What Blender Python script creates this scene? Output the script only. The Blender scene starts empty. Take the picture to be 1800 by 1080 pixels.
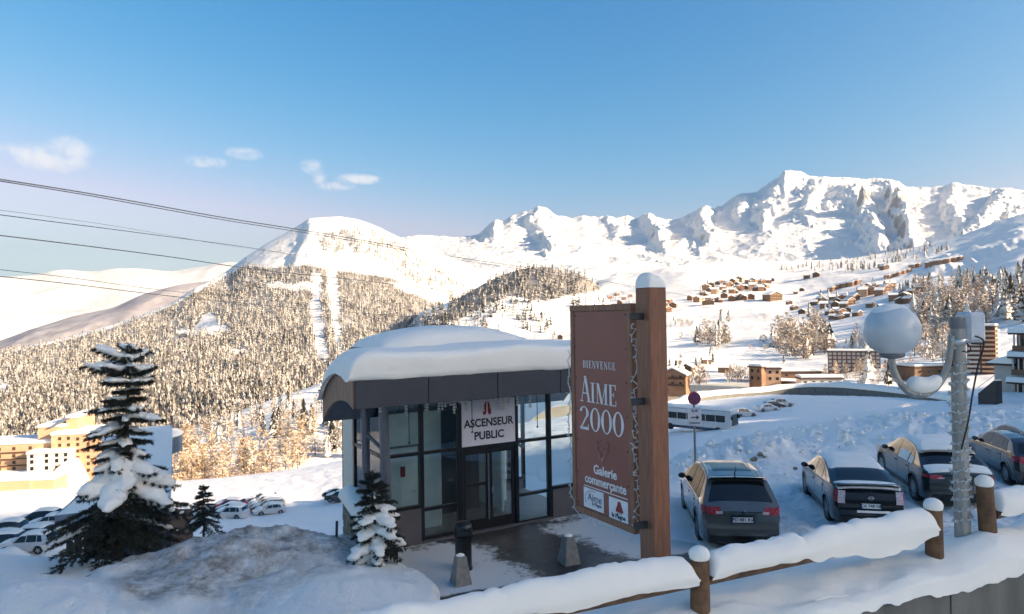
import bpy, math, random
import numpy as np
from mathutils import Vector, Matrix
random.seed(7); RNG = np.random.default_rng(7)
SC = bpy.context.scene
COL = SC.collection
R = math.radians

# ------------------------------------------------------------------ camera
F = 1200.0; ROLL = R(0.9); PITCH = math.atan(20 / 1200.0); CZ = 5.5
CAMP = np.array([0.0, 0.0, CZ])
_f = np.array([0, math.cos(PITCH), math.sin(PITCH)])
_u0 = np.array([0, -math.sin(PITCH), math.cos(PITCH)])
_r0 = np.array([1.0, 0, 0])
_r = math.cos(ROLL) * _r0 - math.sin(ROLL) * _u0
_u = math.sin(ROLL) * _r0 + math.cos(ROLL) * _u0
cd = bpy.data.cameras.new('camera'); cam = bpy.data.objects.new('camera', cd); COL.objects.link(cam)
cd.sensor_width = 36; cd.lens = 24; cd.clip_start = 0.1; cd.clip_end = 60000
cam.matrix_world = Matrix(((_r[0], _u[0], -_f[0], 0), (_r[1], _u[1], -_f[1], 0), (_r[2], _u[2], -_f[2], CZ), (0, 0, 0, 1)))
SC.camera = cam

def ray(x, y):
    return _f + ((np.asarray(x, float)[..., None] - 900) / F) * _r + ((540 - np.asarray(y, float)[..., None]) / F) * _u
def PD(x, y, d): return CAMP + ray(x, y) * d                     # at forward depth d
def PZ(x, y, z):                                                 # on the level z
    d = ray(x, y); return CAMP + d * ((z - CZ) / d[..., 2:3])
def PR(x, y, r):                                                 # at horizontal range r
    d = ray(x, y); h = np.hypot(d[..., 0], d[..., 1])
    return CAMP + d * (np.asarray(r, float) / h)[..., None]
def pix(P):
    q = np.asarray(P, float) - CAMP; d = q @ _f
    return 900 + F * (q @ _r) / d, 540 - F * (q @ _u) / d

# ------------------------------------------------------------------ light
SUN_AZ, SUN_EL = 113.0, 20.0
SUN_STRENGTH = 4.6; SKY_STRENGTH = 0.10; EXPOSURE = 1.8
SC.view_settings.view_transform = 'Standard'; SC.view_settings.look = 'None'
SC.view_settings.exposure = EXPOSURE; SC.view_settings.gamma = 1.0
SC.view_settings.use_curve_mapping = False
sun_dir = Vector((math.sin(R(SUN_AZ)) * math.cos(R(SUN_EL)), math.cos(R(SUN_AZ)) * math.cos(R(SUN_EL)), math.sin(R(SUN_EL))))
ld = bpy.data.lights.new('sun', 'SUN'); ld.energy = SUN_STRENGTH; ld.angle = R(0.5); ld.color = (1.0, 0.80, 0.585)
sun = bpy.data.objects.new('sun', ld); COL.objects.link(sun)
sun.rotation_euler = (-sun_dir).to_track_quat('-Z', 'Y').to_euler()

W = bpy.data.worlds.new('World'); SC.world = W; W.use_nodes = True
nt = W.node_tree; nt.nodes.clear()
def wn(t, **k):
    n = nt.nodes.new(t)
    for a, b in k.items(): setattr(n, a, b)
    return n
sky = wn('ShaderNodeTexSky', sky_type='NISHITA', sun_disc=False, sun_elevation=R(SUN_EL), sun_rotation=R(SUN_AZ))
sky.altitude = 2000; sky.air_density = 1.0; sky.dust_density = 0.7; sky.ozone_density = 1.6
# film response of the sky: deep saturated blue overhead, pale towards the horizon (the same curve everywhere)
def wm(op, a, b=None):
    n = wn('ShaderNodeMath', operation=op)
    for i, v in enumerate((a, b)):
        if v is None: continue
        if isinstance(v, (int, float)): n.inputs[i].default_value = v
        else: nt.links.new(v, n.inputs[i])
    return n.outputs[0]
sep = wn('ShaderNodeSeparateColor'); nt.links.new(sky.outputs[0], sep.inputs[0])
SKY_GAIN = 1.18 / (SKY_STRENGTH * 2 ** EXPOSURE); SKY_CAP = 1.0 / (SKY_STRENGTH * 2 ** EXPOSURE)
g_ch = wm('MULTIPLY', wm('POWER', sep.outputs[1], 1.15), .148 * SKY_GAIN)
b_ch = wm('MULTIPLY', wm('POWER', sep.outputs[2], .74), .262 * SKY_GAIN)
r_ch = wm('MINIMUM', wm('MULTIPLY', wm('POWER', sep.outputs[0], 3.0), .039 * SKY_GAIN), wm('MULTIPLY', g_ch, 1.0))
hs = wn('ShaderNodeCombineColor')
for i_, (c_, cap) in enumerate(((r_ch, 1.25), (g_ch, 1.60), (b_ch, 2.05))):
    q_ = wm('POWER', wm('MULTIPLY', c_, 1 / (cap * SKY_CAP)), 4.0)
    glow = wm('MULTIPLY', wm('MAXIMUM', wm('SUBTRACT', c_, 2.6 * SKY_CAP), 0.0), .9)          # the bright aureole round the sun stays bright
    nt.links.new(wm('ADD', wm('MULTIPLY', c_, wm('POWER', wm('ADD', q_, 1.0), -.25)), glow), hs.inputs[i_])
bg = wn('ShaderNodeBackground'); bg.inputs[1].default_value = SKY_STRENGTH
# three small fair weather clouds, each a few soft lumps at their own bearing
geo = wn('ShaderNodeTexCoord')
noi = wn('ShaderNodeTexNoise'); noi.inputs['Scale'].default_value = 34; noi.inputs['Distortion'].default_value = .6; noi.inputs['Detail'].default_value = 9; noi.inputs['Roughness'].default_value = .6
nt.links.new(geo.outputs['Generated'], noi.inputs['Vector'])
tot = None
for (cx, cy, sx, sy, am) in [(85, 278, 62, 26, 1), (122, 262, 40, 24, 1), (18, 265, 34, 14, .8), (362, 285, 48, 13, .85), (430, 270, 38, 14, .9),
                              (548, 293, 24, 17, 1), (562, 314, 16, 16, .8), (592, 328, 42, 11, 1), (630, 315, 48, 12, 1)]:
    c = ray(cx, cy); c = c / np.linalg.norm(c)
    ex = np.cross(c, [0, 0, 1]); ex /= np.linalg.norm(ex); ey = np.cross(ex, c)
    sub = wn('ShaderNodeVectorMath', operation='SUBTRACT'); nt.links.new(geo.outputs['Generated'], sub.inputs[0]); sub.inputs[1].default_value = c
    comp = []
    for e, s in ((ex, sx), (ey, sy)):
        d = wn('ShaderNodeVectorMath', operation='DOT_PRODUCT'); nt.links.new(sub.outputs[0], d.inputs[0]); d.inputs[1].default_value = e * (F / s)
        comp.append(wm('POWER', wm('ABSOLUTE', d.outputs['Value']), 2.0))
    g = wm('MAXIMUM', wm('MULTIPLY', wm('SUBTRACT', 1.0, wm('ADD', comp[0], comp[1])), am), 0.0)
    tot = g if tot is None else wm('MAXIMUM', tot, g)
m = wm('MULTIPLY', tot, wm('ADD', wm('MULTIPLY', noi.outputs['Fac'], 2.6), -0.62))
mr = wn('ShaderNodeMapRange'); nt.links.new(m, mr.inputs[0]); mr.inputs[1].default_value = .12; mr.inputs[2].default_value = .95; mr.inputs[3].default_value = 0; mr.inputs[4].default_value = .85; mr.interpolation_type = 'SMOOTHSTEP'
mx = wn('ShaderNodeMixRGB'); nt.links.new(mr.outputs[0], mx.inputs[0]); nt.links.new(hs.outputs[0], mx.inputs[1]); mx.inputs[2].default_value = (1.25 * SKY_CAP, 1.2 * SKY_CAP, 1.2 * SKY_CAP, 1)
nt.links.new(mx.outputs[0], bg.inputs[0])
out = wn('ShaderNodeOutputWorld'); nt.links.new(bg.outputs[0], out.inputs[0])

# ------------------------------------------------------------------ noise, meshes, tags
def _hash(ix, iy, s):
    n = (ix.astype(np.int64) * 374761393 + iy.astype(np.int64) * 668265263 + s * 1442695041) & 0x7fffffff
    n = (n ^ (n >> 13)) * 1274126177 & 0x7fffffff
    return ((n ^ (n >> 16)) & 0xffff) / 65535.0
def vnoise(x, y, s=0):
    x = np.asarray(x, float); y = np.asarray(y, float)
    ix = np.floor(x); iy = np.floor(y); fx = x - ix; fy = y - iy
    fx = fx * fx * fx * (fx * (fx * 6 - 15) + 10); fy = fy * fy * fy * (fy * (fy * 6 - 15) + 10)
    a = _hash(ix, iy, s); b = _hash(ix + 1, iy, s); c = _hash(ix, iy + 1, s); d = _hash(ix + 1, iy + 1, s)
    return (a * (1 - fx) + b * fx) * (1 - fy) + (c * (1 - fx) + d * fx) * fy
def fbm(x, y, o=5, s=0, g=.5):
    t = 0; a = 1; n = 0
    for i in range(o):
        t = t + a * (vnoise(x, y, s + i) * 2 - 1); n += a; a *= g
        x, y = (x * 1.6 - y * 1.2) + 5.1, (x * 1.2 + y * 1.6) + 9.7
    return t / n
def ridged(x, y, o=5, s=0, g=.5):
    t = 0; a = 1; n = 0
    for i in range(o):
        t = t + a * (1 - np.abs(vnoise(x, y, s + i) * 2 - 1)) ** 2; n += a; a *= g
        x, y = (x * 1.6 - y * 1.2) + 5.1, (x * 1.2 + y * 1.6) + 9.7
    return t / n
def sstep(a, b, x):
    t = np.clip((x - a) / (b - a), 0, 1); return t * t * (3 - 2 * t)
def inpoly(px, py, poly):
    c = np.zeros(np.shape(px), bool); n = len(poly)
    for i in range(n):
        x1, y1 = poly[i]; x2, y2 = poly[(i + 1) % n]
        if y1 == y2: continue
        k = ((y1 > py) != (y2 > py)) & (px < (x2 - x1) * (py - y1) / (y2 - y1) + x1)
        c ^= k
    return c

def tag(o, label=None, cat=None, group=None, kind=None):
    for k, v in (('label', label), ('category', cat), ('group', group), ('kind', kind)):
        if v: o[k] = v
    return o
def empty(name, loc=(0, 0, 0), rz=0, label=None, cat=None, group=None):
    o = bpy.data.objects.new(name, None); COL.objects.link(o); o.location = loc; o.rotation_euler = (0, 0, rz)
    o.empty_display_size = .2
    return tag(o, label, cat, group)
def mesh_np(name, V, Fq, mat=None, parent=None, smooth=True, attr=None):
    me = bpy.data.meshes.new(name); V = np.ascontiguousarray(V, np.float32); Fq = np.ascontiguousarray(Fq, np.int32)
    k = Fq.shape[1]; n = len(Fq)
    me.vertices.add(len(V)); me.vertices.foreach_set('co', V.ravel())
    me.loops.add(n * k); me.loops.foreach_set('vertex_index', Fq.ravel())
    me.polygons.add(n); me.polygons.foreach_set('loop_start', np.arange(0, n * k, k, dtype=np.int32))
    me.polygons.foreach_set('use_smooth', np.full(n, smooth, bool))
    for an, av in (attr or {}).items():
        a = me.attributes.new(an, 'FLOAT', 'POINT'); a.data.foreach_set('value', np.ascontiguousarray(av, np.float32))
    me.update(calc_edges=True); me.validate()
    if mat: me.materials.append(mat)
    o = bpy.data.objects.new(name, me); COL.objects.link(o); o.parent = parent
    return o
def grid_faces(n, m):
    i, j = np.meshgrid(np.arange(n - 1), np.arange(m - 1), indexing='ij'); a = (i * m + j).ravel()
    return np.stack([a, a + 1, a + m + 1, a + m], 1)
def grid_obj(name, P, mat, parent=None, smooth=True, attr=None, flip=False):
    n, m = P.shape[:2]; f = grid_faces(n, m)
    if flip: f = f[:, ::-1]
    return mesh_np(name, P.reshape(-1, 3), f, mat, parent, smooth, {k: v.ravel() for k, v in (attr or {}).items()})

class MB:
    def __init__(s): s.v = []; s.f = []
    def add(s, vs, fs):
        b = len(s.v); s.v += [tuple(map(float, v)) for v in vs]; s.f += [tuple(b + i for i in f) for f in fs]; return s
    def box(s, x0, x1, y0, y1, z0, z1, M=None, ch=0):
        if ch:
            c = min(ch, .49 * min(abs(x1 - x0), abs(y1 - y0), abs(z1 - z0)))
            vs = []; idx = {}
            for i, X in enumerate((x0, x1)):
                for j, Y in enumerate((y0, y1)):
                    for k, Z in enumerate((z0, z1)):
                        sx = c if i == 0 else -c; sy = c if j == 0 else -c; sz = c if k == 0 else -c
                        for a, p in enumerate(((X, Y + sy, Z + sz), (X + sx, Y, Z + sz), (X + sx, Y + sy, Z))):
                            idx[i, j, k, a] = len(vs); vs.append(p)
            q = lambda *t: [idx[e] for e in t]
            fs = []
            for i in (0, 1):
                a = q((i, 0, 0, 0), (i, 1, 0, 0), (i, 1, 1, 0), (i, 0, 1, 0)); fs.append(a if i else a[::-1])
                a = q((0, i, 0, 1), (1, i, 0, 1), (1, i, 1, 1), (0, i, 1, 1)); fs.append(a[::-1] if i else a)
                a = q((0, 0, i, 2), (1, 0, i, 2), (1, 1, i, 2), (0, 1, i, 2)); fs.append(a if i else a[::-1])
                for j in (0, 1):
                    fs.append(q((i, j, 0, 0), (i, j, 1, 0), (i, j, 1, 1), (i, j, 0, 1)))
                    fs.append(q((i, 0, j, 0), (i, 1, j, 0), (i, 1, j, 2), (i, 0, j, 2)))
                    fs.append(q((0, i, j, 1), (1, i, j, 1), (1, i, j, 2), (0, i, j, 2)))
                    for k in (0, 1): fs.append(q((i, j, k, 0), (i, j, k, 1), (i, j, k, 2)))
        else:
            vs = [(x0, y0, z0), (x1, y0, z0), (x1, y1, z0), (x0, y1, z0), (x0, y0, z1), (x1, y0, z1), (x1, y1, z1), (x0, y1, z1)]
            fs = [(0, 3, 2, 1), (4, 5, 6, 7), (0, 1, 5, 4), (1, 2, 6, 5), (2, 3, 7, 6), (3, 0, 4, 7)]
        if M is not None: vs = [M @ Vector(v) for v in vs]
        return s.add(vs, fs)
    def tube(s, pts, rad, n=8, caps=True, M=None):
        pts = [Vector(p) for p in pts]; rs = rad if hasattr(rad, '__len__') else [rad] * len(pts)
        vs = []; fs = []; up = Vector((0, 0, 1)); X = None
        for i, p in enumerate(pts):
            t = (pts[min(i + 1, len(pts) - 1)] - pts[max(i - 1, 0)]).normalized()
            if X is None:
                X = t.cross(up if abs(t.z) < .95 else Vector((1, 0, 0))).normalized()
            X = (X - t * X.dot(t)).normalized(); Y = t.cross(X)
            for k in range(n):
                a = 2 * math.pi * k / n; vs.append(p + (X * math.cos(a) + Y * math.sin(a)) * rs[i])
        for i in range(len(pts) - 1):
            for k in range(n):
                fs.append((i * n + k, i * n + (k + 1) % n, (i + 1) * n + (k + 1) % n, (i + 1) * n + k))
        if caps: fs += [tuple(range(n))[::-1], tuple((len(pts) - 1) * n + k for k in range(n))]
        if M is not None: vs = [M @ v for v in vs]
        return s.add(vs, fs)
    def lathe(s, prof, n=24, M=None, jit=0):
        vs = []; fs = []
        for (r_, z_) in prof:
            for k in range(n):
                a = 2 * math.pi * k / n; q = r_ * (1 + random.uniform(-jit, jit)); vs.append((q * math.cos(a), q * math.sin(a), z_))
        for i in range(len(prof) - 1):
            for k in range(n): fs.append((i * n + k, i * n + (k + 1) % n, (i + 1) * n + (k + 1) % n, (i + 1) * n + k))
        fs += [tuple(range(n))[::-1], tuple((len(prof) - 1) * n + k for k in range(n))]
        if M is not None: vs = [M @ Vector(v) for v in vs]
        return s.add(vs, fs)
    def prism(s, poly, y0, y1, M=None, axis='y'):       # poly in (x,z), extruded along y
        n = len(poly)
        if axis == 'y': vs = [(a, y0, b) for a, b in poly] + [(a, y1, b) for a, b in poly]
        elif axis == 'x': vs = [(y0, a, b) for a, b in poly] + [(y1, a, b) for a, b in poly]
        else: vs = [(a, b, y0) for a, b in poly] + [(a, b, y1) for a, b in poly]
        fs = [tuple(range(n)), tuple(range(n, 2 * n))[::-1]] + [(i, (i + n), (i + 1) % n + n, (i + 1) % n) for i in range(n)]
        if M is not None: vs = [M @ Vector(v) for v in vs]
        return s.add(vs, fs)
    def sphere(s, c, rx, ry=None, rz=None, n=10, m=7, jit=0, M=None):
        ry = ry or rx; rz = rz or rx; vs = []; fs = []
        for i in range(m + 1):
            ph = math.pi * i / m
            for k in range(n):
                a = 2 * math.pi * k / n; j = 1 + random.uniform(-jit, jit)
                vs.append((c[0] + rx * math.sin(ph) * math.cos(a) * j, c[1] + ry * math.sin(ph) * math.sin(a) * j, c[2] - rz * math.cos(ph) * j))
        for i in range(m):
            for k in range(n): fs.append((i * n + k, i * n + (k + 1) % n, (i + 1) * n + (k + 1) % n, (i + 1) * n + k))
        if M is not None: vs = [M @ Vector(v) for v in vs]
        return s.add(vs, fs)
    def build(s, name, mat=None, parent=None, smooth=None, recalc=True):
        me = bpy.data.meshes.new(name); me.from_pydata(s.v, [], s.f)
        if recalc:
            import bmesh
            b = bmesh.new(); b.from_mesh(me); bmesh.ops.remove_doubles(b, verts=b.verts, dist=1e-5)
            bmesh.ops.recalc_face_normals(b, faces=b.faces); b.to_mesh(me); b.free()
        if smooth is not None:
            me.polygons.foreach_set('use_smooth', [True] * len(me.polygons))
            if smooth < 180: me.set_sharp_from_angle(angle=R(smooth))
        me.update()
        if mat: me.materials.append(mat)
        o = bpy.data.objects.new(name, me); COL.objects.link(o); o.parent = parent
        return o
def copy_tree(o, parent=None, own=True):
    c = o.copy(); COL.objects.link(c); c.parent = parent
    for ch in list(o.children): copy_tree(ch, c)
    return c
def seg(a, b, ra, rb=None, n=8):
    return MB().tube([a, b], [ra, ra if rb is None else rb], n)

# ------------------------------------------------------------------ materials
def newmat(name):
    m = bpy.data.materials.new(name); m.use_nodes = True
    return m, m.node_tree, m.node_tree.nodes['Principled BSDF']
def node(t, typ, ins=None, **k):
    n = t.nodes.new(typ)
    for a, b in k.items(): setattr(n, a, b)
    for a, b in (ins or {}).items():
        if hasattr(b, 'links') or isinstance(b, bpy.types.NodeSocket): t.links.new(b, n.inputs[a])
        else: n.inputs[a].default_value = b
    return n
def c4(c): return (c[0], c[1], c[2], 1)
def ramp(t, fac, a, b, ca=(0, 0, 0, 1), cb=(1, 1, 1, 1)):
    n = t.nodes.new('ShaderNodeValToRGB'); t.links.new(fac, n.inputs[0])
    e = n.color_ramp.elements; e[0].position = a; e[1].position = b; e[0].color = ca; e[1].color = cb
    return n.outputs[0]
def mix(t, fac, a, b):
    n = t.nodes.new('ShaderNodeMixRGB')
    for i, v in enumerate((fac, a, b)):
        if isinstance(v, bpy.types.NodeSocket): t.links.new(v, n.inputs[i])
        elif i == 0: n.inputs[0].default_value = v
        else: n.inputs[i].default_value = c4(v)
    return n.outputs[0]
def noise(t, co, scale, detail=6, rough=.55, dist=0):
    n = node(t, 'ShaderNodeTexNoise', {'Scale': scale, 'Detail': detail, 'Roughness': rough, 'Distortion': dist})
    t.links.new(co, n.inputs['Vector']); return n.outputs['Fac']
def coords(t, kind='Object', scale=None):
    c = t.nodes.new('ShaderNodeTexCoord').outputs[kind]
    if scale:
        mp = node(t, 'ShaderNodeMapping'); t.links.new(c, mp.inputs[0]); mp.inputs['Scale'].default_value = scale; c = mp.outputs[0]
    return c
def bump(t, b, h, strength=.3, dist=.02):
    n = node(t, 'ShaderNodeBump', {'Strength': strength, 'Distance': dist, 'Height': h})
    if b.inputs['Normal'].links: t.links.new(b.inputs['Normal'].links[0].from_socket, n.inputs['Normal'])
    t.links.new(n.outputs[0], b.inputs['Normal'])
def PM(name, col, rough=.5, metal=0, col2=None, ns=6, lo=.35, hi=.65, stretch=None, bs=0, bstr=.3, bd=.01, coat=0, spec=None):
    m, t, b = newmat(name); co = coords(t, 'Object', stretch)
    b.inputs['Roughness'].default_value = rough; b.inputs['Metallic'].default_value = metal
    if spec is not None: b.inputs['Specular IOR Level'].default_value = spec
    if coat: b.inputs['Coat Weight'].default_value = coat; b.inputs['Coat Roughness'].default_value = .05
    if col2 is None: col2 = tuple(c * .82 for c in col)
    f = noise(t, co, ns)
    t.links.new(mix(t, ramp(t, f, lo, hi), col, col2), b.inputs['Base Color'])
    if bs: bump(t, b, noise(t, co, bs), bstr, bd)
    return m
SNOWC = (.95, .90, .81)
def snow_mat(name, bs=6, bd=.03, fine=60, rough=.75, warm=0):
    m, t, b = newmat(name); co = coords(t)
    f = noise(t, co, 1.2); t.links.new(mix(t, ramp(t, f, .3, .7), SNOWC, tuple(c * .965 for c in SNOWC)), b.inputs['Base Color'])
    b.inputs['Roughness'].default_value = rough; b.inputs['Specular IOR Level'].default_value = .25
    bump(t, b, noise(t, co, bs, 5), .5, bd); bump(t, b, noise(t, co, fine, 4), .35, .004)
    return m
M = {}
M['snow'] = snow_mat('snow')
M['snow_soft'] = snow_mat('snow_soft', 3, .02, 30)
M['snow_tree'] = snow_mat('snow_on_branches', 14, .02, 70)
M['snow_roof'] = snow_mat('snow_on_roofs', .3, .2, 3)
M['wood_post'] = PM('stained_timber', (.27, .115, .058), .55, col2=(.18, .07, .035), ns=7, stretch=(6, 6, .5), bs=30, bstr=.25)
M['wood_rail'] = PM('log_wood', (.19, .10, .045), .75, col2=(.09, .045, .022), ns=9, stretch=(1, 1, 1), bs=25, bstr=.5, bd=.02)
M['frame_dark'] = PM('dark_anodised_frame', (.012, .014, .018), .35, .3)
M['fascia'] = PM('slate_grey_fascia', (.050, .053, .066), .5, .2, ns=2)
M['slat'] = PM('brown_cladding', (.27, .165, .105), .6, col2=(.17, .10, .066), ns=4, stretch=(5, 5, .6))
M['mesh_grey'] = PM('grey_soffit', (.13, .13, .15), .7)
M['basewall'] = PM('grey_render_wall', (.105, .095, .10), .7, ns=3, bs=40, bstr=.2)
M['column'] = PM('grey_painted_steel', (.15, .16, .19), .4, .3)
M['teal_wall'] = PM('pale_interior_wall', (.78, .86, .84), .7, ns=2)
M['int_dark'] = PM('dark_interior', (.025, .027, .03), .5)
M['int_floor'] = PM('interior_floor', (.20, .19, .18), .4)
M['steel'] = PM('brushed_steel', (.55, .55, .56), .3, 1.0)
M['signwhite'] = PM('white_sign_panel', (.66, .64, .68), .45, ns=2, col2=(.6, .58, .62))
M['letter_dark'] = PM('dark_lettering', (.016, .014, .026), .5)
M['red_logo'] = PM('red_print', (.28, .012, .018), .5)
M['signred'] = PM('red_brown_sign_face', (.26, .08, .058), .45, col2=(.225, .068, .048), ns=1.5)
M['signframe'] = PM('sign_frame_wood', (.29, .135, .07), .6, col2=(.19, .085, .045), ns=6, stretch=(5, 5, .7))
M['letter_white'] = PM('white_lettering', (.80, .78, .76), .5)
M['logo_white'] = PM('white_plate', (.8, .8, .8), .4)
M['letter_grey'] = PM('grey_print', (.13, .14, .17), .5)
M['pink_print'] = PM('faded_pink_print', (.42, .20, .17), .5)
M['concrete'] = PM('weathered_concrete', (.20, .195, .17), .85, col2=(.12, .118, .10), ns=2.2, stretch=(1, 1, .35), bs=18, bstr=.4, bd=.02)
M['concrete_bollard'] = PM('bollard_concrete', (.30, .285, .255), .85, col2=(.20, .19, .17), ns=9, bs=50, bstr=.4)
M['black_plastic'] = PM('black_plastic', (.012, .012, .013), .3)
M['rubber'] = PM('tyre_rubber', (.018, .018, .019), .8)
M['rim'] = PM('alloy_rim', (.42, .42, .43), .3, .9)
M['underbody'] = PM('underbody', (.01, .01, .011), .8)
M['tail_red'] = PM('red_lamp_glass', (.36, .02, .035), .25, col2=(.48, .08, .10), ns=20)
M['tail_white'] = PM('clear_lamp_glass', (.72, .66, .66), .2, col2=(.5, .36, .38), ns=24)
M['plate'] = PM('plate_white', (.85, .85, .83), .7)
M['plate_blue'] = PM('plate_blue', (.02, .06, .35), .4)
M['chrome'] = PM('chrome', (.7, .7, .7), .12, 1)
M['pole'] = PM('galvanised_pole', (.40, .385, .35), .5, .35, col2=(.28, .265, .235), ns=5, stretch=(3, 3, .6))
M['pole_far'] = PM('grey_steel_post', (.2, .2, .21), .5, .4)
M['lightwire'] = PM('white_light_wire', (.62, .62, .60), .5)
M['wire_black'] = PM('black_cable', (.012, .012, .014), .5)
M['rope'] = PM('steel_rope', (.035, .045, .06), .5, .3)
M['stone'] = PM('rubble_stone', (.30, .25, .18), .9, col2=(.16, .13, .095), ns=8, bs=12, bstr=.8, bd=.05)
M['needle'] = PM('spruce_needles', (.020, .026, .019), .7, col2=(.040, .040, .026), ns=30)
M['bark'] = PM('spruce_bark', (.10, .078, .06), .9, col2=(.05, .04, .03), ns=14, stretch=(1, 1, .3), bs=30, bstr=.7)
M['globe'] = PM('opal_globe', (.60, .63, .64), .28, col2=(.5, .53, .54), ns=3, coat=.3)
M['floodbox'] = PM('white_housing', (.66, .68, .70), .4)
M['signred_road'] = PM('road_sign_red', (.36, .025, .05), .4)
M['signblue_road'] = PM('road_sign_blue', (.06, .04, .14), .4)
def glass_mat(name, tint=(.75, .85, .86), refl=.12, rough=.02):
    m, t, b = newmat(name); t.nodes.remove(b); o = t.nodes['Material Output']
    tr = node(t, 'ShaderNodeBsdfTransparent'); tr.inputs[0].default_value = c4(tint)
    gl = node(t, 'ShaderNodeBsdfGlossy', {'Roughness': rough}); gl.inputs[0].default_value = (.95, .97, 1, 1)
    fr = node(t, 'ShaderNodeFresnel', {'IOR': 1.5})
    ad = node(t, 'ShaderNodeMath', {0: fr.outputs[0], 1: refl}, operation='ADD')
    mxs = node(t, 'ShaderNodeMixShader'); t.links.new(ad.outputs[0], mxs.inputs[0]); t.links.new(tr.outputs[0], mxs.inputs[1]); t.links.new(gl.outputs[0], mxs.inputs[2])
    t.links.new(mxs.outputs[0], o.inputs[0]); return m
M['glass'] = glass_mat('pavilion_glass', (.86, .92, .93), .02)
M['carglass'] = PM('dark_car_glass', (.012, .016, .018), .06, col2=(.01, .012, .014), coat=0, spec=.6)
def paint(name, col, metal=.35, rough=.22): return PM(name, col, rough, metal, col2=tuple(c * .9 for c in col), ns=1.5, coat=1)
M['paint_grey'] = paint('grey_car_paint', (.13, .132, .126))
M['paint_black'] = paint('black_car_paint', (.014, .014, .016))
M['paint_green'] = paint('dark_grey_green_paint', (.045, .052, .05))
M['paint_slate'] = paint('slate_car_paint', (.05, .053, .056))
for n_, c_ in dict(red=(.30, .015, .03), white=(.62, .62, .61), silver=(.34, .35, .36), blue=(.02, .045, .10), yellow=(.42, .33, .04), darkgrey=(.03, .033, .038)).items():
    M['paint_' + n_] = paint(n_ + '_car_paint', c_, .3)
def text(name, body, size, mat, parent, Mx, offset=0, extrude=.002, align='CENTER', sx=1.0):
    cu = bpy.data.curves.new(name, 'FONT'); cu.body = body; cu.size = size; cu.align_x = align; cu.align_y = 'CENTER'
    cu.offset = offset; cu.extrude = extrude; cu.resolution_u = 4
    cu.materials.append(mat)
    t_ = bpy.data.objects.new(name, cu); COL.objects.link(t_); me = bpy.data.meshes.new_from_object(t_)
    bpy.data.objects.remove(t_); o = bpy.data.objects.new(name, me); COL.objects.link(o); o.parent = parent
    o.matrix_local = Mx @ Matrix.Diagonal((sx, 1, 1, 1)); return o
# ------------------------------------------------------------------ terrain
def rbf(ctrl):
    c = np.array(ctrl, float); X = c[:, :2]; n = len(c)
    A = np.sqrt(((X[:, None] - X[None]) ** 2).sum(-1) + .01)
    P_ = np.c_[np.ones(n), X]
    K = np.block([[A, P_], [P_.T, np.zeros((3, 3))]])
    w = np.linalg.solve(K, np.r_[c[:, 2], 0, 0, 0])
    def f(x, y):
        x = np.asarray(x, float); y = np.asarray(y, float); o = w[n] + w[n + 1] * x + w[n + 2] * y
        for i in range(n): o = o + w[i] * np.sqrt((x - X[i, 0]) ** 2 + (y - X[i, 1]) ** 2 + .01)
        return o
    return f
def pr(x, y, r): return tuple(PR(np.array(x), np.array(y), r))
near_ctrl = [(-16, 5, .1), (-8, 5, 0), (0, 4, 0), (8, 5, 0), (18, 5, .2), (-12, 12, .1), (-7, 12.5, 0), (-3, 13, 0), (0, 14, 0), (5, 13, 0), (10, 13, .1), (16, 14, .3), (-22, 12, .3),
             (-10.5, 15.2, .25), (-12.5, 16.3, .1), (-16, 15.5, .3), (-6.4, 16.6, .1), (-4.6, 17.8, -.1), (-3.4, 16.3, 0), (-1.5, 17.5, 0), (1.5, 19, 0), (2.5, 22, 0), (5, 17, 0), (5.5, 20, 0), (8.2, 18, 0), (9, 21, 0), (12, 20, 0), (13.2, 24.4, .25), (16, 22, .1), (18, 28, .2), (22, 22, .6),
             (-5.2, 20, -1.2), (-3.5, 23, -1.8), (-8, 20, -2.0), (-13, 21, -2.6), (-18, 22, -3), (-4, 28, -5), (-12, 30, -7.5), (-22, 30, -8.5), (2, 27, -1.5), (0, 34, -5), (8, 30, -1.1), (16, 34, -.6), (13, 45, -3.3), (24, 44, -2.6), (34, 46, -2.2), (45, 44, -1.5),
             (-8, 45, -14), (-25, 45, -14), (-45, 45, -16), (4, 55, -8), (-15, 62, -21), (-38, 62, -19), (-60, 62, -20),
             pr(405, 905, 105), pr(340, 915, 98), pr(490, 900, 105), pr(560, 880, 112), pr(610, 850, 122), pr(430, 868, 124), pr(300, 875, 128), pr(100, 955, 78), pr(60, 925, 88), pr(0, 893, 112), pr(190, 870, 128), pr(600, 822, 146), pr(450, 850, 138), pr(680, 815, 140),
             pr(20, 960, 72), pr(0, 858, 180), pr(100, 850, 236), pr(0, 856, 240), pr(-250, 870, 220), pr(300, 850, 225), pr(-250, 930, 95),
             pr(450, 845, 215), pr(620, 812, 215), pr(760, 770, 200), pr(1000, 730, 200), pr(1100, 722, 200),
             pr(1180, 762, 85), pr(1230, 748, 100), pr(1250, 745, 118), pr(1190, 730, 128), pr(1305, 733, 134), pr(1370, 716, 150), pr(1450, 716, 140), pr(1250, 705, 170), pr(1350, 694, 186), pr(1560, 700, 170), pr(1590, 735, 110), pr(1680, 715, 125), pr(1170, 745, 100), pr(800, 775, 120), pr(980, 755, 110),
             pr(1700, 745, 66), pr(1790, 745, 60), pr(1760, 690, 88), pr(1720, 700, 92), pr(1850, 680, 95), pr(1650, 705, 120), pr(2000, 705, 90), pr(1800, 692, 200), pr(2100, 692, 160), pr(1690, 700, 190)]
near_base = rbf(near_ctrl)
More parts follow.
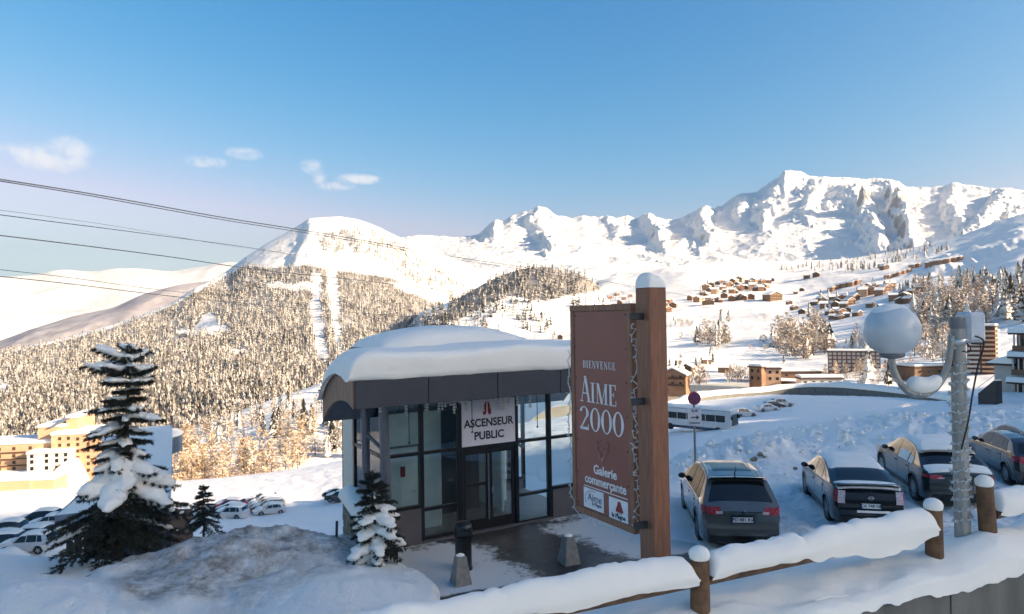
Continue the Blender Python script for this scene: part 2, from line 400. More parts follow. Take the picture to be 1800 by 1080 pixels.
# plazas are flat; heaps of ploughed snow are added by hand
UA = R(30); U2 = np.array([math.cos(UA), math.sin(UA)]); V2 = np.array([-math.sin(UA), math.cos(UA)])
D0 = PZ(np.array(808.), np.array(941.), 0.0); D2 = D0[:2]
def uv(x, y): return (x - D2[0]) * U2[0] + (y - D2[1]) * U2[1], (x - D2[0]) * V2[0] + (y - D2[1]) * V2[1]
def xy(u, v): return D2 + u * U2 + v * V2
heaps = []
def heap(px, py, r, h, a, b, rot=0, rough=.35, s=0): 
    p = PR(np.array(float(px)), np.array(float(py)), r); heaps.append((p[0], p[1], h, a, b, rot, rough, s))
heap(440, 950, 16.3, .62, 2.1, 1.15, 8, .32, 3)      # grey dirty heap left
heap(350, 985, 15.4, .28, 1.3, 1.2, 0, .3, 4)
heap(555, 985, 15.2, .30, .8, 2.4, -30, .2, 31)
heap(580, 1010, 14.2, .35, 1.6, 1.6, 0, .2, 5)
heap(640, 1040, 13.7, .40, 1.0, .6, 10, .25, 6)
heap(620, 990, 15, .26, .7, .9, 0, .25, 61)
heap(70, 1010, 15.3, .5, 3.0, 1.2, 0, .2, 7)
heap(230, 1010, 15.0, .35, 1.8, 1.0, 0, .25, 71)
heap(1285, 790, 28.5, .85, 3.2, 2.0, 0, .5, 8)
heap(1180, 815, 30, .45, 3, 2.2, 0, .5, 9)
heap(1390, 800, 33, .45, 3.5, 2.6, 0, .5, 10)
heap(1410, 768, 46, .7, 5, 3, 8, .42, 11)
heap(1520, 758, 44, .85, 5, 3.2, 8, .45, 12)
heap(1630, 752, 44, .9, 5.5, 3.4, 8, .45, 13)
heap(1480, 785, 36, .45, 4, 2.4, 0, .45, 14)
heap(1600, 780, 33, .5, 4, 2.4, 0, .45, 15)
heap(1740, 735, 46, .9, 5, 4, 0, .4, 16)
heap(1790, 760, 38, .5, 4, 4, 0, .4, 17)
heap(1080, 950, 16.0, .38, .9, .35, 60, .2, 18)
heap(1215, 818, 25.5, .5, 1.8, 1.3, 0, .4, 19)
PLAZA = [tuple(xy(u, v)) for u, v in ((-1.75, .6), (5.0, .6), (5.0, -2.2), (4.3, -5.2), (2.6, -7), (-2.2, -6.0), (-1.9, -2.6))]
def plaza_mask(x, y):
    u, v = uv(x, y)
    lim = -1.85 + .25 * np.sin(v * 1.7) + (v + 1.5) * .13
    m = sstep(lim - .25, lim + .1, u) * sstep(4.35, 3.9, u + .25 * np.sin(v * 2.1)) * sstep(9, 6.3, -v)
    return np.maximum(m, 0) * (v < 3)
def near_h(x, y):
    x = np.asarray(x, float); y = np.asarray(y, float)
    h = near_base(x, y); pm = plaza_mask(x, y); rr = np.hypot(x, y)
    d = np.zeros_like(h); hh = np.zeros_like(h)
    for (cx, cy, H_, a, b, rot, ro, s) in heaps:
        c, sn = math.cos(R(rot)), math.sin(R(rot)); X = (x - cx) * c + (y - cy) * sn; Y = -(x - cx) * sn + (y - cy) * c
        w = fbm(x * .8 / math.sqrt(a), y * .8 / math.sqrt(a), 3, s) * ro
        q = np.sqrt((X / a) ** 2 + (Y / b) ** 2) + w
        g = np.clip(1 - q / 1.9, 0, 1); g = g * g * (3 - 2 * g)
        hh = np.maximum(hh, H_ * 1.15 * g * (1 + ro * 1.1 * fbm(x * 1.9 + s, y * 1.9, 5, s + 50, .6)))
        if s in (3, 4): d = np.maximum(d, sstep(.12, .55, g))
        elif s == 31: d = np.maximum(d, .55 * sstep(.2, .6, g))
    h = h + hh
    far = sstep(30, 120, rr)
    h = h + fbm(x * .55, y * .55, 4, 21) * (.10 + .10 * far) * (1 - pm) + fbm(x * 2.6, y * 2.6, 4, 22) * .035 * (1 - pm) * (1 - .5 * far)
    # car park: wheel ruts and trampled snow
    cp = sstep(3.2, 4.2, x - .22 * (y - 14)) * sstep(27, 23, y) * sstep(12, 14, y)
    h = h + cp * (.06 * np.sin((x - .12 * y) * 5.2 + 1.4 * fbm(x * .5, y * .5, 2, 23)) + .07 * ridged(x * 1.8, y * 1.8, 4, 24) - .05)
    h = h * (1 - pm) + pm * (-.12)
    return h, d
GA = np.radians(np.linspace(-50, 50, 560)); GR = np.geomspace(3.2, 245, 470)
ga, gr = np.meshgrid(GA, GR); gx = gr * np.sin(ga); gy = gr * np.cos(ga)
gz, gd = near_h(gx, gy)
gz = gz - 25 * sstep(222, 245, gr) - 1.5 * sstep(4.5, 3.2, gr)
def snow_ground_mat():
    m, t, b = newmat('packed_snow'); co = coords(t)
    f1 = noise(t, co, .6, 5); base = mix(t, ramp(t, f1, .3, .7), SNOWC, (.885, .87, .845))
    at = node(t, 'ShaderNodeAttribute', attribute_name='dirt')
    f2 = noise(t, co, 2.2, 8, .68); dirt = mix(t, ramp(t, noise(t, co, 9, 5), .35, .7), (.46, .42, .375), (.20, .175, .15))
    sm = node(t, 'ShaderNodeMath', {0: at.outputs['Fac'], 1: ramp(t, f2, .32, .60)}, operation='MULTIPLY')
    c = mix(t, sm.outputs[0], base, dirt)
    at2 = node(t, 'ShaderNodeAttribute', attribute_name='track')
    sm2 = node(t, 'ShaderNodeMath', {0: at2.outputs['Fac'], 1: ramp(t, noise(t, co, 3.2, 8, .7), .5, .68)}, operation='MULTIPLY')
    c = mix(t, sm2.outputs[0], c, (.50, .485, .46))
    t.links.new(c, b.inputs['Base Color']); b.inputs['Roughness'].default_value = .75; b.inputs['Specular IOR Level'].default_value = .22
    bump(t, b, noise(t, co, 1.6, 7, .62), .6, .18); bump(t, b, noise(t, co, 5.5, 7, .7), .75, .07); bump(t, b, noise(t, co, 40, 5), .6, .01)
    return m
trk = sstep(3.2, 4.2, gx - .22 * (gy - 14)) * sstep(27, 22, gy) * sstep(12, 14, gy) * .8
# dirt band along the foot of the snow bank where the plough passes
u_, v_ = uv(gx, gy)
edge = sstep(.55, .1, np.abs(u_ + 1.75 + .1 * np.sin(v_ * 2))) * (v_ < -3.2) * (v_ > -8)
gd = np.maximum(gd, .75 * edge)
ground = grid_obj('snow_ground', np.stack([gx, gy, gz], -1), snow_ground_mat(), attr={'dirt': gd, 'track': trk}, flip=True)
tag(ground, 'snow covered ground with ploughed heaps and car parks', kind='structure')
def gh(x, y): return float(near_h(np.array(float(x)), np.array(float(y)))[0])
def near_hit(px, py, rmin=10, rmax=240):
    rs = np.geomspace(rmin, rmax, 500); P = PR(np.full(500, float(px)), np.full(500, float(py)), rs)
    h = near_h(P[:, 0], P[:, 1])[0]; k = np.nonzero(P[:, 2] <= h)[0]
    i = k[0] if len(k) else 499
    return Vector((P[i, 0], P[i, 1], h[i]))

class Sheet:
    """A hillside lofted through contour rails; each rail is a list of (image x, image y, range) seen from the balcony."""
    def __init__(s, name, rails, x0, x1, nx, ny, front, mat, amp, scale, rid=.6, seed=0, edge=.25, feats=(), label=None, jag=0, drop=(0, 0), wood=None, gain=.5):
        xs = np.linspace(x0, x1, nx); R_ = []; Z_ = []
        for k, rl in enumerate(rails):
            a = np.array(rl, float); y = np.interp(xs, a[:, 0], a[:, 1]); r = np.interp(xs, a[:, 0], a[:, 2])
            if len(rl) < 14:
                w_ = max(3, int(nx * .05)) | 1; kk = np.hanning(w_ + 2)[1:-1]; kk /= kk.sum(); sm = lambda a_: np.convolve(np.pad(a_, w_ // 2, 'edge'), kk, 'valid'); y = sm(y); r = sm(r)
            if k == front and jag: y = y + jag * fbm(xs / 14, xs * 0 + seed, 4, seed + 9)
            P = PR(xs, y, r); R_.append(r); Z_.append(P[:, 2])
        R_ = np.log(np.array(R_)); Z_ = np.array(Z_); n = len(rails)
        tt = np.linspace(0, n - 1, ny); i0 = np.minimum(tt.astype(int), n - 2); f = (tt - i0)[:, None]
        def cr(A):
            p0 = A[np.maximum(i0 - 1, 0)]; p1 = A[i0]; p2 = A[i0 + 1]; p3 = A[np.minimum(i0 + 2, n - 1)]
            m1 = (p2 - p0) * .5 * .6; m2 = (p3 - p1) * .5 * .6; t = f
            h = (2 * t ** 3 - 3 * t ** 2 + 1) * p1 + (t ** 3 - 2 * t ** 2 + t) * m1 + (-2 * t ** 3 + 3 * t ** 2) * p2 + (t ** 3 - t ** 2) * m2
            return h
        r = np.exp(cr(R_)); z = cr(Z_)
        d = ray(xs, np.full(nx, 560.0)); az = np.arctan2(d[:, 0], d[:, 1])[None, :]
        X = r * np.sin(az); Y = r * np.cos(az)
        w = 1 - (1 - edge) * np.exp(-((tt - front) / .30) ** 2)[:, None]
        nz = (1 - rid) * fbm(X / scale, Y / scale, 7, seed, gain) + rid * (ridged(X / scale * .8, Y / scale * .8, 7, seed + 20, gain) - .45)
        z = z + amp * nz * w
        for dr, u in ((drop[0], (xs - x0) / (x1 - x0)), (drop[1], (x1 - xs) / (x1 - x0))):
            z = z - dr * sstep(.22, 0, u)[None, :]
        px = np.broadcast_to(xs, X.shape); P = np.stack([X, Y, z], -1)
        for (poly, h, wd) in feats:                      # rocky ribs and hollows: (image polyline, height m, width px)
            best = np.full(X.shape, 1e9); side = 0
            qx, qy = pix(P)
            for (a, b) in zip(poly[:-1], poly[1:]):
                ax, ay = a; bx, by = b; L2 = (bx - ax) ** 2 + (by - ay) ** 2
                t = np.clip(((qx - ax) * (bx - ax) + (qy - ay) * (by - ay)) / L2, 0, 1)
                dd = np.hypot(qx - ax - t * (bx - ax), qy - ay - t * (by - ay)); best = np.minimum(best, dd)
            best = best * (1 + .7 * fbm(qx / 16, qy / 11, 4, seed + 60)); g = np.clip(1 - best / wd, 0, 1)
            g = g * g * (3 - 2 * g)
            P[..., 2] += .75 * h * g * (.45 + 1.1 * ridged(X / 260, Y / 260, 5, seed + 81, .6) if scale > 500 else 1.0) * (1 - np.exp(-((tt[:, None] - front) / .45) ** 2)) * (1 + .5 * fbm(X / scale * 3, Y / scale * 3, 4, seed + 77)) * (tt[:, None] < front + .02)
        s.P = P; s.xs = xs; s.nf = int(np.searchsorted(tt, front)) + 1
        qx, qy = pix(P[:s.nf]); s.qy = np.minimum.accumulate(qy, 0); s.mat = mat
        if mat is not None:
            s.obj = grid_obj(name, P, mat, flip=True, attr={'wood': wood(*pix(P))} if wood else None); tag(s.obj, label or name.replace('_', ' '), kind='structure')
    def hit(s, x, y):
        j = int(np.clip(round((x - s.xs[0]) / (s.xs[1] - s.xs[0])), 0, len(s.xs) - 1))
        col = s.qy[::-1, j]; i = np.interp(y, col, np.arange(len(col))[::-1])
        i0 = int(min(max(i, 0), s.nf - 2)); f = i - i0
        p = s.P[i0, j] * (1 - f) + s.P[i0 + 1, j] * f
        return p

RUN1 = [(548, 480), (566, 480), (566, 540), (572, 600), (580, 632), (560, 634), (552, 600), (546, 560)]
RUN2 = [(576, 470), (592, 470), (596, 530), (600, 600), (610, 640), (600, 640), (588, 590), (578, 530)]
HILL_DENSE = [(-400, 700), (-45, 630), (-40, 625), (100, 603), (200, 577), (300, 540), (345, 514), (400, 486), (432, 466), (470, 472), (545, 468), (590, 476), (690, 490), (760, 524), (800, 547), (900, 562), (1000, 602), (1000, 690), (760, 720), (640, 760), (300, 890), (-40, 900), (-400, 920)]
HILL_CLEAR = [RUN1, RUN2, [(470, 493), (520, 500), (560, 494), (560, 508), (520, 512), (474, 504)], [(340, 580), (352, 556), (372, 552), (378, 566), (400, 570), (398, 584), (368, 590), (350, 586)], [(405, 612), (430, 612), (434, 622), (408, 622)],
              [(312, 580), (345, 582), (345, 588), (312, 588)], [(680, 496), (720, 498), (800, 528), (792, 540), (740, 524)], [(-5, 675), (18, 676), (18, 690), (-5, 690)], [(560, 630), (585, 634), (580, 640), (560, 640)]]
KNOLL_DENSE = [(815, 520), (850, 500), (880, 485), (920, 473), (960, 469), (1000, 478), (1045, 495), (1060, 512), (1000, 520), (960, 530), (900, 520), (850, 540), (800, 565), (780, 560), (790, 535)]
def hill_wood(qx, qy):
    m = inpoly(qx, qy, HILL_DENSE)
    for c in HILL_CLEAR: m &= ~inpoly(qx + 6 * fbm(qx / 9, qy / 9, 2, 5), qy + 6 * fbm(qx / 9, qy / 9, 2, 6), c)
    streak = inpoly(qx, qy, [(560, 412), (640, 396), (700, 422), (770, 470), (830, 520), (900, 530), (900, 565), (800, 550), (760, 520), (700, 492), (640, 470), (560, 445)]) & (fbm(qx / 7 + qy / 40, qy / 26, 4, 19) > .02)
    return np.maximum(m * np.clip(.85 + .5 * fbm(qx / 20, qy / 14, 3, 8), .4, 1), .42 * streak)
def knoll_wood(qx, qy): return inpoly(qx, qy, KNOLL_DENSE) * .8
def alpine_mat(name, rock_lo, rock_hi, sc, rock=(.13, .12, .115), rock2=(.27, .25, .235), bd=6., rk_noise=.22, snow=SNOWC):
    m, t, b = newmat(name); co = coords(t)
    g = node(t, 'ShaderNodeNewGeometry'); sx = node(t, 'ShaderNodeSeparateXYZ'); t.links.new(g.outputs['Normal'], sx.inputs[0])
    f = noise(t, co, sc, 8, .65); f2 = noise(t, co, sc * .21, 5)
    a = node(t, 'ShaderNodeMath', {0: f, 1: rk_noise}, operation='MULTIPLY'); a2 = node(t, 'ShaderNodeMath', {0: f2, 1: rk_noise * .8}, operation='MULTIPLY')
    s1 = node(t, 'ShaderNodeMath', {0: sx.outputs[2], 1: a.outputs[0]}, operation='ADD'); s2 = node(t, 'ShaderNodeMath', {0: s1.outputs[0], 1: a2.outputs[0]}, operation='ADD')
    k = ramp(t, s2.outputs[0], rock_lo, rock_hi)
    rc = mix(t, ramp(t, noise(t, co, sc * 2.2, 5), .35, .65), rock, rock2)
    base = mix(t, k, rc, snow)
    wd = node(t, 'ShaderNodeAttribute', attribute_name='wood').outputs['Fac']           # brush and litter under the trees
    base = mix(t, wd, base, mix(t, ramp(t, noise(t, co, .09, 6, .7), .35, .65), (.15, .125, .10), (.30, .26, .215)))
    t.links.new(base, b.inputs['Base Color']); b.inputs['Roughness'].default_value = .85; b.inputs['Specular IOR Level'].default_value = .1
    bump(t, b, noise(t, co, sc * .6, 8, .6), .5, bd); return m

# --- far range on the left, pale in the distance
far_left = Sheet('far_mountain_range', [
    [(-300, 660, 6500), (600, 660, 6500)], [(-300, 560, 8500), (150, 545, 8600), (600, 520, 8500)],
    [(-300, 470, 11000), (0, 488, 11000), (60, 484, 11000), (110, 474, 11000), (160, 478, 11000), (205, 472, 11000), (250, 474, 11000), (300, 479, 11000), (360, 470, 11000), (400, 463, 11000), (600, 455, 11000)],
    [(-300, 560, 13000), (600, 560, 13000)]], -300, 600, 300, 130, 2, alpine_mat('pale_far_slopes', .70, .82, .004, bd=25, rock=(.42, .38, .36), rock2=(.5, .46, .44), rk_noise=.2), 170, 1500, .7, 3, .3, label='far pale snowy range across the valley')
wood_left = Sheet('far_wooded_ridge', [
    [(-300, 760, 3600), (500, 760, 3600)], [(-300, 690, 4300), (0, 640, 4300), (200, 600, 4300), (500, 560, 4300)],
    [(-300, 660, 5000), (0, 598, 5000), (60, 576, 5000), (130, 556, 5000), (200, 540, 5000), (250, 517, 5000), (300, 506, 5000), (400, 490, 5000), (500, 480, 5000)],
    [(-300, 720, 5600), (500, 560, 5600)]], -300, 500, 200, 110, 2, alpine_mat('wooded_ridge', 1.06, 1.22, .006, rock=(.36, .32, .315), rock2=(.50, .46, .445), bd=14, rk_noise=.42), 70, 500, .6, 13, .3, label='darker wooded ridge below the far range')  # ridge tones lightened to stand in for distance haze
# --- back range
SK = [(560, 440), (640, 430), (700, 420), (740, 414), (760, 416), (800, 419), (842, 416), (858, 402), (872, 393), (886, 396), (900, 384), (925, 376), (950, 367), (965, 372), (985, 385), (1010, 388), (1030, 383), (1055, 386), (1070, 385), (1085, 389), (1105, 382), (1120, 388), (1135, 386), (1160, 392), (1185, 392), (1210, 382), (1238, 370), (1262, 372), (1272, 364), (1290, 350), (1312, 342), (1335, 340), (1352, 328), (1372, 316), (1385, 304), (1412, 304), (1428, 311), (1462, 320), (1490, 317), (1520, 319), (1545, 318), (1560, 324), (1585, 324), (1598, 333), (1640, 334), (1668, 332), (1680, 328), (1700, 331), (1740, 333), (1778, 338), (1800, 337), (1900, 330), (2150, 345)]
back = Sheet('snowy_mountain_range', [
    [(500, 560, 2600), (1100, 540, 2600), (1500, 520, 2800), (2150, 480, 2800)],
    [(500, 500, 3800), (1000, 470, 3900), (1300, 460, 4000), (1500, 455, 4000), (1800, 410, 3900), (2150, 380, 3800)],
    [(500, 470, 5200), (840, 440, 5400), (950, 425, 5600), (1100, 420, 5500), (1240, 410, 5200), (1400, 375, 5300), (1600, 375, 5200), (1800, 370, 5000), (2150, 365, 4800)],
    [(x, y, 6600 if x < 1260 else 7000) for x, y in SK],
    [(500, 520, 8000), (2150, 470, 8600)]], 500, 2150, 860, 420, 3,
    alpine_mat('alpine_snow_and_rock', .58, .74, .02, bd=42, rk_noise=.24, rock=(.20, .185, .175), rock2=(.42, .39, .37)), 105, 820, .85, 31, .20, jag=2.6, gain=.58,
    feats=[([(1440, 318), (1500, 350), (1520, 372), (1535, 410), (1545, 440)], 95, 34), ([(1560, 324), (1575, 360), (1590, 400), (1605, 440)], 130, 26), ([(1500, 345), (1540, 340), (1590, 350)], 70, 20),
           ([(1385, 306), (1370, 335), (1352, 362), (1340, 385)], 90, 26), ([(1240, 370), (1232, 392), (1245, 420)], 110, 26), ([(950, 368), (945, 392), (960, 425)], 100, 26), ([(872, 394), (868, 415)], 70, 16),
           ([(1135, 388), (1150, 405), (1158, 425)], 110, 22), ([(1075, 388), (1085, 412)], 70, 18), ([(1430, 345), (1418, 375)], 70, 22), ([(1680, 330), (1665, 365), (1690, 400)], 70, 24), ([(1770, 345), (1740, 385), (1700, 420)], 80, 26), ([(1310, 345), (1300, 375)], 70, 20)],
    label='snow covered alpine peaks on the skyline')
# --- pyramid hill on the left
hill_mat = alpine_mat('wooded_hill_snow', .66, .78, .03, rock=(.33, .27, .22), rock2=(.46, .39, .33), bd=3, rk_noise=.25)
BS = [(-300, 690), (0, 620), (60, 607), (100, 598), (200, 571), (250, 554), (300, 535), (345, 508), (400, 479), (430, 456), (468, 431), (500, 413), (522, 400), (545, 385), (575, 382), (600, 381), (625, 385), (645, 391), (670, 401), (700, 416), (730, 428), (762, 440), (800, 456), (850, 478), (900, 500), (960, 530), (1050, 620), (1200, 800)]
hill = Sheet('wooded_hill', [
    [(-300, 930, 420), (300, 880, 420), (600, 850, 420), (800, 800, 450), (1200, 860, 500)],
    [(-300, 850, 600), (300, 770, 600), (600, 730, 650), (800, 690, 700), (1200, 820, 800)],
    [(-300, 770, 1000), (0, 720, 1050), (300, 650, 1100), (450, 620, 1150), (600, 600, 1200), (800, 590, 1300), (1000, 640, 1350), (1200, 800, 1400)],
    [(-300, 720, 1500), (0, 660, 1550), (300, 580, 1700), (450, 530, 1800), (600, 490, 1850), (800, 520, 1900), (1000, 600, 1900), (1200, 800, 1900)],
    [(x, y, 2100 if x < 350 else 2500) for x, y in BS],
    [(-300, 800, 2700), (400, 600, 3100), (600, 520, 3200), (1200, 640, 3000)]], -300, 1200, 520, 300, 4, hill_mat, 34, 330, .55, 41, .12,
    feats=[([(560, 384), (540, 420), (520, 460)], 22, 18), ([(640, 392), (690, 430), (740, 470)], 26, 16), ([(600, 384), (620, 420), (650, 460)], 18, 14), ([(700, 418), (760, 460), (810, 500)], 24, 16)], drop=(0, 160), wood=hill_wood, label='conical snowy hill with wooded slopes')
# --- wooded spur nearer on the left, below the hill
spur = Sheet('wooded_spur', [
    [(150, 960, 215), (420, 930, 215), (620, 880, 215), (760, 850, 215)],
    [(150, 860, 260), (300, 832, 270), (450, 806, 280), (600, 780, 290), (760, 750, 300)],
    [(150, 830, 330), (300, 790, 360), (420, 748, 400), (500, 715, 430), (600, 690, 450), (760, 660, 460)],
    [(150, 850, 420), (300, 775, 430), (400, 738, 480), (450, 715, 500), (520, 692, 540), (600, 668, 560), (760, 640, 560)],
    [(150, 1000, 560), (400, 860, 600), (760, 760, 700)]], 150, 760, 200, 130, 3, M['snow_roof'], 5, 60, .3, 51, .4, drop=(14, 40), label='snowy wooded spur below the hill')
# --- knoll in the middle
knoll = Sheet('wooded_knoll', [
    [(640, 640, 900), (860, 625, 950), (1150, 620, 950)], [(640, 600, 1150), (760, 570, 1150), (860, 550, 1150), (1000, 550, 1150), (1150, 575, 1150)],
    [(640, 590, 1350), (740, 548, 1350), (800, 530, 1350), (850, 500, 1400), (880, 486, 1400), (920, 474, 1400), (960, 470, 1400), (1000, 480, 1400), (1045, 496, 1400), (1080, 520, 1400), (1150, 560, 1400)],
    [(640, 640, 1650), (1150, 600, 1650)]], 640, 1150, 200, 120, 2, hill_mat, 14, 130, .4, 61, .3, drop=(90, 90), wood=knoll_wood, label='small wooded knoll in front of the peaks')
# --- gentle resort slope on the right
slope = Sheet('resort_slope', [
    [(640, 800, 238), (1100, 715, 225), (1250, 700, 225), (1340, 688, 232), (1500, 690, 230), (1700, 700, 210), (2150, 700, 190)],
    [(640, 730, 330), (1100, 690, 300), (1250, 672, 300), (1340, 672, 290), (1500, 668, 290), (1700, 650, 290), (2150, 620, 280)],
    [(640, 680, 520), (1100, 645, 480), (1300, 640, 470), (1500, 630, 470), (1700, 600, 460), (2150, 540, 440)],
    [(640, 640, 800), (1100, 590, 800), (1300, 580, 800), (1500, 560, 800), (1700, 530, 800), (2150, 450, 750)],
    [(640, 620, 1250), (1000, 575, 1250), (1200, 538, 1300), (1400, 525, 1350), (1500, 505, 1350), (1700, 470, 1300), (1800, 440, 1250), (2150, 370, 1200)],
    [(640, 610, 1900), (900, 570, 1900), (1060, 520, 1900), (1200, 492, 2000), (1400, 480, 2100), (1500, 470, 2100), (1600, 455, 2100), (1700, 432, 2000), (1800, 405, 1900), (2150, 340, 1800)],
    [(640, 620, 2700), (900, 580, 2700), (1060, 495, 2700), (1200, 470, 2800), (1350, 463, 2900), (1500, 458, 2900), (1600, 440, 2800), (1700, 415, 2700), (1800, 380, 2600), (2150, 300, 2500)],
    [(640, 700, 3400), (2150, 430, 3600)]], 640, 2150, 520, 380, 6, alpine_mat('piste_snow', .70, .80, .02, bd=2.0, rk_noise=.12), 16, 190, .25, 71, .25,
    feats=[([(1640, 470), (1720, 445), (1800, 415)], 10, 14)], drop=(60, 0), label='snowy resort slope rising to the right')
# --- valley floor reaching the horizon
bmv = MB(); n_ = 64
ring = lambda r_, z_: [(r_ * math.sin(2 * math.pi * k / n_), r_ * math.cos(2 * math.pi * k / n_), z_) for k in range(n_)]
vs = ring(260, -75) + ring(1200, -330) + ring(5000, -760) + ring(14500, -900)
fs = [(i * n_ + k, i * n_ + (k + 1) % n_, (i + 1) * n_ + (k + 1) % n_, (i + 1) * n_ + k) for i in range(3) for k in range(n_)] + [tuple(range(n_))]
bmv.add(vs, fs); o = bmv.build('valley_floor', M['snow_roof'], None, 180); tag(o, 'snowy valley floor', kind='structure')
near_ctrl_back = 0
ga2, gr2 = np.meshgrid(np.radians(np.linspace(50, 310, 90)), np.geomspace(3.2, 245, 60))
gx2 = gr2 * np.sin(ga2); gy2 = gr2 * np.cos(ga2)
w2 = sstep(50, 75, np.degrees(ga2)) * sstep(310, 285, np.degrees(ga2))
gz2 = near_h(gx2, gy2)[0] * (1 - w2) + w2 * (-.1 - 3 * sstep(40, 150, gr2)); gz2 = gz2 - 25 * sstep(222, 245, gr2) - 1.5 * sstep(4.5, 3.2, gr2)
tag(grid_obj('rear_snow_ground', np.stack([gx2, gy2, gz2], -1), M['snow_roof'], flip=True), 'snow covered ground behind the balcony', kind='structure')
# ------------------------------------------------------------------ wall materials, then an added unseen ridge that shades the foreground
M['timber_wall'] = PM('brown_timber_cladding', (.20, .115, .065), .8, col2=(.14, .08, .045), ns=.8)
M['timber_dark'] = PM('dark_timber', (.075, .042, .026), .8, ns=1)
M['orange_wall'] = PM('orange_timber_facade', (.60, .37, .22), .8, col2=(.54, .325, .19), ns=.3)
M['cream_wall'] = PM('cream_facade', (.74, .655, .53), .8, col2=(.70, .62, .50), ns=.3)
M['brick_wall'] = PM('red_brown_facade', (.17, .085, .06), .8, col2=(.13, .065, .045), ns=.5)
M['window_dark'] = PM('dark_window_pane', (.02, .022, .026), .15)
M['pale_wall'] = PM('pale_render', (.50, .47, .42), .8, col2=(.44, .41, .37), ns=.6)
M['roof_grey'] = PM('grey_metal_roof', (.16, .20, .24), .5, .2)
# unseen ridge added towards the low sun, crest shaped to shade the car parks
qs = np.linspace(-190, 330, 210); cs = np.array([0, .12, .3, .5, .7, .85, .94, 1.0, .93, .8, .5, .2, 0]); al = np.array([215, 250, 290, 335, 380, 415, 438, 455, 475, 505, 570, 650, 720.])
crest = np.interp(qs, [-190, -120, -70, 0, 30, 58, 76, 88, 96, 108, 118, 126, 160, 205, 235, 262, 330], [10, 90, 182, 185, 185, 179, 175, 167, 157, 155, 157, 161, 158, 150, 132, 60, 0])
crest = crest + 1.6 * fbm(qs / 9, qs * 0, 3, 88)
P = np.zeros((210, len(cs), 3)); ex, ey = math.sin(R(SUN_AZ)), math.cos(R(SUN_AZ))
for i, q in enumerate(qs):
    for j in range(len(cs)):
        P[i, j] = (al[j] * ex - q * ey, al[j] * ey + q * ex, -12 + (crest[i] + 12) * cs[j] + (6 * float(fbm(np.array(q / 40), np.array(al[j] / 40), 3, 89)) if 0 < cs[j] < .9 else 0))
tag(grid_obj('shade_ridge', P, M['snow_roof'], flip=True), 'unseen snowy ridge added to shade the car parks', kind='structure')

# ------------------------------------------------------------------ tree prototypes (height 1)
def tree_mat(name, c1, c2, frost, frost_amt, attr=False):
    m, t, b = newmat(name); co = coords(t)
    g = node(t, 'ShaderNodeNewGeometry'); sx = node(t, 'ShaderNodeSeparateXYZ'); t.links.new(g.outputs['Normal'], sx.inputs[0])
    if attr: rnd = node(t, 'ShaderNodeAttribute', attribute_name='tone').outputs['Fac']; co2 = node(t, 'ShaderNodeNewGeometry').outputs['Position']; ns = .35
    else: rnd = node(t, 'ShaderNodeObjectInfo').outputs['Random']; co2 = co; ns = 14
    base = mix(t, rnd, c1, c2)
    f = noise(t, co2, ns, 4)
    a = node(t, 'ShaderNodeMath', {0: sx.outputs[2], 1: f}, operation='ADD')
    r1 = node(t, 'ShaderNodeMath', {0: rnd, 1: .35}, operation='MULTIPLY')
    a2 = node(t, 'ShaderNodeMath', {0: a.outputs[0], 1: r1.outputs[0]}, operation='ADD')
    k = ramp(t, a2.outputs[0], frost_amt, min(1.0, frost_amt + .3)) if frost_amt < 1 else None
    if k is not None: base = mix(t, k, base, frost)
    t.links.new(base, b.inputs['Base Color']); b.inputs['Roughness'].default_value = .85; b.inputs['Specular IOR Level'].default_value = .1
    return m
FROST = (.80, .74, .66)
M['spruce_far'] = tree_mat('snowy_spruce_crown', (.030, .031, .022), (.075, .062, .043), FROST, .80)
M['larch_far'] = tree_mat('frosted_larch_crown', (.24, .18, .13), (.40, .32, .25), (.68, .61, .53), .88)
M['larch_orange'] = tree_mat('orange_larch_crown', (.38, .27, .165), (.52, .40, .275), (.68, .58, .46), .95)
M['forest'] = tree_mat('hillside_forest', (.036, .034, .029), (.25, .215, .178), (.45, .42, .375), .90, True)
def conifer_arrays(rs, layers=6, n=8, w=.19):
    V_ = []; Fs = []
    for k in range(layers):
        z0 = .08 + .90 * (k / layers) ** .95; r = w * (1 - (k / layers)) ** .85 * rs.uniform(.8, 1.2) + .012; z1 = min(1.0, z0 + .30 * (1 - .45 * k / layers))
        b = len(V_); ox, oy = rs.uniform(-.012, .012, 2)
        V_.append((ox, oy, z1 if k < layers - 1 else 1.0))
        for i in range(n):
            a = 2 * math.pi * (i + rs.uniform(-.3, .3)) / n; q = r * (1.0 if i % 2 else .62) * rs.uniform(.75, 1.2)
            V_.append((q * math.cos(a), q * math.sin(a), z0 - rs.uniform(0, .05)))
        for i in range(n): Fs.append((b, b + 1 + i, b + 1 + (i + 1) % n))
    return np.array(V_), np.array(Fs)
def larch_arrays(rs, n=170, w=.20, ragged=1.0):
    V_ = []; Fs = []
    for i in range(n):
        z = .12 + .88 * rs.random() ** 1.15; prof = w * min(1, (z + .02) / .22) * (1.02 - z) ** .7 * 1.25
        a = rs.uniform(0, 2 * math.pi); q = prof * rs.uniform(.15, 1.0) ** .6
        c = np.array([q * math.cos(a), q * math.sin(a), z]); L_ = rs.uniform(.035, .085) * ragged; wd = rs.uniform(.010, .026) * ragged
        d = np.array([math.cos(a) * .8, math.sin(a) * .8, rs.uniform(-.2, 1.2)]); d /= np.linalg.norm(d)
        s = np.cross(d, rs.normal(size=3)); s /= np.linalg.norm(s)
        b = len(V_); V_ += [c - s * wd - d * L_ * .5, c + s * wd - d * L_ * .5, c + d * L_]; Fs.append((b, b + 1, b + 2))
    return np.array(V_), np.array(Fs)
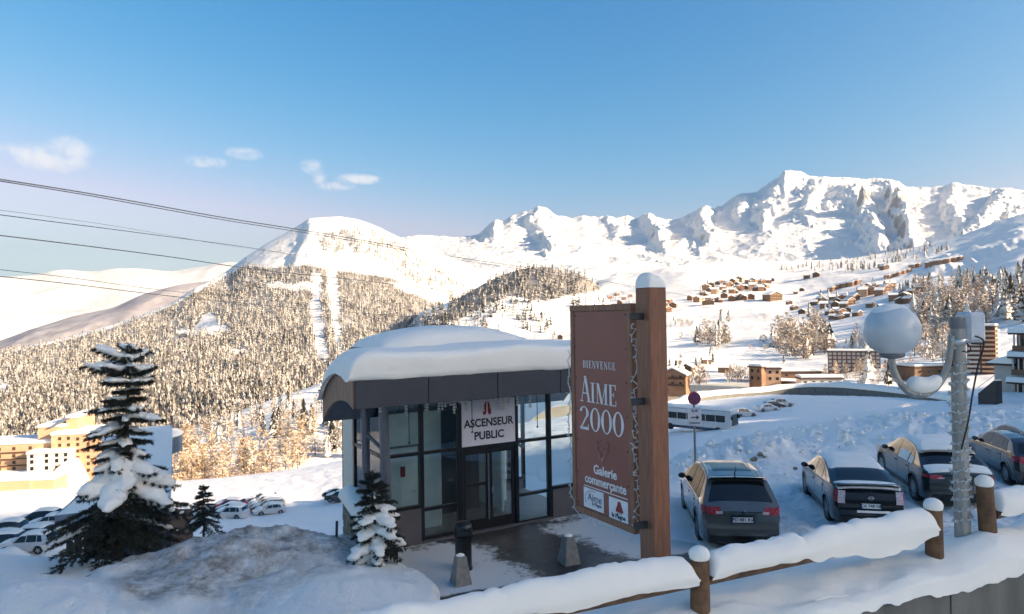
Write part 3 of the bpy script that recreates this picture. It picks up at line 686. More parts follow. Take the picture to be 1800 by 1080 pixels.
def bush_arrays(rs, n=150):
    V_ = []; Fs = []
    for i in range(n):
        p = rs.normal(size=3); p /= np.linalg.norm(p); p *= rs.uniform(.4, 1) ** .5; c = np.array([p[0] * .38, p[1] * .38, .5 + p[2] * .46])
        d = np.array([p[0], p[1], 1.1]); d /= np.linalg.norm(d); s = np.cross(d, rs.normal(size=3)); s /= np.linalg.norm(s)
        L_ = rs.uniform(.06, .16); wd = rs.uniform(.012, .035); b = len(V_)
        V_ += [c - s * wd - d * L_ * .5, c + s * wd - d * L_ * .5, c + d * L_]; Fs.append((b, b + 1, b + 2))
    return np.array(V_), np.array(Fs)
def trunk_mesh(h=.5, r=.018):
    return MB().tube([(0, 0, -.05), (0, 0, h)], [r, r * .45], 5)
def tree_proto(kind, arr, mat, trunk=True):
    o = empty(kind); mesh_np('crown', arr[0], arr[1], mat, o, False)
    if trunk: trunk_mesh().build('trunk', M['bark'], o)
    return o
rs = np.random.default_rng(11)
P_SPR = [tree_proto('spruce_tree', conifer_arrays(rs, 8, 11), M['spruce_far']) for _ in range(4)]
P_LAR = [tree_proto('larch_tree', larch_arrays(rs), M['larch_far']) for _ in range(4)]
P_ORA = [tree_proto('larch_tree', larch_arrays(rs, 220, .23), M['larch_orange']) for _ in range(3)]
P_BUS = [tree_proto('birch_tree', bush_arrays(rs), M['larch_far']) for _ in range(3)]
used_protos = set()
def plant(protos, p, h, label, group, cat='tree', wid=1.0):
    pr_ = protos[random.randrange(len(protos))]
    if id(pr_) in used_protos: o = copy_tree(pr_)
    else: o = pr_; used_protos.add(id(pr_))
    o.location = p; o.rotation_euler = (random.uniform(-.03, .03), random.uniform(-.03, .03), random.uniform(0, 6.28)); w = random.uniform(.85, 1.2) * wid
    o.scale = (h * w, h * w, h); tag(o, label, cat, group); return o

def scatter(sheet, poly, n, mind=0):
    xs = [p[0] for p in poly]; ys = [p[1] for p in poly]; out = []; tries = 0
    while len(out) < n and tries < n * 40:
        tries += 1; x = random.uniform(min(xs), max(xs)); y = random.uniform(min(ys), max(ys))
        if inpoly(np.array(x), np.array(y), poly):
            if mind and any((x - a) ** 2 + (y - b) ** 2 < mind ** 2 for a, b in out): continue
            out.append((x, y))
    return [(x, y, sheet.hit(x, y)) for x, y in out]

# ------------------------------------------------------------------ hillside forest as one mass
def forest(name, sheet, dense, clear, sparse, label, hpx=(.009, .6), seed=5, tone=(.15, .95)):
    rg = np.random.default_rng(seed); pts = []
    for poly, spacing in dense + sparse:
        xs = [p[0] for p in poly]; ys = [p[1] for p in poly]
        area = (max(xs) - min(xs)) * (max(ys) - min(ys)); n = int(area / spacing)
        x = rg.uniform(min(xs), max(xs), n); y = rg.uniform(min(ys), max(ys), n); k = inpoly(x, y, poly)
        for c in clear:
            cx, cy = x + 6 * fbm(x / 9, y / 9, 2, 5), y + 6 * fbm(x / 9, y / 9, 2, 6)
            k &= ~inpoly(cx, cy, c)
        gap = fbm(x / 38, y / 26, 4, seed)
        k &= (gap > -.62) if spacing < 30 else (gap > -.12)
        dk = .32 if (poly, spacing) in sparse else 1.0
        pts += [(a_, b_, dk) for a_, b_ in zip(x[k], y[k])]
    protos = [conifer_arrays(rg, 3, 6, .27) for _ in range(6)] ; VS = []; FS = []; T = []; b = 0
    for (x, y, dk) in pts:
        p = sheet.hit(x, y); r_ = math.hypot(p[0], p[1]); a, f_ = protos[rg.integers(6)]
        h = (6 + 11 * rg.random() ** 1.6) * (1.0 if r_ > 700 else .85); w = h * rg.uniform(.75, 1.1) * 1.0; an = rg.uniform(0, 6.28); ca, sa = math.cos(an), math.sin(an)
        v = np.stack([(a[:, 0] * ca - a[:, 1] * sa) * w + p[0], (a[:, 0] * sa + a[:, 1] * ca) * w + p[1], a[:, 2] * h + p[2] - .8], 1)
        patch = .5 + .5 * fbm(np.array(x / 22), np.array(y / 16), 3, seed + 3)
        t = tone[0] + (tone[1] - tone[0]) * np.clip(.25 + .55 * patch + rg.normal(0, .30), 0, 1) * dk
        VS.append(v); FS.append(f_ + b); T.append(np.full(len(v), t)); b += len(v)
    V_ = np.concatenate(VS); o = mesh_np(name, V_, np.concatenate(FS), M['forest'], None, False, {'tone': np.concatenate(T)})
    return tag(o, label, 'forest', kind='stuff')
hill_dense = [(HILL_DENSE[2:-1], 7.5)]
hill_clear = HILL_CLEAR
hill_sparse = [([(430, 460), (470, 433), (500, 415), (520, 402), (540, 420), (530, 450), (500, 466), (450, 470)], 130), ([(560, 412), (640, 400), (700, 425), (760, 470), (800, 520), (860, 510), (900, 530), (900, 560), (800, 548), (760, 515), (720, 490), (690, 470), (640, 445), (560, 440)], 20),
               ([(700, 420), (760, 445), (860, 485), (900, 515), (860, 520), (800, 500), (740, 460)], 42), ([(500, 470), (560, 420), (590, 430), (600, 470)], 200)]
forest('hillside_forest', hill, hill_dense, hill_clear, hill_sparse, 'frosted brown forest covering the conical hill', seed=5)
forest('knoll_forest', knoll, [(KNOLL_DENSE, 13)], [[(925, 492), (945, 488), (950, 500), (930, 503)]],
       [([(800, 540), (880, 530), (1010, 520), (1080, 530), (1060, 560), (980, 545), (960, 590), (900, 575), (860, 600), (790, 600), (780, 560)], 42), ([(660, 560), (780, 540), (800, 600), (760, 640), (660, 640)], 20)], 'dark frosted wood on the knoll in the middle distance', seed=8, tone=(.0, .55))
# --- the near spur: every tree its own object
lab = 'larch in the golden wood on the spur beyond the left car park'
lab2 = 'snow dusted spruce in the wood on the spur beyond the left car park'
SPUR_CLEAR = [[(428, 766), (445, 768), (492, 806), (484, 812), (440, 782)], [(498, 694), (560, 690), (600, 700), (596, 724), (520, 716)]]
for (x, y, p) in scatter(spur, [(300, 842), (310, 785), (360, 755), (420, 735), (500, 700), (560, 690), (600, 680), (700, 660), (700, 790), (610, 815), (450, 848), (330, 868)], 150, 4):
    if any(inpoly(np.array(x), np.array(y), c) for c in SPUR_CLEAR): continue
    orange = y > 790 - .1 * (x - 300) and x < 560
    if orange: plant(P_ORA, p, random.uniform(9, 15), lab, 'larches on the spur')
    elif random.random() < .55: plant(P_SPR, p, random.uniform(9, 15), lab2, 'spruces on the spur')
    else: plant(P_LAR, p, random.uniform(9, 15), 'frosted pale larch in the wood on the spur above the left car park', 'pale larches on the spur')
for (x, w_) in [(318, 10), (352, 12), (335, 11), (376, 9), (400, 10), (425, 9), (300, 9), (455, 8), (480, 7.5)]:
    p = spur.hit(x, 858 - .12 * (x - 300)); plant(P_ORA, p, w_ * 1.15, 'tall larch at the front edge of the golden wood on the spur', 'larches on the spur', wid=1.1)

# ------------------------------------------------------------------ trees on the resort slope
def clump(poly, n, mixd, hm, where, group, mind=2.0, wid=1.0):
    for (x, y, p) in scatter(slope, poly, n, mind):
        k = random.random()
        if k < mixd[0]: plant(P_SPR, p, random.uniform(*hm), 'snowy spruce ' + where, 'spruces ' + group, wid=wid)
        elif k < mixd[0] + mixd[1]: plant(P_LAR, p, random.uniform(*hm), 'frosted larch ' + where, 'larches ' + group, wid=wid)
        else: plant(P_BUS, p, random.uniform(*hm) * .7, 'bare birch ' + where, 'birches ' + group, wid=1.1)
clump([(1218, 608), (1228, 592), (1262, 588), (1284, 600), (1278, 610), (1240, 612)], 26, (.2, .45), (13, 21), 'in the round copse on the open slope right of the post', 'in the round copse', wid=1.35)
clump([(1355, 612), (1375, 590), (1400, 585), (1455, 595), (1458, 622), (1410, 632), (1370, 628)], 72, (.2, .5), (14, 23), 'in the large copse left of the globe lamp', 'in the large copse', wid=1.35)
clump([(1425, 566), (1452, 566), (1452, 572), (1425, 572)], 8, (.1, .8), (14, 20), 'between the two stacked chalet groups', 'among the chalets')
clump([(1170, 580), (1182, 562), (1218, 566), (1215, 578)], 12, (.1, .5), (6, 11), 'beside the timber post by the hamlet', 'by the hamlet')
clump([(1264, 562), (1284, 562), (1284, 568), (1264, 568)], 4, (.3, .6), (14, 19), 'standing alone under the large chalet village', 'under the village')
clump([(1600, 565), (1600, 540), (1640, 520), (1725, 510), (1745, 540), (1740, 575), (1680, 590), (1620, 600)], 100, (.25, .72), (14, 22), 'in the sunlit wood behind the lamp pole', 'in the wood behind the pole', wid=1.3)
clump([(1735, 520), (1745, 500), (1830, 465), (1860, 560), (1800, 570), (1750, 560)], 80, (.75, .2), (14, 22), 'in the shaded wood above the stepped lodge', 'in the wood above the lodge', wid=1.25)
clump([(1560, 512), (1620, 500), (1680, 492), (1750, 490), (1740, 510), (1640, 520), (1590, 535)], 44, (.6, .35), (14, 22), 'along the top edge of the wood behind the lamp', 'along the wood edge')
clump([(1490, 620), (1500, 600), (1530, 600), (1530, 625)], 14, (.3, .6), (9, 15), 'left of the globe lamp above the red brown apartment block', 'above the red brown block')
clump([(1600, 640), (1600, 600), (1690, 600), (1690, 640)], 34, (.15, .8), (8, 14), 'between the globe lamp and its pole', 'between lamp and pole')
clump([(1165, 672), (1165, 650), (1240, 650), (1230, 670)], 12, (.2, .3), (4, 8), 'on the sunny slope right of the post', 'right of the timber post')
for (x, y, p) in scatter(slope, [(1445, 675), (1450, 655), (1480, 650), (1600, 655), (1620, 672), (1560, 680)], 24, 3):
    plant(P_ORA, p, random.uniform(4, 7.5), 'orange larch in front of the red brown apartment block', 'orange larches by the block')
plant(P_SPR, slope.hit(1524, 678), 12, 'broad dark green spruce in front of the red brown apartment block', None, wid=1.05)
plant(P_SPR, slope.hit(1560, 678), 9, 'small spruce beside the broad spruce under the globe lamp', None, wid=1.0)
plant(P_SPR, slope.hit(1196, 690), 11, 'small dark spruce beside the orange hut right of the post', None, wid=1.2)
for (x, y, p) in scatter(slope, [(1365, 472), (1500, 458), (1640, 432), (1700, 432), (1640, 455), (1500, 480), (1390, 478)], 90, 3):
    plant(P_SPR, p, random.uniform(12, 20), 'scattered dark spruce on the upper ski slope below the peaks', 'scattered spruces on the upper slope')
for (x, y, p) in scatter(slope, [(860, 600), (1000, 585), (1000, 600), (940, 605)], 16, 3):
    plant(P_SPR, p, random.uniform(6, 10), 'small spruce on the snow beyond the pavilion roof', 'spruces beyond the pavilion roof')

for (x, y, p) in scatter(slope, [(1170, 660), (1170, 590), (1300, 560), (1420, 560), (1520, 580), (1500, 640), (1300, 650)], 46, 6):
    plant(P_SPR if random.random() < .5 else P_BUS, p, random.uniform(3.5, 8), 'small lone tree on the open slope between the copses', 'lone trees on the open slope')
for (x, y, p) in scatter(slope, [(1020, 545), (1112, 505), (1112, 560), (1040, 570)], 34, 4):
    plant(P_SPR if random.random() < .5 else P_LAR, p, random.uniform(9, 15), 'tree beside the wooded knoll left of the sign post', 'trees between knoll and post')
for (x, y, p) in scatter(slope, [(1165, 700), (1165, 672), (1330, 655), (1330, 672), (1240, 690)], 30, 4):
    plant(P_BUS if random.random() < .6 else P_ORA, p, random.uniform(2.5, 5), 'low bare shrub on the sunny bank above the coach', 'shrubs on the sunny bank')
# ------------------------------------------------------------------ lift pavilion (local x along its front, local y away from the balcony)
pav = empty('elevator_pavilion', D0, UA, 'glass fronted public lift pavilion with snow laden slate canopy', 'pavilion')
def part(mb, name, mat, par=pav, smooth=None, label=None):
    o = mb.build(name, mat, par, smooth)
    if label: o['label'] = label
    return o
ZT = 3.78
def mull(u, w, d=.13, z0=0, z1=ZT, v=0): return part(MB().box(u - w / 2, u + w / 2, v - d / 2, v + d / 2, z0, z1, ch=.008), 'mullion', M['frame_dark'])
for u, w in ((-2.02, .08), (-1.02, .10), (.02, .15), (1.69, .11), (2.74, .11), (3.8, .10)): mull(u, w)
def trans(u0, u1, z, h=.08, d=.10, v=0): return part(MB().box(u0, u1, v - d / 2, v + d / 2, z - h / 2, z + h / 2), 'transom', M['frame_dark'])
for a, b in ((-1.98, -1.07), (-.97, -.055), (1.745, 2.685), (2.795, 3.75)): trans(a, b, 2.2)
trans(-1.98, -1.07, .90); trans(-.97, -.055, .80); trans(1.745, 2.685, .77); trans(2.795, 3.75, .82)
trans(-.97, -.055, .10); trans(1.745, 2.685, .05); trans(.095, 1.635, 2.17, .10)
for a, b in ((-1.98, -1.07), (-.97, -.055), (1.745, 2.685), (2.795, 3.75), (.095, 1.635)): trans(a, b, ZT - .06, .10)
def pane(u0, u1, z0, z1, v=0): return part(MB().box(u0, u1, v - .008, v + .008, z0, z1), 'glass_pane', M['glass'])
for u0, u1, zs in ((-1.98, -1.07, (.94, 2.16, ZT - .11)), (-.97, -.055, (.84, 2.16, ZT - .11)), (1.745, 2.685, (.81, 2.16, ZT - .11)), (2.795, 3.75, (.86, 2.16, ZT - .11))):
    pane(u0, u1, zs[0], zs[1]); pane(u0, u1, 2.24, zs[2])
pane(-.97, -.055, .14, .76); pane(1.745, 2.685, .09, .73)
part(MB().box(-2.1, -1.07, -.09, .06, -.2, .86), 'base_wall', M['basewall']); part(MB().box(2.8, 3.9, -.09, .06, -.2, .78), 'base_wall', M['basewall'])
part(MB().box(-1.07, 2.8, -.13, .05, -.25, .05), 'plinth', M['basewall'])
# doors
for s_, (a, b) in enumerate(((.10, .86), (.87, 1.63))):
    d = MB(); t_ = .085
    d.box(a, a + t_, -.03, .03, .06, 2.12).box(b - t_, b, -.03, .03, .06, 2.12).box(a + t_, b - t_, -.03, .03, .06, .32).box(a + t_, b - t_, -.03, .03, 2.0, 2.12)
    d.box(a + t_, b - t_, -.025, .025, 1.18, 1.26) if s_ == 0 else None
    o = part(d, 'door', M['frame_dark'])
    part(MB().box(a + t_, b - t_, -.007, .007, .32, 1.18 if s_ == 0 else 2.0), 'door_pane', M['glass'], o)
    if s_ == 0: part(MB().box(a + t_, b - t_, -.007, .007, 1.26, 2.0), 'door_pane', M['glass'], o)
    hx = b - .05 if s_ == 0 else a + .05
    if s_ == 0: part(MB().tube([(hx, -.09, .30), (hx, -.09, 2.0)], .022, 8).tube([(hx, -.03, .5), (hx, -.09, .5)], .012, 6).tube([(hx, -.03, 1.8), (hx, -.09, 1.8)], .012, 6), 'door_handle', M['steel'], o, 40)
    else: part(MB().box(hx + .01, hx + .06, -.06, -.03, .95, 1.12, ch=.01), 'lock_plate', M['steel'], o)
# lift sign over the doors
sp = part(MB().box(.07, 1.64, -.075, -.052, 2.23, 3.40, ch=.004), 'sign_panel', M['signwhite'], label='white panel reading ASCENSEUR PUBLIC')
FX = lambda x, z, y=-.078: Matrix.Translation((x, y, z)) @ Matrix.Rotation(R(90), 4, 'X')
text('lettering', 'ASCENSEUR', .285, M['letter_dark'], sp, FX(.855, 2.80), .0085, .0015, sx=.94)
text('lettering', 'PUBLIC', .285, M['letter_dark'], sp, FX(.855, 2.47), .0085, .0015, sx=.96)
lg = MB()
for s_ in (-1, 1):                                      # pair of red facing shapes under a point, the resort emblem
    lg.prism([(.80 + s_ * .015, 3.36), (.80 + s_ * .05, 3.34), (.80 + s_ * .10, 3.20), (.80 + s_ * .125, 3.06), (.80 + s_ * .10, 3.0), (.80 + s_ * .035, 3.02), (.80 + s_ * .02, 3.10)][::s_], -.082, -.077)
part(lg, 'emblem', M['red_logo'], sp)
# interior
part(MB().box(-2.0, 3.8, .1, 3.3, -.15, .02), 'floor', M['int_floor'])
wl = part(MB().box(-1.9, -.06, .95, 1.07, .02, 3.5), 'interior_wall', M['teal_wall'])
dr = part(MB().box(-1.55, -.75, 0.91, .945, .02, 2.2), 'interior_door', M['teal_wall'], wl)
part(MB().box(-1.60, -1.55, .90, .95, .02, 2.25).box(-.75, -.70, .90, .95, .02, 2.25).box(-1.55, -.75, .90, .95, 2.2, 2.25), 'door_frame', M['pole_far'], wl)
part(MB().box(-1.23, -1.10, .895, .908, 1.45, 1.72), 'notice', M['red_logo'], wl)
part(MB().tube([(-.84, .87, 1.05), (-.95, .87, 1.05)], .012, 6).tube([(-.84, .91, 1.05), (-.84, .87, 1.05)], .012, 6), 'door_handle', M['steel'], wl)
sh = part(MB().box(-.05, 1.55, 1.9, 3.2, .02, 3.5), 'lift_shaft', M['fascia'])
part(MB().box(.25, 1.28, 1.87, 1.895, .05, 2.1), 'lift_door', M['int_dark'], sh)
part(MB().box(1.9, 1.98, 1.2, 3.1, .02, 3.5), 'interior_wall', M['teal_wall'])
part(MB().box(2.05, 2.62, 2.2, 2.26, .02, 3.5), 'interior_wall', M['teal_wall'])
for u in (2.7, 3.3, 3.85): part(MB().box(u - .05, u + .05, 3.2, 3.3, 0, 3.5), 'mullion', M['frame_dark'])
part(MB().box(2.0, 3.8, 3.22, 3.28, 1.55, 1.63), 'transom', M['frame_dark']); part(MB().box(2.0, 3.8, 3.22, 3.28, .3, .38), 'transom', M['frame_dark'])
part(MB().tube([(2.0, 3.1, 2.7), (3.8, 3.1, 1.3)], .05, 6), 'brace', M['frame_dark'])
part(MB().box(2.0, 3.8, 3.2, 3.3, -.1, .3), 'base_wall', M['basewall'])
for u, z, l in ((-1.45, 3.5, .95), (-.45, 3.5, .9), (.25, 3.5, .85), (2.2, 3.5, .9)): part(MB().tube([(u, -.3, z), (u, -.3, z - l)], .011, 5).tube([(u, -.3, z - l), (u, -.3, z - l - .03)], .03, 6), 'lamp_rod', M['frame_dark'])
part(MB().box(-2.0, 3.8, -.1, 3.3, ZT - .03, ZT + .05), 'ceiling', M['teal_wall'])
# left side wall
for v in (1.1, 2.2, 3.25): part(MB().box(-2.06, -1.97, v - .04, v + .04, 0, 3.4), 'mullion', M['frame_dark'])
for z in (.1, 2.2): part(MB().box(-2.05, -1.98, .05, 3.2, z - .04, z + .04), 'transom', M['frame_dark'])
part(MB().box(-2.02, -2.0, .06, 3.2, .15, 3.4), 'glass_pane', M['glass'])
part(MB().box(-2.06, -1.96, 2.3, 3.2, .05, 3.35), 'sunlit_panel', M['cream_wall'])  # cream panel colour stands in for the sunlit view through the side glass
# columns
for (px, pyb, r_, zt, dx, dy) in ((631, 893, .085, 3.35, -.18, .02), (641, 905, .075, 3.4, -.12, -.03)):
    b_ = PZ(np.array(float(px)), np.array(float(pyb)), 0.0); u, v = uv(b_[0], b_[1])
    part(MB().tube([(u, v, -.3), (u + dx, v + dy, zt)], r_, 14), 'column', M['column'], smooth=40)
part(MB().tube([(-1.93, -.16, -.2), (-2.05, -.16, 3.7)], .115, 16), 'column', M['column'], smooth=40)
part(MB().tube([(-2.22, .5, -.2), (-2.30, .5, 3.6)], .095, 16), 'column', M['column'], smooth=40)
part(MB().tube([(-2.27, .5, 2.75), (-2.0, -.16, 2.35)], .045, 8), 'brace', M['column'], smooth=40)
# canopy: a curved slate band
OUT = [(-1.5, 4.20), (-1.15, 4.30), (-.6, 4.34), (-.1, 4.25), (.35, 4.08), (.75, 3.82), (1.0, 3.58)]
INN = [(-1.5, 3.62), (-1.1, 3.735), (-.6, 3.74), (-.1, 3.66), (.35, 3.50), (.75, 3.26), (1.0, 3.04)]
U0, U1 = -3.15, 3.9
mb = MB(); n = len(OUT)
vs = [(u, v, z) for u in (U0 + .05, U1 - .05) for (v, z) in OUT + INN[::-1]]
fs = [tuple(range(2 * n)), tuple(range(2 * n, 4 * n))[::-1]] + [(i, i + 2 * n, (i + 1) % (2 * n) + 2 * n, (i + 1) % (2 * n)) for i in range(2 * n)]
part(mb.add(vs, fs), 'canopy', M['mesh_grey'], smooth=30)
cuts = [U0, -1.46, .32, 2.12, U1]
for a, b in zip(cuts[:-1], cuts[1:]): part(MB().box(a + .008, b - .008, -1.56, -1.503, 3.61, 4.22, ch=.006), 'fascia_panel', M['fascia'])
for s_, u in ((-1, U0), (1, U1)):
    vv = np.linspace(-1.5, 1.0, 11); zo = np.interp(vv, *np.array(OUT).T); zi = np.interp(vv, *np.array(INN).T)
    for i in range(10):
        g = .006; a, b = vv[i] + g, vv[i + 1] - g
        part(MB().prism([(a, zi[i] - .01), (b, zi[i + 1] - .01), (b, zo[i + 1] + .01), (a, zo[i] + .01)], u - .03, u + .045, axis='x'), 'end_slat', M['slat'])
# snow blanket on the canopy
us = np.linspace(U0 - .16, U1 + .10, 90); ts = np.linspace(0, 1, 44); P = np.zeros((90, 44, 3))
prof = np.array([(-1.53, 4.20), (-1.585, 4.22), (-1.61, 4.35), (-1.625, 4.52), (-1.625, 4.70), (-1.60, 4.775), (-1.52, 4.815), (-1.3, 4.845), (-.8, 4.90), (-.2, 4.88), (.25, 4.72), (.7, 4.42), (1.0, 4.10), (1.12, 3.84), (1.09, 3.66), (1.0, 3.58)])
sl = np.r_[0, np.cumsum(np.hypot(*np.diff(prof, axis=0).T))]; sl /= sl[-1]
pv = np.interp(ts, sl, prof[:, 0]); pz = np.interp(ts, sl, prof[:, 1])
ob = np.array(OUT); base = np.interp(np.clip(pv, -1.5, 1.0), ob[:, 0], ob[:, 1])
for i, u in enumerate(us):
    e = min((u - us[0]) / .75, (us[-1] - u) / .55, 1.0); k = math.sqrt(max(0, 1 - (1 - e) ** 2.2))
    th = (pz - base) * (k * (1 + .05 * math.sin(u * 1.3)))
    w = fbm(np.full(44, u * .9), pv * 1.2, 4, 91) * .06 + fbm(np.full(44, u * 2.2), pz * 9, 3, 93) * .035 * (pv < -1.45)
    P[i, :, 0] = u + .05 * fbm(np.full(44, u), pz * 2, 3, 92); P[i, :, 1] = -.25 + (pv + .25) * (1 - .03 * (1 - k)) + w * .5; P[i, :, 2] = base + th * (1 + w * 1.2) + (w * .3 if k > .5 else 0)
grid_obj('canopy_snow', P, M['snow_soft'], pav)
grid_obj('canopy_snow_end', np.stack([np.stack([P[0], np.c_[np.full(44, us[0] + .1), np.clip(pv, -1.5, 1.0), base]], 0)], 0)[0], M['snow_soft'], pav)
# lift tower roof behind
part(MB().box(-1.0, 4.05, 2.6, 5.2, 3.4, 4.62), 'tower_wall', M['fascia'])
uu, vv = np.meshgrid(np.linspace(-1, 1, 60), np.linspace(-1, 1, 30), indexing='ij')
hz = (.16 * np.clip(1 - np.abs(uu) ** 24, 0, 1) + .53 * np.clip(1 - np.abs(uu + .08) ** 2.2, 0, 1) ** .8) * np.clip(1 - np.abs(vv) ** 4, 0, 1) ** .5 * (1 + .06 * fbm(uu * 2, vv * 2, 3, 95))
grid_obj('tower_snow', np.stack([1.52 + uu * 2.72, 3.9 + vv * 1.5, 4.58 + hz * 1.05], -1), M['snow_soft'], pav)
# icicle fairy lights under the canopy
mb = MB(); rr = random.Random(3)
for i in range(64):
    u = rr.uniform(-1.1, 1.7) if i < 52 else rr.uniform(-2.6, 3.3); v = -.35 + rr.uniform(-.1, .1); L_ = rr.uniform(.12, .62); zt = 3.70
    pts = [(u + rr.uniform(-.02, .02) * k, v, zt - L_ * k / 3) for k in range(4)]; mb.tube(pts, .0045, 3, False)
    for k in range(int(L_ / .07)):
        z = zt - .05 - k * .07; mb.box(u - .016 + rr.uniform(-.02, .0), u + .016 + rr.uniform(.0, .02), v - .016, v + .016, z - .022, z + .022)
mb.tube([(u, -.35, 3.70 - .05 * abs(math.sin(u * 2.2))) for u in np.linspace(-2.6, 3.4, 60)], .006, 3)
o = mb.build('icicle_lights', M['lightwire']); o.matrix_world = Matrix.Translation(D0) @ Matrix.Rotation(UA, 4, 'Z'); tag(o, 'white icicle fairy lights hanging under the pavilion canopy', 'string lights')

# ------------------------------------------------------------------ plaza paving: a wet dark apron with trodden snow
def plaza_mat():
    m, t, b = newmat('wet_paving_with_trodden_snow'); co = coords(t)
    pav_ = mix(t, ramp(t, noise(t, co, 5, 5), .35, .65), (.036, .030, .029), (.062, .052, .049))
    sn = node(t, 'ShaderNodeAttribute', attribute_name='snow').outputs['Fac']
    f = noise(t, co, 1.5, 9, .72); f2 = noise(t, co, 7, 6, .7)
    a = node(t, 'ShaderNodeMath', {0: f, 1: .65}, operation='MULTIPLY'); a2 = node(t, 'ShaderNodeMath', {0: f2, 1: .35}, operation='MULTIPLY')
    s = node(t, 'ShaderNodeMath', {0: a.outputs[0], 1: a2.outputs[0]}, operation='ADD'); s2 = node(t, 'ShaderNodeMath', {0: s.outputs[0], 1: sn}, operation='ADD')
    k = ramp(t, s2.outputs[0], .88, 1.08)
    t.links.new(mix(t, k, pav_, (.66, .63, .59)), b.inputs['Base Color'])
    t.links.new(ramp(t, k, .0, .6, (.42, .42, .42, 1), (.85, .85, .85, 1)), b.inputs['Roughness']); b.inputs['Specular IOR Level'].default_value = .22
    bump(t, b, k, .5, .02); bump(t, b, noise(t, co, 22, 4), .25, .008); return m
us, vs_ = np.meshgrid(np.linspace(-2.4, 5.4, 220), np.linspace(-9.5, .5, 260), indexing='ij')
XY = D2 + us[..., None] * U2 + vs_[..., None] * V2
pzv = .0 + .012 * fbm(us * 1.5, vs_ * 1.5, 3, 33)
path = np.exp(-((us - .95 - .12 * (-vs_)) / (.55 + .08 * -vs_)) ** 2) * sstep(.2, -.2, vs_) * sstep(-5.5, -3.6, vs_)
road = sstep(-3.5 - .12 * (us - 1), -3.9 - .12 * (us - 1), vs_)
snow_a = .50 - .55 * path - .36 * road + .10 * sstep(2.2, 3.4, us) + .12 * sstep(.2, -1.0, us) * (1 - road) - .15 * sstep(-.9, -.3, vs_)
plz = grid_obj('plaza_paving', np.concatenate([XY, pzv[..., None]], -1), plaza_mat(), attr={'snow': snow_a}, flip=False); tag(plz, 'wet dark paving in front of the lift pavilion with trodden snow', kind='structure')

# ------------------------------------------------------------------ bollards and bin
def pt(px, py, z=0.0): return Vector(PZ(np.array(float(px)), np.array(float(py)), z))
def bollard(p, rz, s, label):
    o = empty('concrete_bollard', p, rz, label, 'bollard', 'concrete bollards on the plaza')
    b = MB(); vs = []
    for z, w in ((0, .20), (.04, .205), (.62, .115), (.66, .10)):
        vs += [(-w * s, -w * s, z * s), (w * s, -w * s, z * s), (w * s, w * s, z * s), (-w * s, w * s, z * s)]
    fs = [(0, 3, 2, 1), (12, 13, 14, 15)] + [(4 * i + k, 4 * i + (k + 1) % 4, 4 * i + 4 + (k + 1) % 4, 4 * i + 4 + k) for i in range(3) for k in range(4)]
    b.add(vs, fs).build('body', M['concrete_bollard'], o)
    MB().sphere((0, 0, .66 * s), .105 * s, .105 * s, .045 * s, 10, 6, .05).build('snow_cap', M['snow_tree'], o, 180); return o
bollard(pt(810, 1026), R(25), .88, 'pale concrete bollard standing in front of the black bin')
bollard(pt(1000, 990), R(25), .92, 'pale concrete bollard beside the foot of the welcome sign')
bn = empty('litter_bin', pt(815, 1000), 0, 'black domed cylindrical bin standing before the lift doors', 'bin')
MB().lathe([(.20, 0), (.20, .05), (.185, .06), (.185, .62), (.21, .63), (.21, .72), (.19, .73)], 28).build('body', M['black_plastic'], bn, 40)
MB().lathe([(.185, .73), (.205, .75), (.205, .90), (.19, .97), (.14, 1.02), (.06, 1.035), (.01, 1.037)], 28).build('lid', M['black_plastic'], bn, 40)
MB().box(-.12, .12, -.225, -.19, .77, .86, ch=.01).build('opening', M['int_dark'], bn)

# ------------------------------------------------------------------ low stone wall left of the pavilion
q0 = PZ(np.array(607.), np.array(905.), .0); q1 = PR(np.array(646.), np.array(1000.), 15.0)
wa = np.array([-4.55, 18.9]); wb = np.array([-3.25, 15.9])
def lowwall():
    L_ = np.linalg.norm(wb - wa); ang = math.atan2(*(wb - wa)[::-1])
    o = empty('low_stone_wall', (wa[0], wa[1], 0), ang, 'low rubble stone wall with thick snow cap left of the pavilion', 'wall')
    MB().box(0, L_, -.17, .17, -1.4, .62).build('wall_core', M['stone'], o)
    rr = random.Random(5); z = -1.2
    while z < .60:                                       # coursed stones, each its own piece
        h = rr.uniform(.13, .2); x = 0
        while x < L_ - .1:
            w = min(rr.uniform(.18, .42), L_ - x)
            for sd in (-1, 1):
                d = rr.uniform(.02, .045); a, b = (.172, .17 + d) if sd > 0 else (-.17 - d, -.172)
                MB().box(x + .008, x + w - .008, a, b, z + .008, min(z + h - .008, .615), ch=.012).build('stone', M['stone'], o)
            x += w
        z += h
    MB().box(-.05, L_ + .05, -.24, .24, .62, .70).build('coping', M['stone'], o)
    n, m = 40, 14; P = np.zeros((n, m, 3))
    for i, x in enumerate(np.linspace(-.12, L_ + .1, n)):
        e = min(i, n - 1 - i) / 4.0; k = math.sqrt(max(0, 1 - (1 - min(e, 1)) ** 2))
        for j, a in enumerate(np.linspace(0, math.pi, m)): P[i, j] = (x, -math.cos(a) * .31, .68 + math.sin(a) ** .7 * .34 * k * (1 + .12 * math.sin(x * 3)))
    grid_obj('snow_cap', P, M['snow_soft'], o, flip=True)
lowwall()

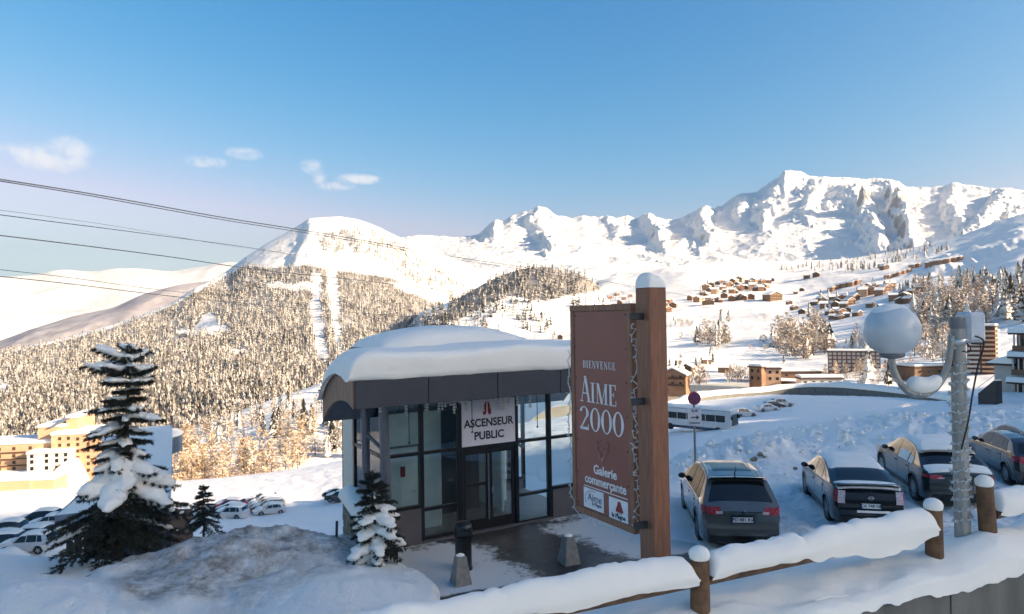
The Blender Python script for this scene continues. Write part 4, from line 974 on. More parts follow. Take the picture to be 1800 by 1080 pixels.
# ------------------------------------------------------------------ welcome sign on its tall timber post
A0 = PD(np.array(1118.), np.array(940.), 7.3)
sg = empty('welcome_sign', A0, math.atan2(V2[1], V2[0]), 'brown welcome sign board lettered AIME 2000', 'sign')   # local x runs away (to image left), local y to the left of it; face looks along -y? -> front is +y
LW, LH = 1.145, 2.475
def bx(n_, mt, *a, par=sg, ch=0): return MB().box(*a, ch=ch).build(n_, mt, par)
bx('backing', M['signframe'], .02, LW - .02, -.06, -.012, .02, LH - .02)
bw = .075
bx('frame_rail', M['signframe'], 0, LW, -.07, .018, LH - bw, LH, ch=.006); bx('frame_rail', M['signframe'], 0, LW, -.07, .018, 0, bw, ch=.006)
bx('frame_stile', M['signframe'], 0, bw, -.068, .016, bw, LH - bw, ch=.006); bx('frame_stile', M['signframe'], LW - bw, LW, -.068, .016, bw, LH - bw, ch=.006)
face = bx('sign_face', M['signred'], bw + .004, LW - bw - .004, -.012, .006, bw + .004, LH - bw - .004)
for i in range(7):
    for x in (bw + .03, LW - bw - .03): MB().sphere((x, .007, .12 + i * (LH - .24) / 6), .011, .006, .011, 8, 4).build('screw', M['int_dark'], sg, 180)
# the face is read from the +y side: text x runs from far (x = LW) to near (x = 0)
def SX(s_, z, y=.0085): return Matrix.Translation((LW - s_, y, z)) @ Matrix.Rotation(R(180), 4, 'Z') @ Matrix.Rotation(R(90), 4, 'X')
SERIF = {  # strokes in a unit box (x0,z0,x1,z1,width) thin .05 / thick .16; arcs handled apart
 'I': (.46, [('v', .23, 0, 1, .17), ('s', .23, 0, .40), ('s', .23, 1, .40)]),
 'A': (.86, [('d', .10, 0, .43, 1, .055), ('d', .76, 0, .43, 1, .17), ('h', .24, .62, .33, .05), ('s', .10, 0, .26), ('s', .74, 0, .34)]),
 'M': (1.08, [('v', .14, 0, 1, .05), ('d', .54, 0, .20, 1, .17), ('d', .54, 0, .90, 1, .05), ('v', .92, 0, 1, .17), ('s', .14, 0, .26), ('s', .92, 0, .34), ('s', .14, 1, .22), ('s', .92, 1, .30)]),
 'E': (.72, [('v', .19, 0, 1, .17), ('h', .05, .66, .02, .045), ('h', .05, .64, .98, .045), ('h', .19, .48, .52, .045), ('v', .65, 0, .26, .05), ('v', .63, .76, 1, .05), ('v', .47, .40, .64, .045)]),
 'B': (.74, [('v', .17, 0, 1, .17), ('h', .05, .42, .02, .045), ('h', .05, .40, .98, .045), ('h', .17, .42, .52, .045), ('c', .40, .75, .22, .23, -90, 90), ('c', .42, .26, .25, .24, -90, 90)]),
 'N': (.92, [('v', .16, 0, 1, .05), ('d', .76, 0, .14, 1, .17), ('v', .78, 0, 1, .05), ('s', .16, 0, .26), ('s', .12, 1, .24), ('s', .78, 1, .26)]),
 'V': (.84, [('d', .42, 0, .12, 1, .17), ('d', .42, 0, .74, 1, .055), ('s', .14, 1, .34), ('s', .74, 1, .26)]),
 'U': (.84, [('v', .16, .28, 1, .17), ('v', .72, .28, 1, .05), ('c', .44, .28, .28, .27, 180, 360), ('s', .16, 1, .34), ('s', .72, 1, .26)]),
 '0': (.72, [('c', .36, .5, .28, .48, 0, 360)]),
 '2': (.74, [('c', .36, .70, .25, .28, -25, 165), ('d', .12, .06, .56, .60, .10), ('h', .06, .66, .06, .12), ('v', .655, 0, .24, .05)]),
}
def serif(word, x, z, h, sx, par, mat, gap=.06, y0=.0075, y1=.011):
    for ch in word:
        wd, st = SERIF[ch]; mb = MB()
        Xf = lambda a, b: (LW - (x + a * h * sx), z + b * h)
        def quad(p): mb.prism([Xf(*q) for q in p], y0, y1)
        for s in st:
            if s[0] == 'v': quad([(s[1] - s[4] / 2, s[2]), (s[1] + s[4] / 2, s[2]), (s[1] + s[4] / 2, s[3]), (s[1] - s[4] / 2, s[3])])
            elif s[0] == 'h': quad([(s[1], s[3] - s[4] / 2), (s[2], s[3] - s[4] / 2), (s[2], s[3] + s[4] / 2), (s[1], s[3] + s[4] / 2)])
            elif s[0] == 's': w_ = s[3] / 2; q = .022; zc = s[2] + (q if s[2] == 0 else -q); quad([(s[1] - w_, zc - q), (s[1] + w_, zc - q), (s[1] + w_, zc + q), (s[1] - w_, zc + q)])
            elif s[0] == 'd': w_ = s[5] / 2; quad([(s[1] - w_, s[2]), (s[1] + w_, s[2]), (s[3] + w_, s[4]), (s[3] - w_, s[4])])
            elif s[0] == 'c':
                n_ = 22; a0, a1 = R(s[5]), R(s[6])
                for i in range(n_):
                    t0, t1 = a0 + (a1 - a0) * i / n_, a0 + (a1 - a0) * (i + 1) / n_
                    def P_(t, o): w_ = (.045 + .12 * abs(math.cos(t)) ** 1.4) / 2 * o; return (s[1] + (s[3] + w_) * math.cos(t), s[2] + (s[4] + (.025 * o)) * math.sin(t))
                    quad([P_(t0, -1), P_(t1, -1), P_(t1, 1), P_(t0, 1)])
        mb.build('letter', mat, par); x += (wd + gap) * h * sx
    return x
def swidth(word, h, sx, gap): return sum((SERIF[c][0] + gap) for c in word) * h * sx - gap * h * sx
def centred(word, cx, z, h, sx, gap=.06, mat=None): serif(word, cx - swidth(word, h, sx, gap) / 2, z, h, sx, face, mat or M['letter_white'], gap)
cx_ = LW / 2 + .0
centred('BIENVENUE', cx_ - .02, 1.735, .088, .80, .22, M['letter_white'])
x_ = serif('A', cx_ - .385, 1.335, .305, .74, face, M['letter_white']); serif('IME', x_ - .01, 1.335, .235, .86, face, M['letter_white'], .07)
x_ = cx_ - swidth('2000', .275, .98, .06) / 2; serif('2000', x_, 1.005, .275, .98, face, M['letter_white'])
text('lettering', 'Galerie', .145, M['letter_white'], face, SX(cx_ + .06, .565), .0035, .0015)
text('lettering', 'commerçante', .145, M['letter_white'], face, SX(cx_ + .055, .435), .0035, .0015, sx=.94)
mb = MB(); mb.prism([(LW - .23, .352), (LW - 1.03, .352), (LW - 1.03, .342), (LW - .23, .342)], .0075, .011); mb.build('rule', M['letter_white'], face)
mb = MB()                                               # faded horned animal emblem
for s_ in (-1, 1):
    c = LW - cx_ - .02
    mb.tube([(c + s_ * .02, .012, .90), (c + s_ * .07, .012, .925), (c + s_ * .10, .012, .90), (c + s_ * .105, .012, .85)], .005, 5)
    mb.tube([(c + s_ * .085, .012, .79), (c + s_ * .105, .012, .815), (c + s_ * .075, .012, .835)], .009, 5)
    mb.tube([(c + s_ * .07, .012, .82), (c + s_ * .055, .012, .76), (c + s_ * .02, .012, .70), (c, .012, .67)], .006, 5)
mb.tube([(c - .05, .012, .81), (c, .012, .835), (c + .05, .012, .81)], .006, 5); mb.sphere((c, .012, .705), .022, .004, .03)
mb.build('emblem', M['pink_print'], face)
l1 = bx('logo_plate', M['logo_white'], LW - .60, LW - .22, .0065, .010, .095, .325, par=face)
text('lettering', 'Aime', .125, M['letter_grey'], l1, SX(.435, .225, .0115), .001, .001, sx=1.0)
text('lettering', 'la Plagne', .052, M['letter_grey'], l1, SX(.475, .160, .0115), .0015, .001)
mb = MB(); mb.tube([(LW - .40 + .15 * math.cos(a), .0115, .205 + .10 * math.sin(a)) for a in np.linspace(-.6, 1.9, 14)], .003, 4); mb.build('arc_mark', M['letter_grey'], l1)
l2 = bx('logo_plate', M['logo_white'], LW - 1.03, LW - .70, .0065, .010, .080, .315, par=face)
mb = MB(); c = LW - .885
mb.prism([(c - .022, .290), (c + .022, .290), (c + .04, .24), (c + .062, .20), (c + .066, .172), (c - .066, .172), (c - .062, .20), (c - .04, .24)], .0105, .012); mb.build('tree_mark', M['red_logo'], l2)
text('lettering', 'la Plagne', .068, M['letter_dark'], l2, SX(.868, .125, .0115), .002, .001)
mb = MB()
for k in range(3): mb.sphere((c - .03 + .03 * k, .0112, .160), .009, .002, .009, 6, 4)
mb.build('dot_mark', M['letter_dark'], l2)
# post
pp = PD(np.array(1153.), np.array(1000.), 7.1)
po = empty('timber_post', (pp[0], pp[1], 0), R(28), 'tall square brown timber post carrying the welcome sign', 'post')
ht = CZ + .30
MB().box(-.115, .115, -.115, .115, -.3, ht, ch=.012).build('shaft', M['wood_post'], po)
for z in (5.5, 4.62, 3.35): MB().box(-.27, -.11, -.022, .022, z - .035, z + .035, ch=.006).build('bracket', M['int_dark'], po)
n, m = 16, 16; P = np.zeros((n, m, 3)); a, b = np.meshgrid(np.linspace(-1, 1, n), np.linspace(-1, 1, m), indexing='ij')
P[..., 0] = a * .122; P[..., 1] = b * .122; P[..., 2] = ht + .145 * (np.clip(1 - a ** 4, 0, 1) * np.clip(1 - b ** 4, 0, 1)) ** .45 * (1 - .25 * a) - .004
grid_obj('snow_cap', P, M['snow_soft'], po)
# string lights hung round the board
def garland(name, pts, label, seed, rad=.035, wire=.006, step=.045, coil=True):
    rr = random.Random(seed); mb = MB(); pts = [Vector(p) for p in pts]; fine = []
    for a, b in zip(pts[:-1], pts[1:]):
        k = max(2, int((b - a).length / step))
        for i in range(k): fine.append(a.lerp(b, i / k) + Vector([rr.uniform(-rad, rad) for _ in range(3)]))
    mb.tube(fine, wire, 4)
    for p in fine[::1]:
        d = Vector([rr.uniform(-1, 1) for _ in range(3)]).normalized() * .028; mb.tube([p, p + d], [.006, .0085], 4)
    o = mb.build(name, M['lightwire']); return tag(o, label, 'string lights')
L2W = Matrix.Translation(A0) @ Matrix.Rotation(math.atan2(V2[1], V2[0]), 4, 'Z'); L2 = lambda x, y, z: L2W @ Vector((x, y, z))
garland('string_lights', [L2(-.05, .03, 2.25), L2(-.06, .02, 1.6), L2(-.04, .03, 1.0), L2(-.07, .03, .5), L2(-.05, .03, .1)], 'white string lights hung down between sign board and post', 4, .035, .006, .035)
garland('string_lights', [L2(LW + .03, .02, 1.9), L2(LW + .03, .02, .2), L2(LW * .9, .02, -.03), L2(LW * .5, .03, -.05), L2(.1, .03, -.04)], 'white string lights along the lower left edge of the sign', 5, .018, .006, .05)

# ------------------------------------------------------------------ retaining wall, its snow, and the log fence
Fa = np.array([1.60, 6.04]); Fb = np.array([4.34, 7.13]); fd = (Fb - Fa) / np.linalg.norm(Fb - Fa); fn = np.array([fd[1], -fd[0]])   # fn points towards the balcony
def fw(s, o, z): return (Fa[0] + fd[0] * s + fn[0] * o, Fa[1] + fd[1] * s + fn[1] * o, z)
GZ = 2.93
S0, S1, ns = -9.0, 12.0, 420
ss = np.linspace(S0, S1, ns)
hem = GZ - .19 + .06 * fbm(ss * 2.2, ss * 0, 4, 7) + .035 * fbm(ss * 7, ss * 0 + 3, 3, 8)
prof_o = np.array([-.75, -.70, -.62, -.5, -.3, -.1, .02, .1, .17, .23, .28, .31, .325, .325, .30])
prof_z = np.array([-1.2, -.5, -.12, -.02, .02, .03, .02, .0, -.02, -.04, -.07, -.10, -.14, -.18, -.18])
P = np.zeros((ns, 60, 3)); tt = np.linspace(0, 1, 60); ti = np.linspace(0, 1, len(prof_o))
po_ = np.interp(tt, ti, prof_o); pz_ = np.interp(tt, ti, prof_z)
for i, s in enumerate(ss):
    lump = fbm(np.full(60, s * .9), po_ * 1.6, 4, 40) * .11 + fbm(np.full(60, s * 3.2), po_ * 4, 3, 41) * .02
    near_pole = .16 * np.exp(-((s - 3.6) / .6) ** 2) * np.exp(-((po_ - .15) / .35) ** 2)
    w = sstep(-.20, -.10, pz_)
    z = GZ + pz_ * (1 - .0) + (lump + near_pole) * w
    k = sstep(-.09, -.18, pz_) * (po_ > .2)
    z = z * (1 - k) + hem[i] * k
    o = po_ + .05 * fbm(np.full(60, s * 1.5), tt * 3, 3, 42) * (po_ > .2) * .6
    P[i, :, 0] = Fa[0] + fd[0] * s + fn[0] * o; P[i, :, 1] = Fa[1] + fd[1] * s + fn[1] * o; P[i, :, 2] = z
rw = empty('retaining_wall', fw(0, .3, 0), math.atan2(fd[1], fd[0]), 'weathered grey concrete retaining wall under the log fence', 'wall')
MB().box(S0, S1, .03, .85, -1.2, GZ - .10).build('concrete_face', M['concrete'], rw)
for k in range(7): MB().box(-7.6 + k * 2.6, -7.585 + k * 2.6,   .024, .032, -1.2, GZ - .12).build('joint', M['int_dark'], rw)
lo = grid_obj('snow_blanket', P, M['snow'], None); lo.name = 'snow_bank'; tag(lo, 'deep snow lying along the top of the retaining wall', kind='structure')
# lower snowy walk in front of the wall
q = [fw(S0, .40, 1.3), fw(S1, .40, 1.55), fw(S1, 3.4, 1.5), fw(S0, 3.4, 1.2)]
n, m = 60, 20; aa, bb = np.meshgrid(np.linspace(0, 1, n), np.linspace(0, 1, m), indexing='ij')
P = (1 - aa)[..., None] * ((1 - bb)[..., None] * np.array(q[0]) + bb[..., None] * np.array(q[3])) + aa[..., None] * ((1 - bb)[..., None] * np.array(q[1]) + bb[..., None] * np.array(q[2]))
P[..., 2] += .06 * fbm(P[..., 0] * 1.5, P[..., 1] * 1.5, 4, 3)
tag(grid_obj('lower_walkway', P, M['snow']), 'snowy walkway below the retaining wall', kind='structure')
def log_post(par, s, o, z0, z1, tilt=0, cap=.10):
    b = fw(s, o, z0); t = fw(s + tilt, o, z1)
    MB().tube([b, t], [.088, .082], 14).build('post', M['wood_rail'], par, 40)
    v = Vector(t); MB().sphere((v.x, v.y, v.z + cap * .34), .092, .092, cap * .78, 16, 10, .02).build('snow_cap', M['snow_soft'], par, 180)
def log_rail(par, s0, s1, z0, z1, o=0.0, r=.07, clear=()):
    MB().tube([fw(s0, o, z0 - .06), fw((s0 + s1) / 2, o, (z0 + z1) / 2 - .06), fw(s1, o, z1 - .06)], r, 12).build('rail', M['wood_rail'], par, 40)
    n = int((s1 - s0) / .05) + 8; m = 18; P = np.zeros((n, m, 3))
    for i, s in enumerate(np.linspace(s0, s1, n)):
        e = min(i, n - 1 - i) / 3.0; k = math.sqrt(max(0, 1 - (1 - min(e, 1)) ** 2)) ; zc = z0 + (z1 - z0) * (s - s0) / (s1 - s0)
        hgt = (.205 + .05 * float(fbm(np.array(s * 1.3), np.array(.0), 3, 14))) * k; merge = float(np.exp(-((s - 1.9) / .55) ** 2)); hgt += .04 * float(fbm(np.array(s * 4.1), np.array(7.), 3, 18)) * k + .02 * float(fbm(np.array(s * 13.), np.array(5.), 2, 19)) * k; wd = .128 + .03 * float(fbm(np.array(s * 2.2), np.array(3.), 3, 15))
        for j, a in enumerate(np.linspace(-.35, math.pi + .35, m)):
            oo = o - math.cos(a) * wd * (1 if math.sin(a) > 0 else .85); zz = zc - .02 + (math.sin(a) * hgt if math.sin(a) > 0 else math.sin(a) * (.10 + .34 * merge * (o < 9)) * (1 + 2.2 * (1 - .6 * merge) * float(fbm(np.array(s * 1.7), np.array(9. + (j > 9)), 4, 16))))
            P[i, j] = fw(s, oo, zz)
    grid_obj('rail_snow', P, M['snow_soft'], par, flip=True)
f1 = empty('log_fence', fw(0, 0, GZ), 0, 'long log fence with one rail under thick snow, running past the timber post', 'fence')
f2 = empty('log_fence', fw(4.2, 0, GZ), 0, 'short log fence right of the lamp pole with leaning post', 'fence')
for fnc in (f1, f2): pass
def inv(par):
    for ch in par.children: ch.matrix_parent_inverse = Matrix.Translation(par.location).inverted()
log_post(f1, 0, .02, GZ - .25, 3.37); log_post(f1, 2.93, .02, GZ - .2, 3.46); log_post(f1, -4.6, .02, GZ - .25, 3.22)
log_rail(f1, -8.8, -4.68, 3.08, 3.17); log_rail(f1, -4.52, -.07, 3.17, 3.25); log_rail(f1, .07, 2.87, 3.25, 3.31)
log_post(f2, 3.78, .02, GZ - .1, 3.62, -.06); log_rail(f2, 3.86, 8.2, 3.36, 3.44); log_post(f2, 8.3, .02, GZ - .2, 3.6)
inv(f1); inv(f2)

# ------------------------------------------------------------------ lamp pole with opal globe
lp = PD(np.array(1692.), np.array(925.), 7.45); LPX, LPY = lp[0], lp[1]
lamp = empty('street_lamp', (LPX, LPY, lp[2] - .1), 0, 'grey lamp pole wound with lights carrying a white globe', 'street lamp')
bz = lp[2] - .1; DL = 7.45
topz = PD(np.array(1687.), np.array(557.), DL)[2] - bz
def LL(px, py, dd=0.0):
    p = PD(np.array(float(px)), np.array(float(py)), DL + dd); return (p[0] - LPX, p[1] - LPY, p[2] - bz)
MB().tube([(0, 0, -.2), (0, 0, topz * .5), (0, 0, topz)], [.080, .076, .071], 20).build('pole', M['pole'], lamp, 40)
MB().lathe([(.075, topz - .13), (.078, topz - .12), (.078, topz - .01), (.02, topz)], 20).build('cap', M['pole_far'], lamp, 40)
arm = [LL(1673, 590), LL(1669, 625), LL(1662, 655), LL(1645, 682), LL(1622, 694), LL(1598, 690), LL(1580, 670), LL(1570, 648), LL(1567, 626)]
def smooth_pts(p, n=40):
    p = np.array(p, float); t = np.linspace(0, len(p) - 1, n); o = []
    for x in t:
        i = min(int(x), len(p) - 2); f = x - i; p0 = p[max(i - 1, 0)]; p1 = p[i]; p2 = p[i + 1]; p3 = p[min(i + 2, len(p) - 1)]
        o.append(.5 * ((2 * p1) + (-p0 + p2) * f + (2 * p0 - 5 * p1 + 4 * p2 - p3) * f * f + (-p0 + 3 * p1 - 3 * p2 + p3) * f ** 3))
    return o
MB().tube(smooth_pts(arm), .035, 12).build('arm', M['pole'], lamp, 60)
for px, py in ((1674, 600), (1672, 640)): MB().tube([LL(px, py), (0, 0, LL(px, py)[2])], .03, 8).build('clamp', M['pole_far'], lamp, 40)
MB().lathe([(.092, LL(1690, 606)[2]), (.098, LL(1690, 604)[2]), (.098, LL(1690, 598)[2]), (.092, LL(1690, 596)[2])], 20).build('band', M['steel'], lamp, 40)
gc = LL(1567, 581); gr_ = .288
MB().lathe([(.05, gc[2] - gr_ - .02), (.115, gc[2] - gr_ - .005), (.13, gc[2] - gr_ + .03), (.12, gc[2] - gr_ + .05)], 20, Matrix.Translation((gc[0], gc[1], 0))).build('collar', M['pole_far'], lamp, 40)
gb = MB().sphere(gc, gr_, gr_, gr_ * .955, 48, 32); go = gb.build('globe', M['globe'], lamp, 180)
n, m = 30, 14; P = np.zeros((n, m, 3))
for i in range(n):
    for j in range(m):
        a = 2 * math.pi * i / (n - 1); ph = (j / (m - 1)) * (.66 + .16 * math.sin(2 * a + 1)); rr_ = gr_ + .018 * (1 - (j / (m - 1)) ** 3) - .003
        P[i, j] = (gc[0] + rr_ * math.sin(ph) * math.cos(a) + .0, gc[1] + rr_ * math.sin(ph) * math.sin(a), gc[2] + rr_ * .97 * math.cos(ph))
grid_obj('snow_cap', P, M['snow_tree'], lamp, flip=True)
sp_ = smooth_pts([LL(1598, 676), LL(1606, 680), LL(1622, 683), LL(1638, 680), LL(1652, 668)], 14)
MB().tube([(p[0], p[1], p[2] + .035) for p in sp_], [.03, .065, .08, .088, .09, .09, .092, .09, .088, .085, .08, .07, .055, .025], 12).build('snow_lump', M['snow_tree'], lamp, 180)
bxp = LL(1706, 575, .18)
MB().box(bxp[0] - .10, bxp[0] + .10, bxp[1] - .12, bxp[1] + .12, bxp[2] - .17, bxp[2] + .17, ch=.03).build('floodlight_housing', M['floodbox'], lamp)
MB().box(bxp[0] + .08, bxp[0] + .115, bxp[1] - .03, bxp[1] + .12, bxp[2] - .20, bxp[2] - .14).build('bracket', M['int_dark'], lamp)
cb = smooth_pts([LL(1714, 591, -.05), LL(1727, 597, -.08), LL(1729, 610, -.1), LL(1720, 640, -.1), LL(1710, 690, -.1), LL(1702, 740, -.1), LL(1690, 790, -.1)], 40)
MB().tube(cb, .010, 6).tube(smooth_pts([LL(1699, 603, -.1), LL(1706, 612, -.12), LL(1703, 619, -.12), LL(1692, 618, -.11)], 14), .008, 6).build('cable', M['wire_black'], lamp, 60)
rr = random.Random(9); pts = []
for k in range(260):
    z = .12 + (topz - .55) * k / 260; a = k * .42 + .6 * math.sin(k * .11); pts.append(Vector((LPX + .088 * math.cos(a), LPY + .088 * math.sin(a), bz + z)))
garland('string_lights', pts, 'white string lights wound round the lamp pole', 11, .012, .006, .04)
garland('string_lights', [Vector((LPX, LPY, bz)) + Vector(p) for p in smooth_pts(arm, 16)], 'white string lights wound along the curved lamp arm', 12, .045, .005, .03)

# ------------------------------------------------------------------ no stopping sign
rs_ = near_hit(1222, 812, 18, 40); rs_ = Vector(PR(np.array(1222.), np.array(812.), 24.0)); zb = gh(rs_.x, rs_.y)
rsn = empty('road_sign', (rs_.x, rs_.y, zb), 0, 'no stopping road sign on a thin post behind the grey car', 'road sign')
k_ = rs_.y / F
def RZ(py): return CZ - (py - 555) * k_ - zb
MB().tube([(0, 0, -.3), (0, 0, RZ(688))], .035, 10).build('post', M['pole_far'], rsn, 40)
TM = lambda z, y=-.05: Matrix.Translation((0, y, z)) @ Matrix.Rotation(R(90), 4, 'X')
r0_ = 11.5 * k_
MB().lathe([(r0_, -.012), (r0_, .004)], 32, TM(RZ(700))).build('disc', M['signred_road'], rsn)
MB().lathe([(r0_ * .80, .0045), (r0_ * .80, .007)], 32, TM(RZ(700))).build('disc_centre', M['signblue_road'], rsn)
mb = MB()
for s_ in (-1, 1): mb.box(-r0_ * .8, r0_ * .8, -.018, .018, .0075, .011, M=TM(RZ(700)) @ Matrix.Rotation(R(45) * s_, 4, 'Z'))
mb.build('cross_bars', M['signred_road'], rsn)
pl = MB().box(-12 * k_, 12 * k_, -.055, -.04, RZ(748), RZ(716), ch=.004).build('plate', M['signwhite'], rsn)
MB().box(-7 * k_, 4 * k_, -.062, -.056, RZ(734), RZ(732.2)).prism([(3 * k_, RZ(737.2)), (8 * k_, RZ(733.1)), (3 * k_, RZ(729))], -.0625, -.0565).build('arrow', M['letter_dark'], pl)
text('lettering', 'SUR', 6.5 * k_, M['letter_dark'], pl, Matrix.Translation((0, -.058, RZ(722))) @ Matrix.Rotation(R(90), 4, 'X'), .002, .002)
text('lettering', 'PARKING', 4.5 * k_, M['letter_dark'], pl, Matrix.Translation((0, -.058, RZ(743))) @ Matrix.Rotation(R(90), 4, 'X'), .002, .002)

# ------------------------------------------------------------------ ropeway cables across the sky
def cable(pts, r_, label, ds):
    P = [PD(np.array(float(x)), np.array(float(y)), d) for (x, y), d in zip(pts, ds)]
    pp = smooth_pts(P, 60)
    o = MB().tube(pp, r_, 6).build('overhead_cable', M['rope'], None, 180); return tag(o, label, 'cable', 'overhead cables')
dd = [90, 120, 180, 300, 560, 900]
def dist(pts): # depth runs so that a straight span projects straight
    xs = np.array([p[0] for p in pts], float); w = (xs - xs[0]) / (xs[-1] - xs[0]); return 1 / ((1 - w) / 80 + w / 420)
for pts, r_, lb in [([(-60, 306), (130, 336), (250, 357), (400, 384), (600, 416), (800, 452), (930, 472), (1110, 503), (1250, 527)], .085, 'thick upper haulage cable crossing the sky from the left edge'),
                    ([(-60, 309), (130, 339.5), (250, 361), (400, 388), (600, 420), (800, 456), (930, 476), (1110, 506)], .07, 'second strand just beneath the thick upper cable'),
                    ([(-60, 362), (100, 383), (240, 404), (400, 432), (520, 450)], .03, 'faint thin cable above the middle pair'),
                    ([(-60, 370), (100, 391), (240, 409), (460, 439), (620, 466), (800, 500)], .06, 'middle thin cable crossing above the wooded hill'),
                    ([(-60, 407), (130, 430), (300, 452), (460, 475), (640, 494), (820, 516), (980, 540)], .075, 'dark lower cable meeting the hill flank'),
                    ([(-60, 468), (120, 488), (300, 512), (460, 526), (700, 550)], .045, 'thin cable low over the valley on the left'),
                    ([(-60, 480), (120, 499), (330, 524), (560, 545), (800, 562), (1000, 574)], .06, 'lowest cable running behind the pavilion roof')]:
    cable(pts, r_, lb, dist(pts))
# ------------------------------------------------------------------ cars
def make_car(name, S, label, group=None, lod=0, paintm=None, plate=None):
    """Car lofted from its side profile; local +x is forward, origin on the ground under its middle."""
    L_, Wd = S['L'], S['W']; prof = np.array(S['top'], float); sill = S.get('sill', .24); wr = S.get('wr', .34)
    xr, xf = S['axles']; belt = S['belt']; tum = S.get('tumble', .42); zc = wr
    xs0 = np.concatenate([np.linspace(0, L_, 46 if lod == 0 else 20)] + ([np.linspace(xa - wr - .07, xa + wr + .07, 13) for xa in (xr, xf)] if lod == 0 else [np.linspace(xa - wr - .05, xa + wr + .05, 7) for xa in (xr, xf)]))
    xs = np.unique(np.round(xs0, 3))
    pxs = np.linspace(0, L_, 400); pz = np.interp(pxs, prof[:, 0], prof[:, 1]); ker = np.hanning(15); ker /= ker.sum()
    pzs = np.convolve(np.pad(pz, 7, 'edge'), ker, 'valid')
    zt = lambda x: np.interp(x, pxs, pzs)
    bl = lambda x: np.interp(x, [0, L_], belt)
    def plan(x):
        x = np.asarray(x, float); o = np.ones_like(x)
        for d, c, k in ((x, S.get('rc', .55), S.get('rk', .13)), (L_ - x, S.get('fc', .95), S.get('fk', .22))):
            t = np.clip((c - d) / c, 0, 1); o = o - k * (1 - np.sqrt(np.maximum(0, 1 - t ** 2)))
        return o
    def hw(x, z):
        x = np.asarray(x, float); z = np.asarray(z, float); b_ = bl(x)
        lower = 1 - .055 * np.clip((.55 - z) / .4, 0, 1) ** 2 - .02 * np.clip((z - .62) / .35, 0, 1)
        w = Wd / 2 * plan(x) * lower + .012 * np.exp(-((z - .80) / .06) ** 2) * 1.0
        return w - tum * np.maximum(0, z - b_)
    def rearx(y, z): return -.07 * (1 - np.clip(np.abs(y) / (Wd / 2), 0, 1) ** 2.2) - .05 * np.exp(-((z - .52) / .16) ** 2) * S.get('bump', 1)
    def frontx(y, z): return .17 * (1 - np.clip(np.abs(y) / (Wd / 2), 0, 1) ** 2.2) + .04 * np.exp(-((z - .45) / .16) ** 2)
    def topz(x, y):
        e = zt(x); h_ = np.maximum(hw(x, e - .05), .1); return (e - .05) + .05 * np.clip(1 - (np.abs(y) / h_) ** 3.2, 0, 1)
    def toworld(x, y, z): return (x - L_ / 2, y, z)
    car = empty(name, (0, 0, 0), 0, label, 'car', group)
    paintm = paintm or S['paint']
    zlow = np.full(len(xs), sill)
    for xa in (xr, xf):
        q = (wr + .055) ** 2 - (xs - xa) ** 2; zlow = np.where(q > 0, np.maximum(zlow, zc + np.sqrt(np.maximum(q, 0))), zlow)
    nr = 12 if lod == 0 else 7; nv = 9 if lod == 0 else 5
    ring = []
    for i, x in enumerate(xs):
        e = zt(x) - .05; zz = zlow[i] + (max(e, zlow[i] + .02) - zlow[i]) * np.linspace(0, 1, nr) ** .9
        yy = hw(x, zz); side = [(x, y_, z_) for y_, z_ in zip(yy, zz)]
        yt = yy[-1]; vs = np.linspace(1, -1, 2 * nv + 1)[1:-1]; top = [(x, v * yt, float(topz(x, v * yt))) for v in vs]
        full = [(x, yy[0] - .16, zz[0] - .0)] + side + top + [(a, -b, c) for a, b, c in side[::-1]] + [(x, -(yy[0] - .16), zz[0])]
        ring.append(full)
    A = np.array(ring); n, m = A.shape[:2]
    # push the end columns out to the bumper curves
    A[0, :, 0] += rearx(A[0, :, 1], A[0, :, 2]); A[-1, :, 0] += frontx(A[-1, :, 1], A[-1, :, 2])
    V_ = A.reshape(-1, 3).tolist(); Fs = grid_faces(n, m).tolist()
    for (row, fx, rev) in ((0, rearx, True), (n - 1, frontx, False)):
        kk = 9 if lod == 0 else 5; cap = np.zeros((nr, kk, 3))
        for r_ in range(nr):
            p = A[row, 1 + r_]; x0 = xs[row]
            for c in range(kk):
                y = p[1] * (1 - 2 * c / (kk - 1)); cap[r_, c] = (x0 + float(fx(np.array(y), np.array(p[2]))), y, p[2])
        b = len(V_); V_ += cap.reshape(-1, 3).tolist(); g = grid_faces(nr, kk) + b
        Fs += (g if rev else g[:, ::-1]).tolist()
        # close cap top to the top strip
        topi = [row * n * 0 + row * m + 1 + nr - 1 + t for t in range(2 * nv + 1)]
        mid = b + (nr - 1) * kk
        tv = [row * m + nr] + [row * m + nr + 1 + t for t in range(2 * nv - 1)] + [row * m + nr + 2 * nv]
        pts_ = [mid + c for c in range(kk)]
        Fs_poly = tv + pts_[::-1]
        V2_ = [V_[i] for i in Fs_poly]; cidx = len(V_); V_.append(np.mean(V2_, 0).tolist())
        for a_, b_ in zip(Fs_poly, Fs_poly[1:] + Fs_poly[:1]): Fs.append([a_, b_, cidx, cidx])
    V_ = [toworld(*v) for v in V_]
    mb = MB(); mb.add(V_, [tuple(dict.fromkeys(f)) for f in Fs]); body = mb.build('body', paintm, car, 35)
    MB().box(.25 - L_ / 2, L_ / 2 - .35, -Wd / 2 + .17, Wd / 2 - .17, .20, .62).box(.8 - L_ / 2, L_ / 2 - 1.2, -Wd / 2 + .12, Wd / 2 - .12, .6, float(bl(L_ / 2)) - .1).build('underbody', M['underbody'], car)
    def patch(pname, mat, P, par=car, thick=0, flip=False, smooth=True):
        P = np.array(P, float); P[..., 0] -= L_ / 2; return grid_obj(pname, P, mat, par, smooth, flip=flip)
